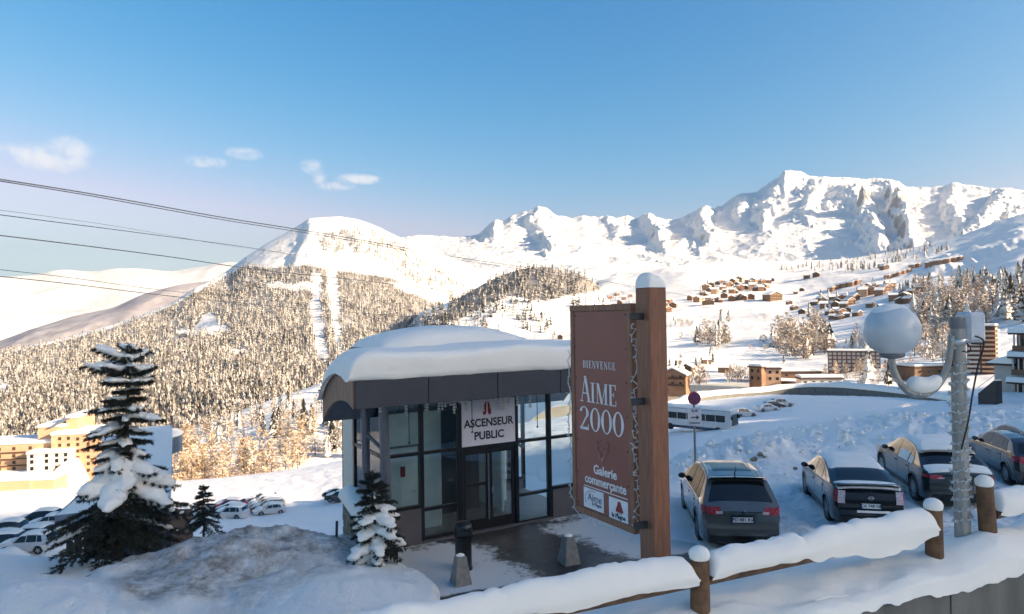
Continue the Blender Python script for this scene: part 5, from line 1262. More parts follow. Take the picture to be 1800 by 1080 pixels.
    def toppatch(pname, mat, x0, x1, v, off=.008, nx=12, ny=11, taper=0, par=car, edge=0):
        X, Vv = np.meshgrid(np.linspace(x0, x1, nx), np.linspace(-1, 1, ny), indexing='ij'); tq = (X - x0) / (x1 - x0)
        Y = Vv * hw(X, zt(X) - .05) * (v - taper * tq)
        # normal direction in the x-z plane
        d = (zt(X + .02) - zt(X - .02)) / .04; nl = np.sqrt(1 + d * d); o = np.broadcast_to(off, X.shape) if np.ndim(off) == 0 else off
        return patch(pname, mat, np.stack([X - d / nl * o, Y, topz(X, Y) + o / nl], -1), par, flip=False)
    def sidepatch(pname, mat, x0, x1, z0f, z1f, s_, off=.006, nx=9, nz=6, slant=(0, 0), par=car):
        Tx, Tz = np.meshgrid(np.linspace(0, 1, nx), np.linspace(0, 1, nz), indexing='ij')
        XA = x0 + slant[0] * Tz; XB = x1 + slant[1] * Tz; X = XA + (XB - XA) * Tx
        Z0 = z0f(X); Z1 = np.maximum(z1f(X), Z0 + .01); Z = Z0 + (Z1 - Z0) * Tz; Y = (hw(X, Z) + off) * s_
        return patch(pname, mat, np.stack([X, Y, Z], -1), par, flip=(s_ < 0))
    def rearpatch(pname, mat, v0, v1, z0, z1, off=.012, par=car, nx=10, nz=5, front=False, skew=0):
        Tv, Tz = np.meshgrid(np.linspace(v0, v1, nx), np.linspace(0, 1, nz), indexing='ij'); Z = z0 + (z1 - z0) * Tz + skew * np.abs(Tv)
        xx = L_ if front else 0.0; Y = Tv * hw(np.full_like(Z, xx + (-.001 if front else .001)), Z)
        X = xx + (frontx(Y, Z) + off if front else rearx(Y, Z) - off)
        return patch(pname, mat, np.stack([X, Y, Z], -1), par, flip=not front)
    G = M['carglass']
    toppatch('rear_window', G, *S['rearglass'], S.get('rgv', .86), taper=.06)
    toppatch('windscreen', G, *S['windscreen'], .90)
    e_ = lambda x: zt(x) - .085
    for s_ in (1, -1):
        for (x0, x1, sl) in S['sidewin']:
            sidepatch('side_window', G, x0, x1, lambda x: bl(x) + .035, e_, s_, .007, slant=sl)
    if lod == 0:
        if S.get('sill_trim', True):
            for s_ in (1, -1): sidepatch('sill_trim', M['black_plastic'], xr + wr + .1, xf - wr - .1, lambda x: x * 0 + sill + .005, lambda x: x * 0 + sill + .13, s_, .006, 10, 3)
        for s_ in (1, -1):
            for (x0, x1) in S['doors']:
                d = sidepatch('door', paintm, x0, x1, lambda x: x * 0 + sill + .15, lambda x: bl(x) - .01, s_, .0065, 10, 9)
                hx = x0 + .16; zz = float(bl(hx)) - .14; yy = float(hw(hx, zz)) + .018
                h_ = MB().box(hx - .09 - L_ / 2, hx + .09 - L_ / 2, (yy - .014) * s_, (yy + .014) * s_, zz - .014, zz + .014, ch=.01).build('door_handle', S.get('handle', paintm), d)
            xm = S['mirror']; zm = float(bl(xm)) + .10; ym = float(hw(xm, zm))
            MB().sphere((xm - L_ / 2, (ym + .13) * s_, zm), .085, .10, .075, 12, 8).box(xm - .03 - L_ / 2, xm + .03 - L_ / 2, min((ym - .02) * s_, (ym + .1) * s_), max((ym - .02) * s_, (ym + .1) * s_), zm - .05, zm - .01).build('wing_mirror', S.get('mirrormat', paintm), car, 50)
            for xa in (xr, xf):                     # arch lips
                an = np.linspace(math.radians(2), math.radians(178), 16); Rr = wr + .055; P = np.zeros((16, 2, 3))
                for i, a in enumerate(an):
                    for j, rr2 in enumerate((Rr - .004, Rr + .05)):
                        x_, z_ = xa + rr2 * math.cos(a), max(zc + rr2 * math.sin(a), sill); P[i, j] = (x_, (float(hw(x_, z_)) + .009) * s_, z_)
                patch('arch_trim', M['black_plastic'] if S.get('archblack') else paintm, P, flip=(s_ > 0))
        # lights
        for s_ in (1, -1):
            z0, z1 = S['tail']; q = S.get('tailv', .62)
            tl = rearpatch('tail_light', M[S.get('tailmat', 'tail_red')], *((q, 1.0) if s_ > 0 else (-1.0, -q)), z0, z1, .010, nx=6)
            sidepatch('tail_light_side', M['tail_red'], 0.0, S.get('tailwrap', .26), lambda x: x * 0 + z0 + .02, lambda x: x * 0 + z1 - .02 * (x / .26), s_, .008, 5, 4, par=tl)
            if S.get('tailmat', 'tail_red') == 'tail_red':
                rearpatch('reverse_lens', M['tail_white'], *((q - .06, q + .13) if s_ > 0 else (-q - .13, -q + .06)), z0 + .02, z0 + (z1 - z0) * .45, .016, tl, 4)
            rearpatch('head_light', M['tail_white'], *((.55, .98) if s_ > 0 else (-.98, -.55)), .62, .76, .012, nx=6, front=True)
        z0, z1 = S['platez']; pl_ = rearpatch('licence_plate', M['plate'], -.30, .30, z0, z1, .016)
        px_ = -L_ / 2 + float(rearx(np.array(0.), np.array((z0 + z1) / 2))) - .022
        TM_ = Matrix.Translation((px_, 0, (z0 + z1) / 2)) @ Matrix.Rotation(R(-90), 4, 'Z') @ Matrix.Rotation(R(90), 4, 'X')
        if plate: text('plate_text', plate, .105, M['letter_dark'], pl_, TM_, .002, .001)
        for a_, b_ in ((-.30, -.278), (.278, .30)): rearpatch('plate_band', M['plate_blue'], a_, b_, z0, z1, .018, pl_, 3)
        rearpatch('plate_recess', M['underbody'], -.33, .33, z0 - .015, z1 + .03, .011)
        zb_ = S['badgez']; bx_ = -L_ / 2 + float(rearx(np.array(0.), np.array(zb_))) - .03 + S.get('badgex', 0)
        mb = MB()
        ring_ = [(bx_, .062 * math.cos(a), zb_ + .045 * math.sin(a)) for a in np.linspace(0, 2 * math.pi, 25)]; mb.tube(ring_, .009, 6)
        mb.box(bx_ - .006, bx_ + .006, -.075, .075, zb_ - .011, zb_ + .011); mb.build('badge', M['chrome'], car)
        if S.get('chromebar'): rearpatch('chrome_bar', M['chrome'], -.48, .48, z1 + .055, z1 + .075, .022)
        rearpatch('bumper_trim', M['black_plastic'], -.93, .93, sill - .005, sill + .17, .014)
        rearpatch('bumper_step', paintm, -.95, .95, .47, .58, .035, nz=6)
        if S.get('rails'):
            for s_ in (1, -1):
                xx = np.linspace(*S['rails'], 14); mb = MB(); mb.tube([(x - L_ / 2, (float(hw(x, zt(x) - .05)) - .05) * s_, float(zt(x)) + .035 * max(0, math.sin(math.pi * i / 13)) ** .4) for i, x in enumerate(xx)], .017, 8); mb.build('roof_rail', M['steel'], car, 60)
        if S.get('sunroof'): toppatch('glass_roof', G, *S['sunroof'], .70, .006)
        xa = S.get('antenna')
        if xa: MB().tube([(xa - L_ / 2, 0, float(zt(xa)) - .01), (xa - L_ / 2 - .06, 0, float(zt(xa)) + .07), (xa - L_ / 2 - .16, 0, float(zt(xa)) + .24)], [.022, .010, .004], 6).build('antenna', M['black_plastic'], car)
        sx_ = S.get('spoiler')
        if sx_:
            X, Vv = np.meshgrid(np.linspace(sx_[0], sx_[1], 5), np.linspace(-1, 1, 9), indexing='ij'); Y = Vv * hw(X, zt(X) - .05) * .93
            zz = float(zt(sx_[1])) + sx_[2] * (1 - (X - sx_[0]) / (sx_[1] - sx_[0])); P1 = np.stack([X - L_ / 2, Y, zz + 0 * Y - .02 * Vv ** 2], -1); P0 = P1.copy(); P0[..., 2] -= .035
            grid_obj('spoiler', np.concatenate([P1, P0[::-1]], 0), paintm, car)
    # wheels
    def wheel(x, s_):
        y0 = Wd / 2 * float(plan(x)) - .015
        Mx_ = Matrix.Translation((x - L_ / 2, y0 * s_ - .105 * s_, wr - .015)) @ Matrix.Rotation(R(-90 * s_), 4, 'X')
        n_ = 28 if lod == 0 else 12
        t = MB().lathe([(wr * .62, -.10), (wr * .95, -.105), (wr, -.07), (wr, .07), (wr * .95, .10), (wr * .66, .105), (wr * .63, .06), (.02, .05)], n_, Mx_).build('wheel', M['rubber'], car, 35)
        sp = MB(); ns_ = S.get('spokes', 5)
        for k in range(ns_):
            a = 2 * math.pi * k / ns_ + .3; Rk = Mx_ @ Matrix.Rotation(a, 4, 'Z')
            sp.box(.03, wr * .66, -.028, .028, .066, .088, M=Rk) if lod == 0 else sp.box(.03, wr * .66, -.04, .04, .066, .08, M=Rk)
        sp.lathe([(.055, .06), (.055, .095), (.01, .098)], 10, Mx_)
        if lod == 0: sp.lathe([(wr * .60, .06), (wr * .60, .095), (wr * .675, .10), (wr * .685, .06)], n_, Mx_)
        sp.build('rim', M['rim'], t, 30)
    for x in (xr, xf):
        for s_ in (1, -1): wheel(x, s_)
    # snow lying on it
    for k, (x0, x1, v, th, sd) in enumerate(S.get('snow', ())):
        nx, ny = (34, 22) if lod == 0 else (14, 9)
        X, Vv = np.meshgrid(np.linspace(x0, x1, nx), np.linspace(-1, 1, ny), indexing='ij'); tx = (X - x0) / (x1 - x0)
        e = np.clip(1 - (2 * np.abs(tx - .5)) ** 6, 0, 1) ** .5 * np.clip(1 - np.abs(Vv) ** 6, 0, 1) ** .5
        o = th * e * (1 + .35 * fbm(X * 3, Vv * 2, 3, sd)) - .012 + .0 * X
        toppatch('snow_cover', M['snow_tree'], x0, x1, v, o, nx, ny)
    for (s_, x0, x1, z0, z1, sd) in S.get('sidesnow', ()):
        sidepatch('window_frost', M['snow_tree'], x0, x1, lambda x: bl(x) + z0, lambda x: np.minimum(zt(x) - .09, bl(x) + z1), s_, .013, 12, 6)
    for (v0, v1, z0, z1) in S.get('rearsnow', ()):
        rearpatch('snow_patch', M['snow_tree'], v0, v1, z0, z1, .045)
    return car
SUV = dict(L=4.64, W=1.84, axles=(.98, 3.69), belt=(1.10, .98), wr=.36, sill=.27, top=[(0, .98), (.04, 1.06), (.16, 1.17), (.52, 1.60), (.62, 1.66), (1.2, 1.715), (2.0, 1.71), (2.65, 1.62), (3.40, 1.16), (3.55, 1.11), (4.2, .98), (4.5, .82), (4.64, .62)],
           rearglass=(.17, .50), windscreen=(2.72, 3.38), sidewin=[(.62, 1.08, (.20, .06)), (1.14, 2.0, (.05, .0)), (2.06, 3.22, (.0, -.62))], doors=[(1.22, 2.06), (2.075, 3.12)], mirror=3.02, tail=(.92, 1.10), tailv=.62, platez=(.76, .875), badgez=.985, badgex=-.015, chromebar=True,
           rails=(.75, 2.55), antenna=.78, sunroof=(1.05, 2.45), archblack=True, spoiler=(.36, .64, .035), spokes=5, mirrormat=M['black_plastic'])
PRI = dict(L=4.45, W=1.75, axles=(.86, 3.56), belt=(1.05, .86), wr=.325, sill=.22, top=[(0, 1.0), (.03, 1.07), (.40, 1.14), (1.0, 1.33), (1.7, 1.475), (2.1, 1.49), (2.5, 1.45), (3.45, .98), (3.7, .92), (4.2, .74), (4.45, .55)], tumble=.38,
           rearglass=(.45, 1.15), rgv=.80, windscreen=(2.55, 3.40), sidewin=[(.75, 1.28, (.45, .02)), (1.33, 2.1, (.05, 0)), (2.16, 3.35, (0, -.88))], doors=[(1.12, 2.08), (2.10, 3.15)], mirror=3.05, tail=(.70, 1.02), tailv=.78, tailmat='tail_white', tailwrap=.12, platez=(.60, .715), badgez=.86,
           archblack=False, spoiler=(.02, .40, .03), spokes=7, snow=[(1.12, 3.05, .97, .085, 3), (.05, .47, .95, .05, 4), (3.3, 4.3, .9, .05, 8)], rearsnow=[(-.55, .45, .50, .56)])
COU = dict(L=4.5, W=1.87, axles=(.90, 3.60), belt=(1.08, .98), wr=.37, sill=.28, top=[(0, 1.0), (.04, 1.08), (.32, 1.14), (.9, 1.45), (1.3, 1.58), (1.9, 1.63), (2.4, 1.60), (3.35, 1.10), (3.6, 1.06), (4.2, .96), (4.42, .8), (4.5, .62)],
           rearglass=(.40, .88), windscreen=(2.50, 3.30), sidewin=[(.85, 1.25, (.22, .0)), (1.3, 2.1, (0, 0)), (2.16, 3.2, (0, -.70))], doors=[(1.2, 2.1), (2.115, 3.1)], mirror=3.0, tail=(.88, .99), tailv=.62, platez=(.62, .735), badgez=.93,
           archblack=True, spokes=10, snow=[(.86, 2.45, .98, .11, 5), (3.25, 4.4, .93, .07, 6), (.03, .42, .96, .06, 7), (2.5, 3.3, .95, .03, 12)], sidesnow=[(1, 1.32, 2.05, .0, .26, 3), (1, .95, 1.25, .0, .2, 3)], spoiler=(.78, 1.02, .03))
HAT = dict(L=4.2, W=1.77, axles=(.72, 3.28), belt=(1.02, .90), wr=.315, sill=.22, top=[(0, .92), (.04, 1.0), (.16, 1.06), (.50, 1.36), (.75, 1.45), (1.3, 1.5), (1.9, 1.49), (2.3, 1.42), (3.15, .99), (3.4, .94), (3.9, .80), (4.12, .66), (4.2, .5)],
           rearglass=(.18, .48), windscreen=(2.4, 3.1), sidewin=[(.62, .95, (.20, .0)), (1.0, 1.78, (0, 0)), (1.84, 2.95, (0, -.62))], doors=[(.98, 1.8), (1.815, 2.8)], mirror=2.78, tail=(.80, 1.0), tailv=.66, platez=(.55, .665), badgez=.9, spokes=9, antenna=.9)
def place(car, x, y, rz, z=0, tilt=0):
    car.rotation_euler = (0, tilt, rz); car.location = (x, y, z); return car
c = make_car('parked_car', dict(SUV, paint=M['paint_grey']), 'grey estate car with roof rails and clean roof nearest the timber post', 'cars parked below the fence', plate='FD 481 RV')
place(c, 5.52, 18.15, R(83), -.03)
c = make_car('parked_car', dict(PRI, paint=M['paint_black'], handle=M['chrome']), 'black hatchback with snow on its roof and clear rear lamps', 'cars parked below the fence', plate='CX 748 NB')
place(c, 9.45, 19.55, R(78), -.03)
c = make_car('parked_car', dict(COU, paint=M['paint_green']), 'dark coupe style car thickly covered in snow beside the lamp pole', 'cars parked below the fence', plate='EV 302 KL')
place(c, 12.85, 21.3, R(79), .03, R(-2))
c = make_car('parked_car', dict(HAT, paint=M['paint_slate']), 'slate grey hatchback at the right edge with clear windows', 'cars parked below the fence', plate='DG 915 PT')
place(c, 16.75, 22.9, R(76), .05, R(-1))
# far cars: one low prototype of each build, copied
def far_proto(S, snow):
    S = dict(S); S['snow'] = snow; return make_car('parked_car', S, 'x', None, 1, M['paint_darkgrey'])
FC = [far_proto(SUV, [(.5, 2.6, .98, .16, 2), (3.4, 4.5, .93, .12, 3)]), far_proto(HAT, [(.4, 2.35, .98, .16, 4), (3.1, 4.1, .93, .12, 5)]), far_proto(PRI, [(.1, 3.3, .98, .16, 6), (3.5, 4.3, .9, .12, 7)])]
fused = set()
def far_car(px, py, r, rz, k, colr, label, group):
    if k in fused: o = copy_tree(FC[k])
    else: o = FC[k]; fused.add(k)
    p = PR(np.array(float(px)), np.array(float(py)), r); z = gh(p[0], p[1]); o.location = (p[0], p[1], z - .03); o.rotation_euler = (0, 0, rz)
    tag(o, label, 'car', group)
    b = [c for c in o.children if c.name.startswith('body')][0]
    b.data.materials[0] = b.data.materials[0]; b.material_slots[0].link = 'OBJECT'; b.material_slots[0].material = M['paint_' + colr]
    return o
g_ = 'snowy cars in the left car parks'
def atan_(px, py, r, dx): p = PR(np.array(float(px)), np.array(float(py)), r); return p
for (px, py, r, k, colr, lb, a) in [
    (404, 878, 112, 1, 'darkgrey', 'dark car at the back of the left row beside the lone small spruce', 172), (405, 888, 109, 0, 'red', 'red car half under snow in the left row', 172), (406, 896, 106.5, 2, 'darkgrey', 'dark car just in front of the red one', 172),
    (408, 903, 104, 1, 'silver', 'silver car fourth in the left row', 172), (406, 911, 101, 0, 'white', 'car buried in snow at the front of the left row', 172),
    (462, 864, 116, 1, 'darkgrey', 'dark car at the back of the right row', 188), (466, 872, 113, 2, 'white', 'white car second from the back of the right row', 188), (466, 880, 110, 1, 'white', 'car thickly buried third in the right row', 188),
    (472, 886, 107, 0, 'darkgrey', 'dark car in the middle of the right row', 195), (474, 893, 105, 2, 'silver', 'grey car fourth in the right row', 195), (476, 900, 102.5, 1, 'white', 'white topped car at the front of the right row', 195),
    (594, 866, 108, 0, 'darkgrey', 'dark car half hidden behind the low stone wall', 160), (597, 873, 105, 1, 'blue', 'second car behind the low stone wall', 160), (600, 880, 102, 0, 'darkgrey', 'nearest car behind the low stone wall', 160),
    (70, 916, 90, 0, 'darkgrey', 'dark van shaped car at the back of the far left lot', 185), (88, 926, 87, 1, 'white', 'white car tucked behind the shelter roof', 185), (66, 938, 82, 2, 'yellow', 'yellow car in the far left lot', 185), (46, 947, 79, 0, 'silver', 'silver car under snow in the far left lot', 185),
    (50, 962, 74.5, 0, 'white', 'white car nearest in the far left lot', 183), (8, 925, 88, 1, 'darkgrey', 'dark car at the left edge of the far left lot', 190), (4, 940, 82, 2, 'darkgrey', 'second dark car at the left picture edge', 190), (-2, 954, 77, 0, 'blue', 'third dark car cut by the left picture edge', 190)]:
    far_car(px, py, r, R(a), k, colr, lb, g_)
g_ = 'cars in the far snowy lot'
for (px, py, r, k, colr, lb, a) in [(1308, 731, 133, 0, 'white', 'white car standing out in the far lot', 15), (1294, 728, 137, 1, 'darkgrey', 'dark car behind the white one in the far lot', 12), (1349, 725, 142, 2, 'white', 'snow buried car between the two far cars', 8),
                                    (1374, 714, 150, 0, 'white', 'white van like car farthest out in the far lot', 8), (1360, 716, 148, 1, 'darkgrey', 'low dark car beside the farthest white one', 8),
                                    (1600, 725, 112, 1, 'darkgrey', 'dark car parked under the globe lamp by the road bank', 20), (1592, 732, 108, 2, 'darkgrey', 'snowy dark car in front of the one under the globe', 20), (1806, 774, 29, 1, 'darkgrey', 'roof of a dark car behind the right hand hatchback', 75)]:
    far_car(px, py, r, R(a), k, colr, lb, g_)
# coach
def coach(px, py, r, rz):
    p = near_hit(px, py, 75, 200); o = empty('coach', (p[0], p[1], p[2]), rz, 'white coach parked beyond the no stopping sign', 'bus')
    L_, w, h = 12.0, 2.5, 3.4
    MB().box(-L_ / 2, L_ / 2, -w / 2, w / 2, .35, h, ch=.18).build('body', M['paint_white'], o)
    for s_ in (1, -1):
        for k in range(7): MB().box(-5.4 + k * 1.5, -4.0 + k * 1.5, s_ * w / 2 - .01 if s_ > 0 else -w / 2 - .012, s_ * w / 2 + .012 if s_ > 0 else -w / 2 + .01, 1.75, 2.7).build('side_window', M['carglass'], o)
        MB().box(-5.9, 5.9, (w / 2 - .01) * s_ if s_ > 0 else -w / 2 - .012, w / 2 + .012 if s_ > 0 else -w / 2 + .01, .4, .8).build('skirt', M['paint_blue'], o)
        for x in (-3.6, 3.9): MB().lathe([(.1, -.15), (.5, -.15), (.5, .12), (.28, .14)], 16, Matrix.Translation((x, s_ * (w / 2 - .1), .5)) @ Matrix.Rotation(R(-90 * s_), 4, 'X')).build('wheel', M['rubber'], o, 40)
        MB().box(L_ / 2 - .1, L_ / 2 + .25, s_ * 1.25 - .08, s_ * 1.25 + .08, 2.2, 2.7, ch=.03).build('wing_mirror', M['black_plastic'], o)
    for x in (L_ / 2, -L_ / 2): MB().box(min(x, x - math.copysign(.01, x)) - .01, max(x, x) + .012, -1.1, 1.1, 1.3, 2.9).build('end_window', M['carglass'], o)
    MB().box(-L_ / 2 + .1, L_ / 2 - .1, -w / 2 + .08, w / 2 - .08, h, h + .28, ch=.12).build('snow_cover', M['snow_roof'], o)
    return o
coach(1224, 757, 122, R(-40)).scale = (.8, .8, .8)
# ------------------------------------------------------------------ near spruces with snow on their branches
def near_spruce(name, loc, H, lean, prof, label, seed, whorl_dz, snow_f, trunk_r=.09, needle=.075, dens=1.0, droop=.5, zmin=.12):
    """prof: list of (height, reach to the left, reach to the right) in metres."""
    rg = np.random.default_rng(seed); o = empty(name, loc, 0, label, 'tree'); pf = np.array(prof, float)[::-1]
    ax = lambda z: np.array([lean[0] * z / H, lean[1] * z / H, z])
    tr = MB(); zs = np.linspace(-.3, H, 14); tr.tube([tuple(ax(z) + (np.array([.02 * math.sin(z * 3), .02 * math.cos(z * 2), 0]) if 0 < z < H * .9 else 0)) for z in zs], [trunk_r * (1 - .93 * max(z, 0) / H) + .006 for z in zs], 10)
    tr.build('trunk', M['bark'], o, 60)
    NV = []; NF = []; wood = MB(); lumps = []
    def needles(p0, p1, L_, n):
        d = p1 - p0; ln = np.linalg.norm(d)
        if ln < 1e-4: return
        d = d / ln
        for i in range(n):
            t = rg.random(); c = p0 + (p1 - p0) * t; v = rg.normal(size=3); v -= d * (v @ d); v /= np.linalg.norm(v) + 1e-6
            q = d * .75 + v * .8 + np.array([0, 0, -.05]); q /= np.linalg.norm(q); s = np.cross(q, rg.normal(size=3)); s /= np.linalg.norm(s) + 1e-6
            w = L_ * .085 + .0015; b = len(NV); NV.extend([c - s * w, c + s * w, c + q * L_ * rg.uniform(.7, 1.25)]); NF.append((b, b + 1, b + 2))
    z = H * zmin; k = 0
    while z < H * .985:
        left = np.interp(z, pf[:, 0], pf[:, 1]); right = np.interp(z, pf[:, 0], pf[:, 2]); nb = int(rg.integers(5, 8)); a0 = rg.uniform(0, 6.28)
        for i in range(nb):
            a = a0 + 2 * math.pi * i / nb + rg.uniform(-.3, .3); cx = math.cos(a); reach = (right * (1 + cx) / 2 + left * (1 - cx) / 2) * rg.uniform(.62, 1.08)
            if reach < .05: continue
            zz = z + rg.uniform(-.06, .06); p = ax(zz); dirv = np.array([math.cos(a), math.sin(a), 0])
            up = np.interp(z / H, [0, .45, .8, 1], [-.32, -.22, .05, .7]); dr = droop * (1 - .5 * z / H)
            n = 7; pts = [p + dirv * reach * t + np.array([0, 0, reach * (up * t - dr * t ** 2 * .55 + .10 * t ** 4)]) for t in np.linspace(0, 1, n)]
            wood.tube([tuple(q) for q in pts], [.016 * (1 - j / n) * (.5 + reach) + .003 for j in range(n)], 5, False)
            for j in range(n - 1): needles(pts[j], pts[j + 1], needle, int(26 * dens * (reach / n) / .1) + 5)
            side = np.array([-dirv[1], dirv[0], 0])
            for j in range(1, n):                                      # twigs both sides
                tw = reach * .42 * (1 - .55 * j / n) * rg.uniform(.7, 1.2)
                for sg_ in (-1, 1):
                    e = pts[j] + (side * sg_ * .75 + dirv * .65) * tw + np.array([0, 0, -tw * .28])
                    wood.tube([tuple(pts[j]), tuple(e)], [.005, .002], 4, False); needles(pts[j], e, needle, int(20 * dens * tw / .1) + 4)
            sn = snow_f(z / H, a, rg)
            if sn > 0 and reach > .12:
                for j in range(1, n):
                    f_ = math.sin(math.pi * min(1, (j + .2) / n)) ** .6; r_ = (.035 + .145 * min(reach, .9)) * f_ * rg.uniform(.75, 1.2) * sn
                    c = pts[j] + np.array([0, 0, .02 + r_ * .22]); lumps.append((c, r_ * rg.uniform(.9, 1.25), r_ * rg.uniform(.8, 1.1), r_ * rg.uniform(.42, .62)))
        z += whorl_dz * rg.uniform(.75, 1.25) * (1 - .35 * z / H); k += 1
    # leader shoot
    needles(ax(H * .9), ax(H), needle, int(60 * dens))
    wood.build('branches', M['bark'], o, None, recalc=False)
    mesh_np('needles', np.array(NV), np.array(NF), M['needle'], o, False)
    # snow: lumps fused into one blanket
    bmv = MB()
    for (c, a_, b_, h_) in lumps: bmv.sphere(tuple(c), a_, b_, h_, 8, 5, .10)
    if lumps:
        s = bmv.build('snow_load', M['snow_tree'], o, 180)
        md = s.modifiers.new('fuse', 'REMESH'); md.mode = 'VOXEL'; md.voxel_size = .045 if H > 3 else .022; md.use_smooth_shade = True
        dg = bpy.context.evaluated_depsgraph_get(); me = bpy.data.meshes.new_from_object(s.evaluated_get(dg)); s.modifiers.clear(); s.data = me
        me.materials.clear(); me.materials.append(M['snow_tree'])
        nv = len(me.vertices); co = np.zeros(nv * 3, np.float32); me.vertices.foreach_get('co', co); co = co.reshape(-1, 3)
        dsp = fbm(co[:, 0] * 5 + co[:, 2] * 3, co[:, 1] * 5 + co[:, 2] * 4, 3, 8) * (.045 if H > 3 else .025); co[:, 2] += dsp; co[:, 0] += dsp * .5
        me.vertices.foreach_set('co', co.ravel()); me.update()
    return o
k74 = 1 / 74.0
big_prof = [(5.0, .05, .06), (4.75, .35, .25), (4.45, 1.15, .40), (4.2, .75, .55), (3.95, .40, .25), (3.65, .85, .35), (3.4, .45, .80), (3.2, .9, .35), (2.9, .85, .40), (2.55, .62, .72), (2.2, .8, 1.1), (1.8, 1.1, 1.25), (1.4, 1.35, 1.4), (1.0, 1.2, 1.6), (.7, 1.05, 1.5), (.4, .75, 1.15)]
def snow_big(h, a, rg):
    if h > .80: return 1.25
    if h > .52: return 1.0 if rg.random() < .55 else 0
    if h > .38: return 1.75 if rg.random() < .8 else 0
    if h > .20: return (1.2 if math.cos(a) < -.2 else .8) if rg.random() < .22 else 0
    return 0
bp = PZ(np.array(205.), np.array(992.), .05)
near_spruce('spruce_tree', (bp[0], bp[1], gh(bp[0], bp[1]) - .1), 4.95, (.38, .0), big_prof, 'tall ragged spruce loaded with snow on the bank at the left', 21, .285, snow_big, .10, .085, 1.5)
sp = PZ(np.array(664.), np.array(1003.), 0.0)
small_prof = [(2.05, .04, .04), (1.85, .22, .22), (1.55, .38, .40), (1.2, .50, .55), (.85, .62, .62), (.55, .66, .66), (.3, .60, .6)]
near_spruce('spruce_tree', (sp[0], sp[1], gh(sp[0], sp[1]) - .12), 2.05, (-.10, .0), small_prof, 'small spruce heaped with snow by the pavilion corner', 22, .19, lambda h, a, rg: (0 if h > .8 else .35) if h > .62 else (1.5 if (.40 < h < .62 or h < .30) and rg.random() < .8 else .0), .035, .065, 1.5, .45, .10)
tp = PR(np.array(358.), np.array(930.), 24.0)
near_spruce('spruce_tree', (tp[0], tp[1], tp[2] - .05), 1.45, (.0, .0), [(1.45, .03, .03), (1.1, .28, .28), (.7, .5, .5), (.2, .65, .65)], 'slender young spruce behind the grey snow heap', 23, .16, lambda h, a, rg: .55 if rg.random() < .25 else 0, .03, .06, 1.0)
# dark planter behind the small spruce
pq = pt(690, 1000); pb = empty('planter', pq, UA, 'dark square planter half hidden behind the small snowy spruce', 'planter')
MB().box(-.28, .12, -.05, .35, -.2, .42, ch=.01).build('body', M['int_dark'], pb); MB().box(-.31, .15, -.08, .38, .42, .47, ch=.01).build('rim', M['int_dark'], pb)

# ------------------------------------------------------------------ shelter with the long snow roof behind the big spruce
def quad_roof(name, pts, th, mat, par): 
    b = MB(); t = [tuple(p) for p in pts]; lo = [(p[0], p[1], p[2] - th) for p in pts]
    return b.add(t + lo, [(0, 1, 2, 3), (7, 6, 5, 4)] + [(i, i + 4, (i + 1) % 4 + 4, (i + 1) % 4) for i in range(4)]).build(name, mat, par)
st = empty('cable_car_station', (0, 0, 0), 0, 'lift station with a long sloping snow roof behind the big spruce', 'building')
A_ = PD(np.array(96.), np.array(908.), 40.); B_ = PD(np.array(300.), np.array(884.), 36.); C_ = PD(np.array(303.), np.array(748.), 58.); D_ = PD(np.array(215.), np.array(752.), 60.)
for nm, dz, mt in (('roof', -.35, M['roof_grey']), ('snow_cover', .0, M['snow_soft'])):
    n = 26; aa, bb = np.meshgrid(np.linspace(0, 1, n), np.linspace(0, 1, n), indexing='ij')
    P = (1 - bb)[..., None] * ((1 - aa)[..., None] * A_ + aa[..., None] * B_) + bb[..., None] * ((1 - aa)[..., None] * D_ + aa[..., None] * C_)
    P[..., 2] += dz - .9 * np.sin(math.pi * bb) * (.55 + .45 * (1 - aa)) + (.10 * fbm(P[..., 0] * .3, P[..., 1] * .3, 3, 4) if dz == 0 else 0)
    grid_obj(nm, P, mt, st, flip=False)
for (a, b) in ((A_, B_), (B_, C_), (D_, A_)):
    n = 20; P = np.zeros((n, 2, 3))
    for i in range(n):
        t = i / (n - 1); p = a * (1 - t) + b * t; s = 0 if a is A_ else -.9 * math.sin(math.pi * t) * (.55 if a is B_ else 1.0)
        P[i, 0] = p + [0, 0, s + .05]; P[i, 1] = p + [0, 0, s - .62]
    grid_obj('eave_board', P, M['roof_grey'], st)
for px, py in ((122, 990), (136, 996), (165, 1000), (230, 1000), (285, 990)):
    q = PD(np.array(float(px)), np.array(912.), 39.5); MB().box(q[0] - .12, q[0] + .12, q[1] - .12, q[1] + .12, q[2] - 4.5, q[2]).build('post', M['int_dark'], st)
q = PD(np.array(225.), np.array(960.), 42.); MB().box(q[0] - 2.7, q[0] + 2.6, q[1], q[1] + 3, q[2] - 3, q[2] + 1.4).build('back_wall', M['timber_dark'], st)
for k in range(9):
    x = q[0] - 2.6 + k * .6; MB().box(x, x + .5, q[1] - .08, q[1] - .01, q[2] - 3, q[2] + 1.3).build('panel', M['int_dark'], st)
for z in (-.9, -.2): MB().box(q[0] - 3.2, q[0] + 2.4, q[1] - 1.2, q[1] - 1.1, q[2] + z, q[2] + z + .09).build('rail', M['int_dark'], st)
dr_ = PD(np.array(252.), np.array(778.), 62.)
dm = MB().lathe([(3.2, -.9), (3.2, .55)], 48, Matrix.Translation(dr_)); dm.build('drum', M['roof_grey'], st, 40)
MB().lathe([(3.28, .55), (3.32, .62), (3.28, .70), (3.0, .86), (1.5, 1.0), (.1, 1.02)], 48, Matrix.Translation(dr_)).build('drum_snow', M['snow_soft'], st, 180)
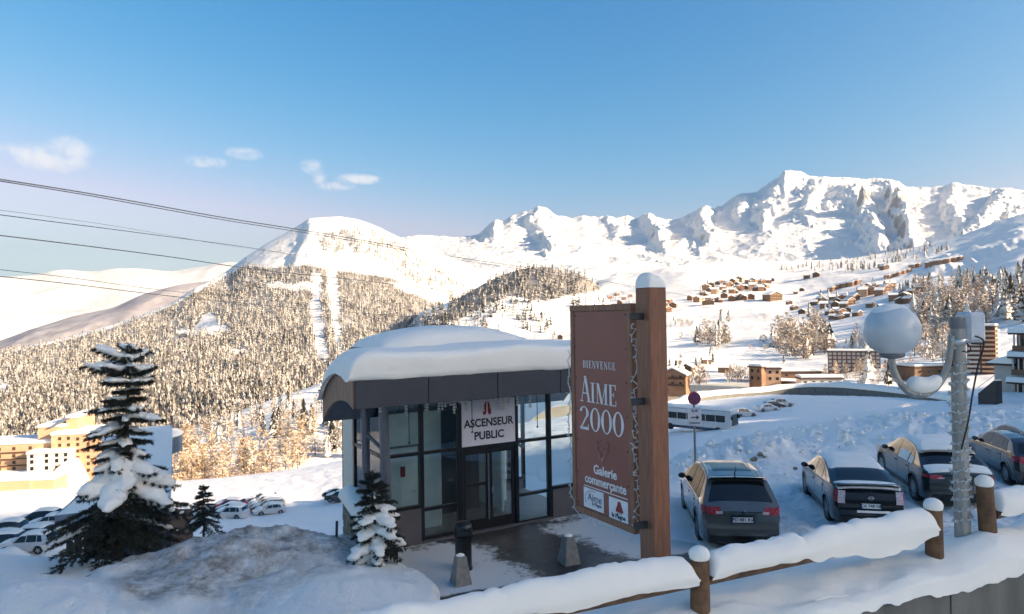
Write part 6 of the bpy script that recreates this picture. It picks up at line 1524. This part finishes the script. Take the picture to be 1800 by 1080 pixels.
for k in range(26):
    a = math.pi * (1.02 + .96 * k / 25); MB().box(-.03, .03, 3.2, 3.24, -.88, .5, M=Matrix.Translation(dr_) @ Matrix.Rotation(a + math.pi / 2 + math.pi, 4, 'Z')).build('seam', M['roof_grey'], st)

# ------------------------------------------------------------------ far buildings
def win_grid(par, xs, zs, y, w, h, mat, depth=.12, name='window'):
    me0 = None
    for z in zs:
        for x in xs:
            if me0 is None: o = MB().box(-w / 2, w / 2, -depth, 0.03, -h / 2, h / 2).build(name, mat, par); me0 = o
            else: o = me0.copy(); COL.objects.link(o); o.parent = par
            o.location = (x, y, z)
# left hotel blocks: local x to the right, local -y faces the balcony
hp = PR(np.array(60.), np.array(856.), 240.); hz = hp[2]
ht_ = empty('hotel', (hp[0], hp[1], hz), R(12), 'large orange timber hotel with flat snow roofs in the valley at left', 'building')
s5 = 240 * .80 / F
def hx(px): return (px - 60) * s5 * 1.02
def hzz(py): return (856 - py) * s5
blocks = [(-60, 82, 783, 856, 4, 'orange_wall', 0), (82, 178, 768, 856, 2, 'orange_wall', 3), (52, 120, 797, 856, -1.2, 'cream_wall', 0), (-60, 52, 834, 856, -2.4, 'cream_wall', 0), (48, 92, 757, 800, 7, 'orange_wall', 0), (92, 112, 742, 775, 8, 'orange_wall', 0)]
for (x0, x1, y0, y1, dy, mt, _) in blocks:
    MB().box(hx(x0), hx(x1), dy, dy + 13, -6, hzz(y0)).build('wall', M[mt], ht_)
    MB().box(hx(x0) - .3, hx(x1) + .3, dy - .5, dy + 13.3, hzz(y0), hzz(y0) + .9, ch=.3).build('snow_cover', M['snow_roof'], ht_)
win_grid(ht_, [hx(x) for x in (18, 44, -5, -28)], [hzz(y) for y in (790, 803, 815, 826)], 4.0, .75, .9, M['timber_dark'])
win_grid(ht_, [hx(x) for x in (125, 142, 160, 172)], [hzz(y) for y in (776, 786, 798, 810, 822, 834)], 2.0, .75, .9, M['timber_dark'])
win_grid(ht_, [hx(x) for x in (96, 110)], [hzz(y) for y in (774, 786)], 2.0, .75, .9, M['timber_dark'])
win_grid(ht_, [hx(x) for x in (60, 83, 99, 113)], [hzz(y) for y in (800, 810, 822, 834, 847)], -1.2, .8, 1.0, M['window_dark'])
win_grid(ht_, [hx(x) for x in (-20, -8, 4, 14, 24, 34, 44)], [hzz(y) for y in (847,)], -2.4, .9, .9, M['timber_dark'])
for z in (796, 808, 820): MB().box(hx(-60), hx(52), 3.3, 3.97, hzz(z) - .15, hzz(z)).build('string_course', M['timber_dark'], ht_)
MB().prism([(hx(66), hzz(757)), (hx(92), hzz(742)), (hx(100), hzz(742)), (hx(74), hzz(757))], 6, 12).build('glass_roof', M['roof_grey'], ht_)
tp_ = PR(np.array(108.), np.array(862.), 215.)
tl_ = empty('chapel_hut', (tp_[0], tp_[1], tp_[2]), R(20), 'hut with steep pointed snow roof in front of the hotel', 'building')
MB().box(-5, 5, -3.5, 3.5, -4, 2.2).build('wall', M['orange_wall'], tl_); MB().prism([(-5.6, 1.6), (5.6, 1.6), (3.0, 7.5), (1.0, 7.5)], -4, 4).build('roof', M['snow_roof'], tl_); MB().prism([(-6.0, 1.3), (-5.4, 1.4), (1.0, 7.4), (.6, 7.5)], -4.15, -4.02).build('gable_board', M['timber_dark'], tl_)
for px, w in ((40, 14), (18, 10)):
    p = PR(np.array(float(px)), np.array(878.), 170.); b_ = empty('low_hut', (p[0], p[1], gh(p[0], p[1])), R(10), 'low orange lean to at the foot of the hotel slope, ' + ('wider one' if w == 14 else 'narrower one'), 'building')
    MB().box(-w / 2, w / 2, -3, 3, -2, 2.2).build('wall', M['orange_wall'], b_); MB().box(-w / 2 - .3, w / 2 + .3, -3.3, 3.3, 2.2, 2.8, ch=.2).build('snow_cover', M['snow_roof'], b_)

# chalets on the resort slope
def chalet_proto(w, d, h, rise, wall, stor):
    o = empty('chalet'); MB().box(-w / 2, w / 2, -d / 2, d / 2, -5, h).prism([(-w / 2, h), (w / 2, h), (0, h + rise)], -d / 2, d / 2).build('wall', M[wall], o)
    ov = 1.0; sl = rise / (w / 2)
    for s_ in (-1, 1):
        a, b = (0, h + rise + .05), (s_ * (w / 2 + ov), h - sl * ov + .05)
        MB().prism([a, b, (b[0], b[1] - .35), (0, a[1] - .35)], -d / 2 - .9, d / 2 + .9).build('roof', M['timber_dark'], o)
        MB().prism([(0, a[1] + .01), (b[0] * .99, b[1] + .01), (b[0] * .98, b[1] + .75), (0, a[1] + .85)], -d / 2 - .8, d / 2 + .8).build('snow_cover', M['snow_roof'], o)
    for k in range(stor):
        z = h * (k + .45) / stor
        MB().box(-w / 2 + .5, w / 2 - .5, -d / 2 - 1.0, -d / 2, z - .5, z + .4).build('balcony', M['timber_dark'], o)
    for x in (-w * .3, 0, w * .3):
        for k in range(stor): MB().box(x - .7, x + .7, -d / 2 - .05, -d / 2 + .05, h * (k + .45) / stor + .55, h * (k + .45) / stor + 1.6).build('window', M['window_dark'], o)
    return o
M['chalet_wall'] = PM('chalet_timber', (.36, .19, .10), .8, col2=(.26, .13, .07), ns=.4)
CP = [chalet_proto(15, 12, 7.5, 3.6, 'chalet_wall', 2), chalet_proto(20, 13, 10, 4.2, 'orange_wall', 3), chalet_proto(12, 10, 6, 3, 'timber_wall', 2), chalet_proto(26, 14, 8, 4.5, 'timber_wall', 2)]
cused = set()
def chalet(px, py, k, s, label, group, rz=None):
    p = slope.hit(px, py); o = copy_tree(CP[k]) if k in cused else CP[k]; cused.add(k)
    o.location = (p[0], p[1], p[2]); rz = random.choice([-.5, .3, .9, 1.3, -.9]) + random.uniform(-.2, .2) if rz is None else rz
    o.rotation_euler = (0, 0, rz); o.scale = (s, s, s); tag(o, label, 'chalet', group); return o
V_L = 'snow roofed timber chalet in the largest village on the open slope'
for (x, y, s) in [(1215, 528, .8), (1228, 531, .7), (1236, 519, .8), (1242, 511, .85), (1250, 505, .9), (1262, 501, .9), (1256, 517, .8), (1270, 511, .9), (1281, 504, 1.0), (1292, 499, 1.0), (1304, 496, .9), (1315, 498, .9), (1328, 497, .9), (1340, 499, .9), (1352, 498, .8),
                  (1288, 516, .9), (1300, 510, 1.0), (1312, 509, .9), (1325, 510, 1.0), (1338, 511, .9), (1348, 507, .8), (1275, 524, .8), (1290, 529, .8), (1305, 527, .9), (1320, 526, .8), (1246, 530, .8), (1262, 531, .7)]:
    chalet(x, y, random.choice((0, 0, 1, 2)), s * 1.12, V_L, 'chalets of the largest village')
    if random.random() < .75: chalet(x + random.uniform(4, 7), y + random.uniform(-4, 3), random.choice((0, 2)), s * .85, V_L, 'chalets of the largest village')
chalet(1360, 528, 3, 1.25, 'long gabled chalet at the right end of the largest village', None, .5); chalet(1245, 536, 3, .8, 'broad low chalet at the left front of the largest village', None, -.2)
for (x, y) in [(1168, 540), (1176, 534), (1183, 541), (1172, 549)]: chalet(x, y, 0, .9, 'orange chalet of the tiny hamlet right behind the timber post', 'chalets behind the timber post')
for (x, y) in [(1072, 526), (1084, 520), (1096, 527), (1108, 522), (1060, 534), (1090, 535)]: chalet(x, y, 0, .8, 'orange chalet below the wooded knoll left of the sign post', 'chalets left of the sign post')
for (x, y) in [(1400, 517), (1412, 512), (1388, 535), (1396, 545), (1410, 552), (1530, 540), (1550, 545), (1508, 556), (1612, 500), (1626, 494)]: chalet(x, y, 2, .7, 'single chalet scattered between the hamlets', 'chalets scattered between the hamlets')
for (x, y) in [(1432, 537), (1442, 530), (1452, 535), (1462, 528), (1472, 534), (1482, 530), (1492, 536), (1500, 529), (1468, 540), (1448, 542), (1485, 541)]: chalet(x, y, random.choice((0, 2)), .8, 'chalet in the terraced hamlet left above the globe lamp', 'chalets of the terraced hamlet')
for (x, y) in [(1458, 553), (1468, 549), (1478, 553), (1486, 558), (1464, 561), (1474, 562), (1490, 549)]: chalet(x, y, random.choice((0, 2)), .62, 'chalet in the small stacked group beside the frosted larches', 'chalets of the small stacked group')
for (x, y) in [(1462, 512), (1474, 507), (1486, 505), (1498, 503), (1508, 500)]: chalet(x, y, 0, .85, 'long terrace chalet above the terraced hamlet', 'terrace chalets', .6)
for (x, y) in [(1516, 512), (1526, 508), (1537, 512), (1547, 508), (1558, 512), (1566, 509), (1530, 518), (1548, 519), (1520, 521)]: chalet(x, y, random.choice((0, 1)), .85, 'chalet of the hamlet above the globe lamp', 'chalets above the globe lamp')
for (x, y) in [(1570, 528), (1580, 522), (1592, 525), (1602, 518), (1614, 514), (1598, 532), (1584, 534)]: chalet(x, y, random.choice((0, 2)), .8, 'chalet at the edge of the wood right of the globe lamp', 'chalets by the wood edge')
for i, x in enumerate((1562, 1571, 1580, 1589, 1597)): chalet(x, 490 - i * 2.6, 0, .75, 'chalet of the stepped row on the middle slope', 'chalets of the stepped row', .7)
for i, x in enumerate((1606, 1616, 1634, 1645, 1656, 1667, 1678, 1686)): chalet(x, 472 - i * 1.9, 0, .85, 'chalet of the highest row under the shaded ridge', 'chalets of the highest row', .75)
for (x, y) in [(1420, 490), (1436, 487), (1550, 471), (1556, 474)]: chalet(x, y, 2, 1.2, 'lone chalet among trees high on the ski slope', 'lone high chalets')
for (x, y, k, s, lb) in [(1185, 690, 0, .55, 'small orange hut low on the slope beside the post'), (1238, 640, 2, .45, 'tiny dark hut on the sunny slope'), (1206, 655, 2, .5, 'dark hut among bushes right of the post'), (1270, 655, 3, .35, 'long low hut near the sunny road'), (985, 596, 0, .5, 'small hut beyond the pavilion roof')]: chalet(x, y, k, s, lb, None)
def slab(name, px, py, w, d, h, rz, wall, label, rows=0, cols=0, ww=1.2, wh=1.1, sunlit_wall=None, recess=.25):
    p = slope.hit(px, py); o = empty(name, (p[0], p[1], p[2]), rz, label, 'building')
    MB().box(-w / 2, w / 2, -d / 2, d / 2, -6, h).build('wall', M[wall], o)
    if sunlit_wall: MB().box(w / 2, w / 2 + .06, -d / 2, d / 2, -6, h).build('sunlit_end', M[sunlit_wall], o)
    MB().box(-w / 2 - .4, w / 2 + .4, -d / 2 - .4, d / 2 + .4, h, h + .35).build('roof', M['timber_dark'], o)
    MB().box(-w / 2 - .3, w / 2 + .3, -d / 2 - .3, d / 2 + .3, h + .35, h + 1.1, ch=.3).build('snow_cover', M['snow_roof'], o)
    if rows: win_grid(o, list(np.linspace(-w / 2 + w / cols * .5, w / 2 - w / cols * .5, cols)), list((np.arange(rows) + .55) * h / rows), -d / 2, ww, wh, M['pale_wall'] if wall == 'brick_wall' else M['window_dark'], recess * .2)
    return o
slab('apartment_block', 1498, 652, 21, 8, 8.6, R(-24), 'brick_wall', 'red brown apartment block with rows of pale windows left of the globe lamp', 5, 11, 1.3, 1.1, 'orange_wall')  # orange right end carries the low sunlight in its colour
slab('orange_building', 1336, 678, 5, 5, 4.6, R(-62), 'chalet_wall', 'narrow brown house with an orange side by the far road', 2, 2, .9, 1.0)
slab('orange_building', 1351, 677, 6.5, 5, 4.0, R(-15), 'orange_wall', 'orange house joined to the brown one by the far road', 2, 3, .8, .9)
slab('flat_roof_building', 1438, 680, 12, 6, 2.2, R(-8), 'cream_wall', 'low cream building with thick snow roof behind the road bank', 1, 5, .9, .8)
slab('flat_roof_building', 1395, 664, 16, 5, 1.8, R(-5), 'timber_wall', 'long low shed under snow behind the road bank', 1, 5, .9, .6)
slab('flat_roof_building', 1640, 660, 22, 8, 3.0, R(10), 'timber_wall', 'low brown building behind the curved lamp arm', 1, 6, 1., .8)
tw = slab('tower_block', 1726, 655, 7.5, 7, 14.5, R(-40), 'brick_wall', 'tall tower block with stacked balconies right of the lamp pole')
for k in range(10):
    z = .4 + k * 1.4
    MB().box(-3.8, -.3, -4.3, -3.5, z, z + .7).build('balcony', M['pale_wall'], tw); MB().box(.2, 3.8, -4.2, -3.5, z, z + .6).build('balcony', M['orange_wall'], tw)
    MB().box(3.82, 4.5, -3.4, 3.4, z, z + .8).build('balcony', M['cream_wall'], tw)
MB().box(3.75, 3.81, -3.5, 3.5, -4, 14.5).build('sunlit_end', M['orange_wall'], tw)  # low sunlight on the right face put into the orange colour

# stepped lodge at the right edge
lq = PR(np.array(1775.), np.array(692.), 92.); lo_ = empty('stepped_lodge', (lq[0], lq[1], lq[2] - .2), R(-62), 'stepped timber lodge with snowy roof terraces at the right edge', 'building'); lo_.scale = (.82, .82, .82)
k_ = 88 / F
def lb(n_, mt, *a, ch=0): return MB().box(*a, ch=ch).build(n_, mt, lo_)
lb('wing', M['pale_wall'], -.2, 2.2, -3.2, 3.2, -5, 4.2); lb('wing_roof', M['timber_dark'], -.9, 2.25, -3.9, 4.0, 4.2, 4.45)
MB().prism([(-.9, 4.45), (2.25, 4.45), (2.25, 5.6), (.6, 5.2)], -3.9, 4.0).build('wing_snow', M['snow_roof'], lo_)
for i, (z0, z1) in enumerate(((-5, 2.2), (2.2, 5.4), (5.4, 8.4))):
    y0 = -3.4 + i * .35
    lb('wall', M['timber_dark' if i != 2 else 'timber_wall'], 2.3, 34, y0, 9.0, z0, z1)
    lb('eave', M['timber_dark'], 1.9, 34.3, y0 - 1.25, 9.3, z1 - .22, z1)
    MB().prism([(y0 - 1.2, z1), (9.3, z1), (9.3, z1 + 1.4), (y0 + .6, z1 + .9), (y0 - .9, z1 + .6)], 1.75, 34.4, axis='x').build('roof_terrace_snow', M['snow_roof'], lo_)
    for j in range(26): lb('balcony_post', M['pale_wall'], 2.4 + j * .62, 2.55 + j * .62, y0 - 1.1, y0 - .96, z1 - 2.1, z1 - .25)
    lb('balcony_rail', M['timber_wall'], 2.3, 20, y0 - 1.15, y0 - 1.1, z1 - 2.3, z1 - 1.6)
    for j in range(9): lb('window', M['window_dark'], 2.9 + j * 1.9, 4.0 + j * 1.9, y0 - .05, y0 + .05, z1 - 2.3, z1 - .8)

# snowy stair with dark side wall beside the lodge
sw = PR(np.array(1741.), np.array(700.), 80.); sa = empty('outdoor_stair', (sw[0], sw[1], sw[2] + .3), R(-68), 'dark side wall and handrail of an outdoor stair below the lodge', 'stair'); sa.scale = (.34, .5, .62)
MB().prism([(-2.6, -2.0), (2.4, -1.6), (2.4, 2.3), (1.8, 2.3), (-2.6, .1)], -.9, .9).build('side_wall', M['int_dark'], sa)
for i in range(12): MB().box(-2.5 + i * .4, -2.12 + i * .4, -.8, .8, .15 + i * .19, .34 + i * .19).build('step', M['snow_soft'], sa)
MB().tube([(-2.6, -.9, 1.0), (2.2, -.9, 3.2)], .04, 6).build('handrail', M['pole_far'], sa)

for (x, y) in [(1220, 520), (1232, 512), (1245, 500), (1258, 508), (1275, 500), (1290, 507), (1318, 504), (1334, 504), (1444, 524), (1458, 522), (1476, 524), (1492, 524), (1450, 548), (1520, 505), (1540, 502), (1560, 503), (1585, 515), (1605, 508), (1420, 545), (1425, 552)]:
    plant(P_SPR, slope.hit(x + random.uniform(-3, 3), y), random.uniform(10, 16), 'dark spruce between the chalets on the slope', 'spruces between the chalets')

# bank and kerb wall of the road that curves behind the far lot
line = [(1150, 722, 172), (1175, 714, 176), (1210, 702, 182), (1240, 693, 190), (1290, 688, 198), (1340, 685, 203), (1380, 680, 206), (1420, 676, 206), (1480, 677, 200), (1560, 684, 180), (1620, 691, 160), (1680, 699, 140), (1710, 704, 128)]
pts_ = [PR(np.array(float(x)), np.array(float(y)), r) for x, y, r in line]; sp_ = np.array(smooth_pts(pts_, 120))
rb = empty('road_wall', tuple(sp_[0]), 0, 'long curved grey road wall under a snow bank beyond the far lot', 'wall')
P = np.zeros((120, 9, 3)); Q = np.zeros((120, 4, 3))
for i, p in enumerate(sp_):
    d = sp_[min(i + 1, 119)] - sp_[max(i - 1, 0)]; n_ = np.array([-d[1], d[0], 0]); n_ /= np.linalg.norm(n_); n_ *= 1 if n_ @ np.array([p[0], p[1], 0]) > 0 else -1
    w = .35 * float(fbm(np.array(i * .23), np.array(1.), 3, 4))
    for j, (o_, z_) in enumerate(((-.25, .0), (-.35, .25), (-.2, .75), (.3, 1.15 + w), (1.2, 1.35 + w), (2.4, 1.2 + w), (3.4, .5), (4.2, -.6), (4.6, -3))): P[i, j] = p + n_ * o_ + [0, 0, z_ - .75] - sp_[0]
    for j, (o_, z_) in enumerate(((-.15, -3.0), (-.12, -1.2), (-.08, .1), (.6, .12))): Q[i, j] = p + n_ * o_ + [0, 0, z_ - .75] - sp_[0]
grid_obj('snow_cap', P, M['snow_roof'], rb); grid_obj('wall_face', Q, M['concrete'], rb)
# small posts on the snow
sg2 = empty('snow_pole', (0, 0, 0), 0, 'short dark marker stake in the snow left of the stone wall', 'stake'); q = near_hit(591, 944); sg2.location = q
MB().tube([(0, 0, -.2), (.02, 0, .35)], .03, 6).build('stake', M['int_dark'], sg2)
# dark stones and clods on the heaps
for (px, py, r_) in ((1336, 802, .11), (1326, 812, .13), (1322, 822, .12), (1343, 806, .07), (1300, 795, .06), (1398, 826, .08), (1640, 770, .08), (1480, 760, .07)):
    q = near_hit(px, py, 15, 60); o = MB().sphere((0, 0, .3 * r_), r_, r_ * .8, r_ * .7, 8, 5, .25).build('snow_clod', M['stone'], None, 180); o.location = q; tag(o, 'dark icy clod lying on the ploughed snow behind the cars', 'clod', 'dark clods on the ploughed snow')

# broken lumps thrown up by the plough, too many to count
rg = np.random.default_rng(4); VS = []; FS = []; b0 = 0; ico = MB().sphere((0, 0, 0), 1, 1, .7, 6, 4)
iv = np.array(ico.v); iff = np.array([[f[0], f[1], f[2], f[3]] for f in ico.f])
for (cx, cy, H_, a, b, rot, ro, s_) in heaps:
    if s_ in (3, 4, 5, 6, 61, 7, 71, 31): continue
    n = 130 if s_ in (8, 9, 10, 19, 3) else 70
    for _ in range(n):
        q = rg.normal(size=2) * (a * .75, b * .8); x, y = cx + q[0], cy + q[1]; r_ = (.025 + .11 * rg.random() ** 3) * (1.3 if y > 26 else .8)
        if plaza_mask(np.array(x), np.array(y)) > .05: continue
        v = iv * r_ * rg.uniform(.7, 1.3, 3) * (1 + rg.uniform(-.25, .25, (len(iv), 1))); an = rg.uniform(0, 6.28); ca, sa_ = math.cos(an), math.sin(an)
        v = np.stack([v[:, 0] * ca - v[:, 1] * sa_ + x, v[:, 0] * sa_ + v[:, 1] * ca + y, v[:, 2] + gh(x, y) + r_ * .25], 1)
        VS.append(v); FS.append(iff + b0); b0 += len(v)
o = mesh_np('snow_lumps', np.concatenate(VS), np.concatenate(FS), M['snow_tree'], None, True); tag(o, 'broken lumps of ploughed snow on the heaps', 'snow lumps', kind='stuff')

# ------------------------------------------------------------------ thin winter haze filling the valley
HAZE_DENSITY = 6e-5; HAZE_G = .72
hm = bpy.data.materials.new('haze'); hm.use_nodes = True; t = hm.node_tree; t.nodes.clear()
pv_ = node(t, 'ShaderNodeVolumePrincipled', {'Color': (1, .98, .95, 1), 'Density': HAZE_DENSITY, 'Anisotropy': HAZE_G}); mo = node(t, 'ShaderNodeOutputMaterial'); t.links.new(pv_.outputs[0], mo.inputs['Volume'])
hb = MB().box(-14800, 14800, -14800, 14800, -1400, 1750).build('haze', hm); tag(hb, 'thin pale winter haze over the valley', kind='stuff')
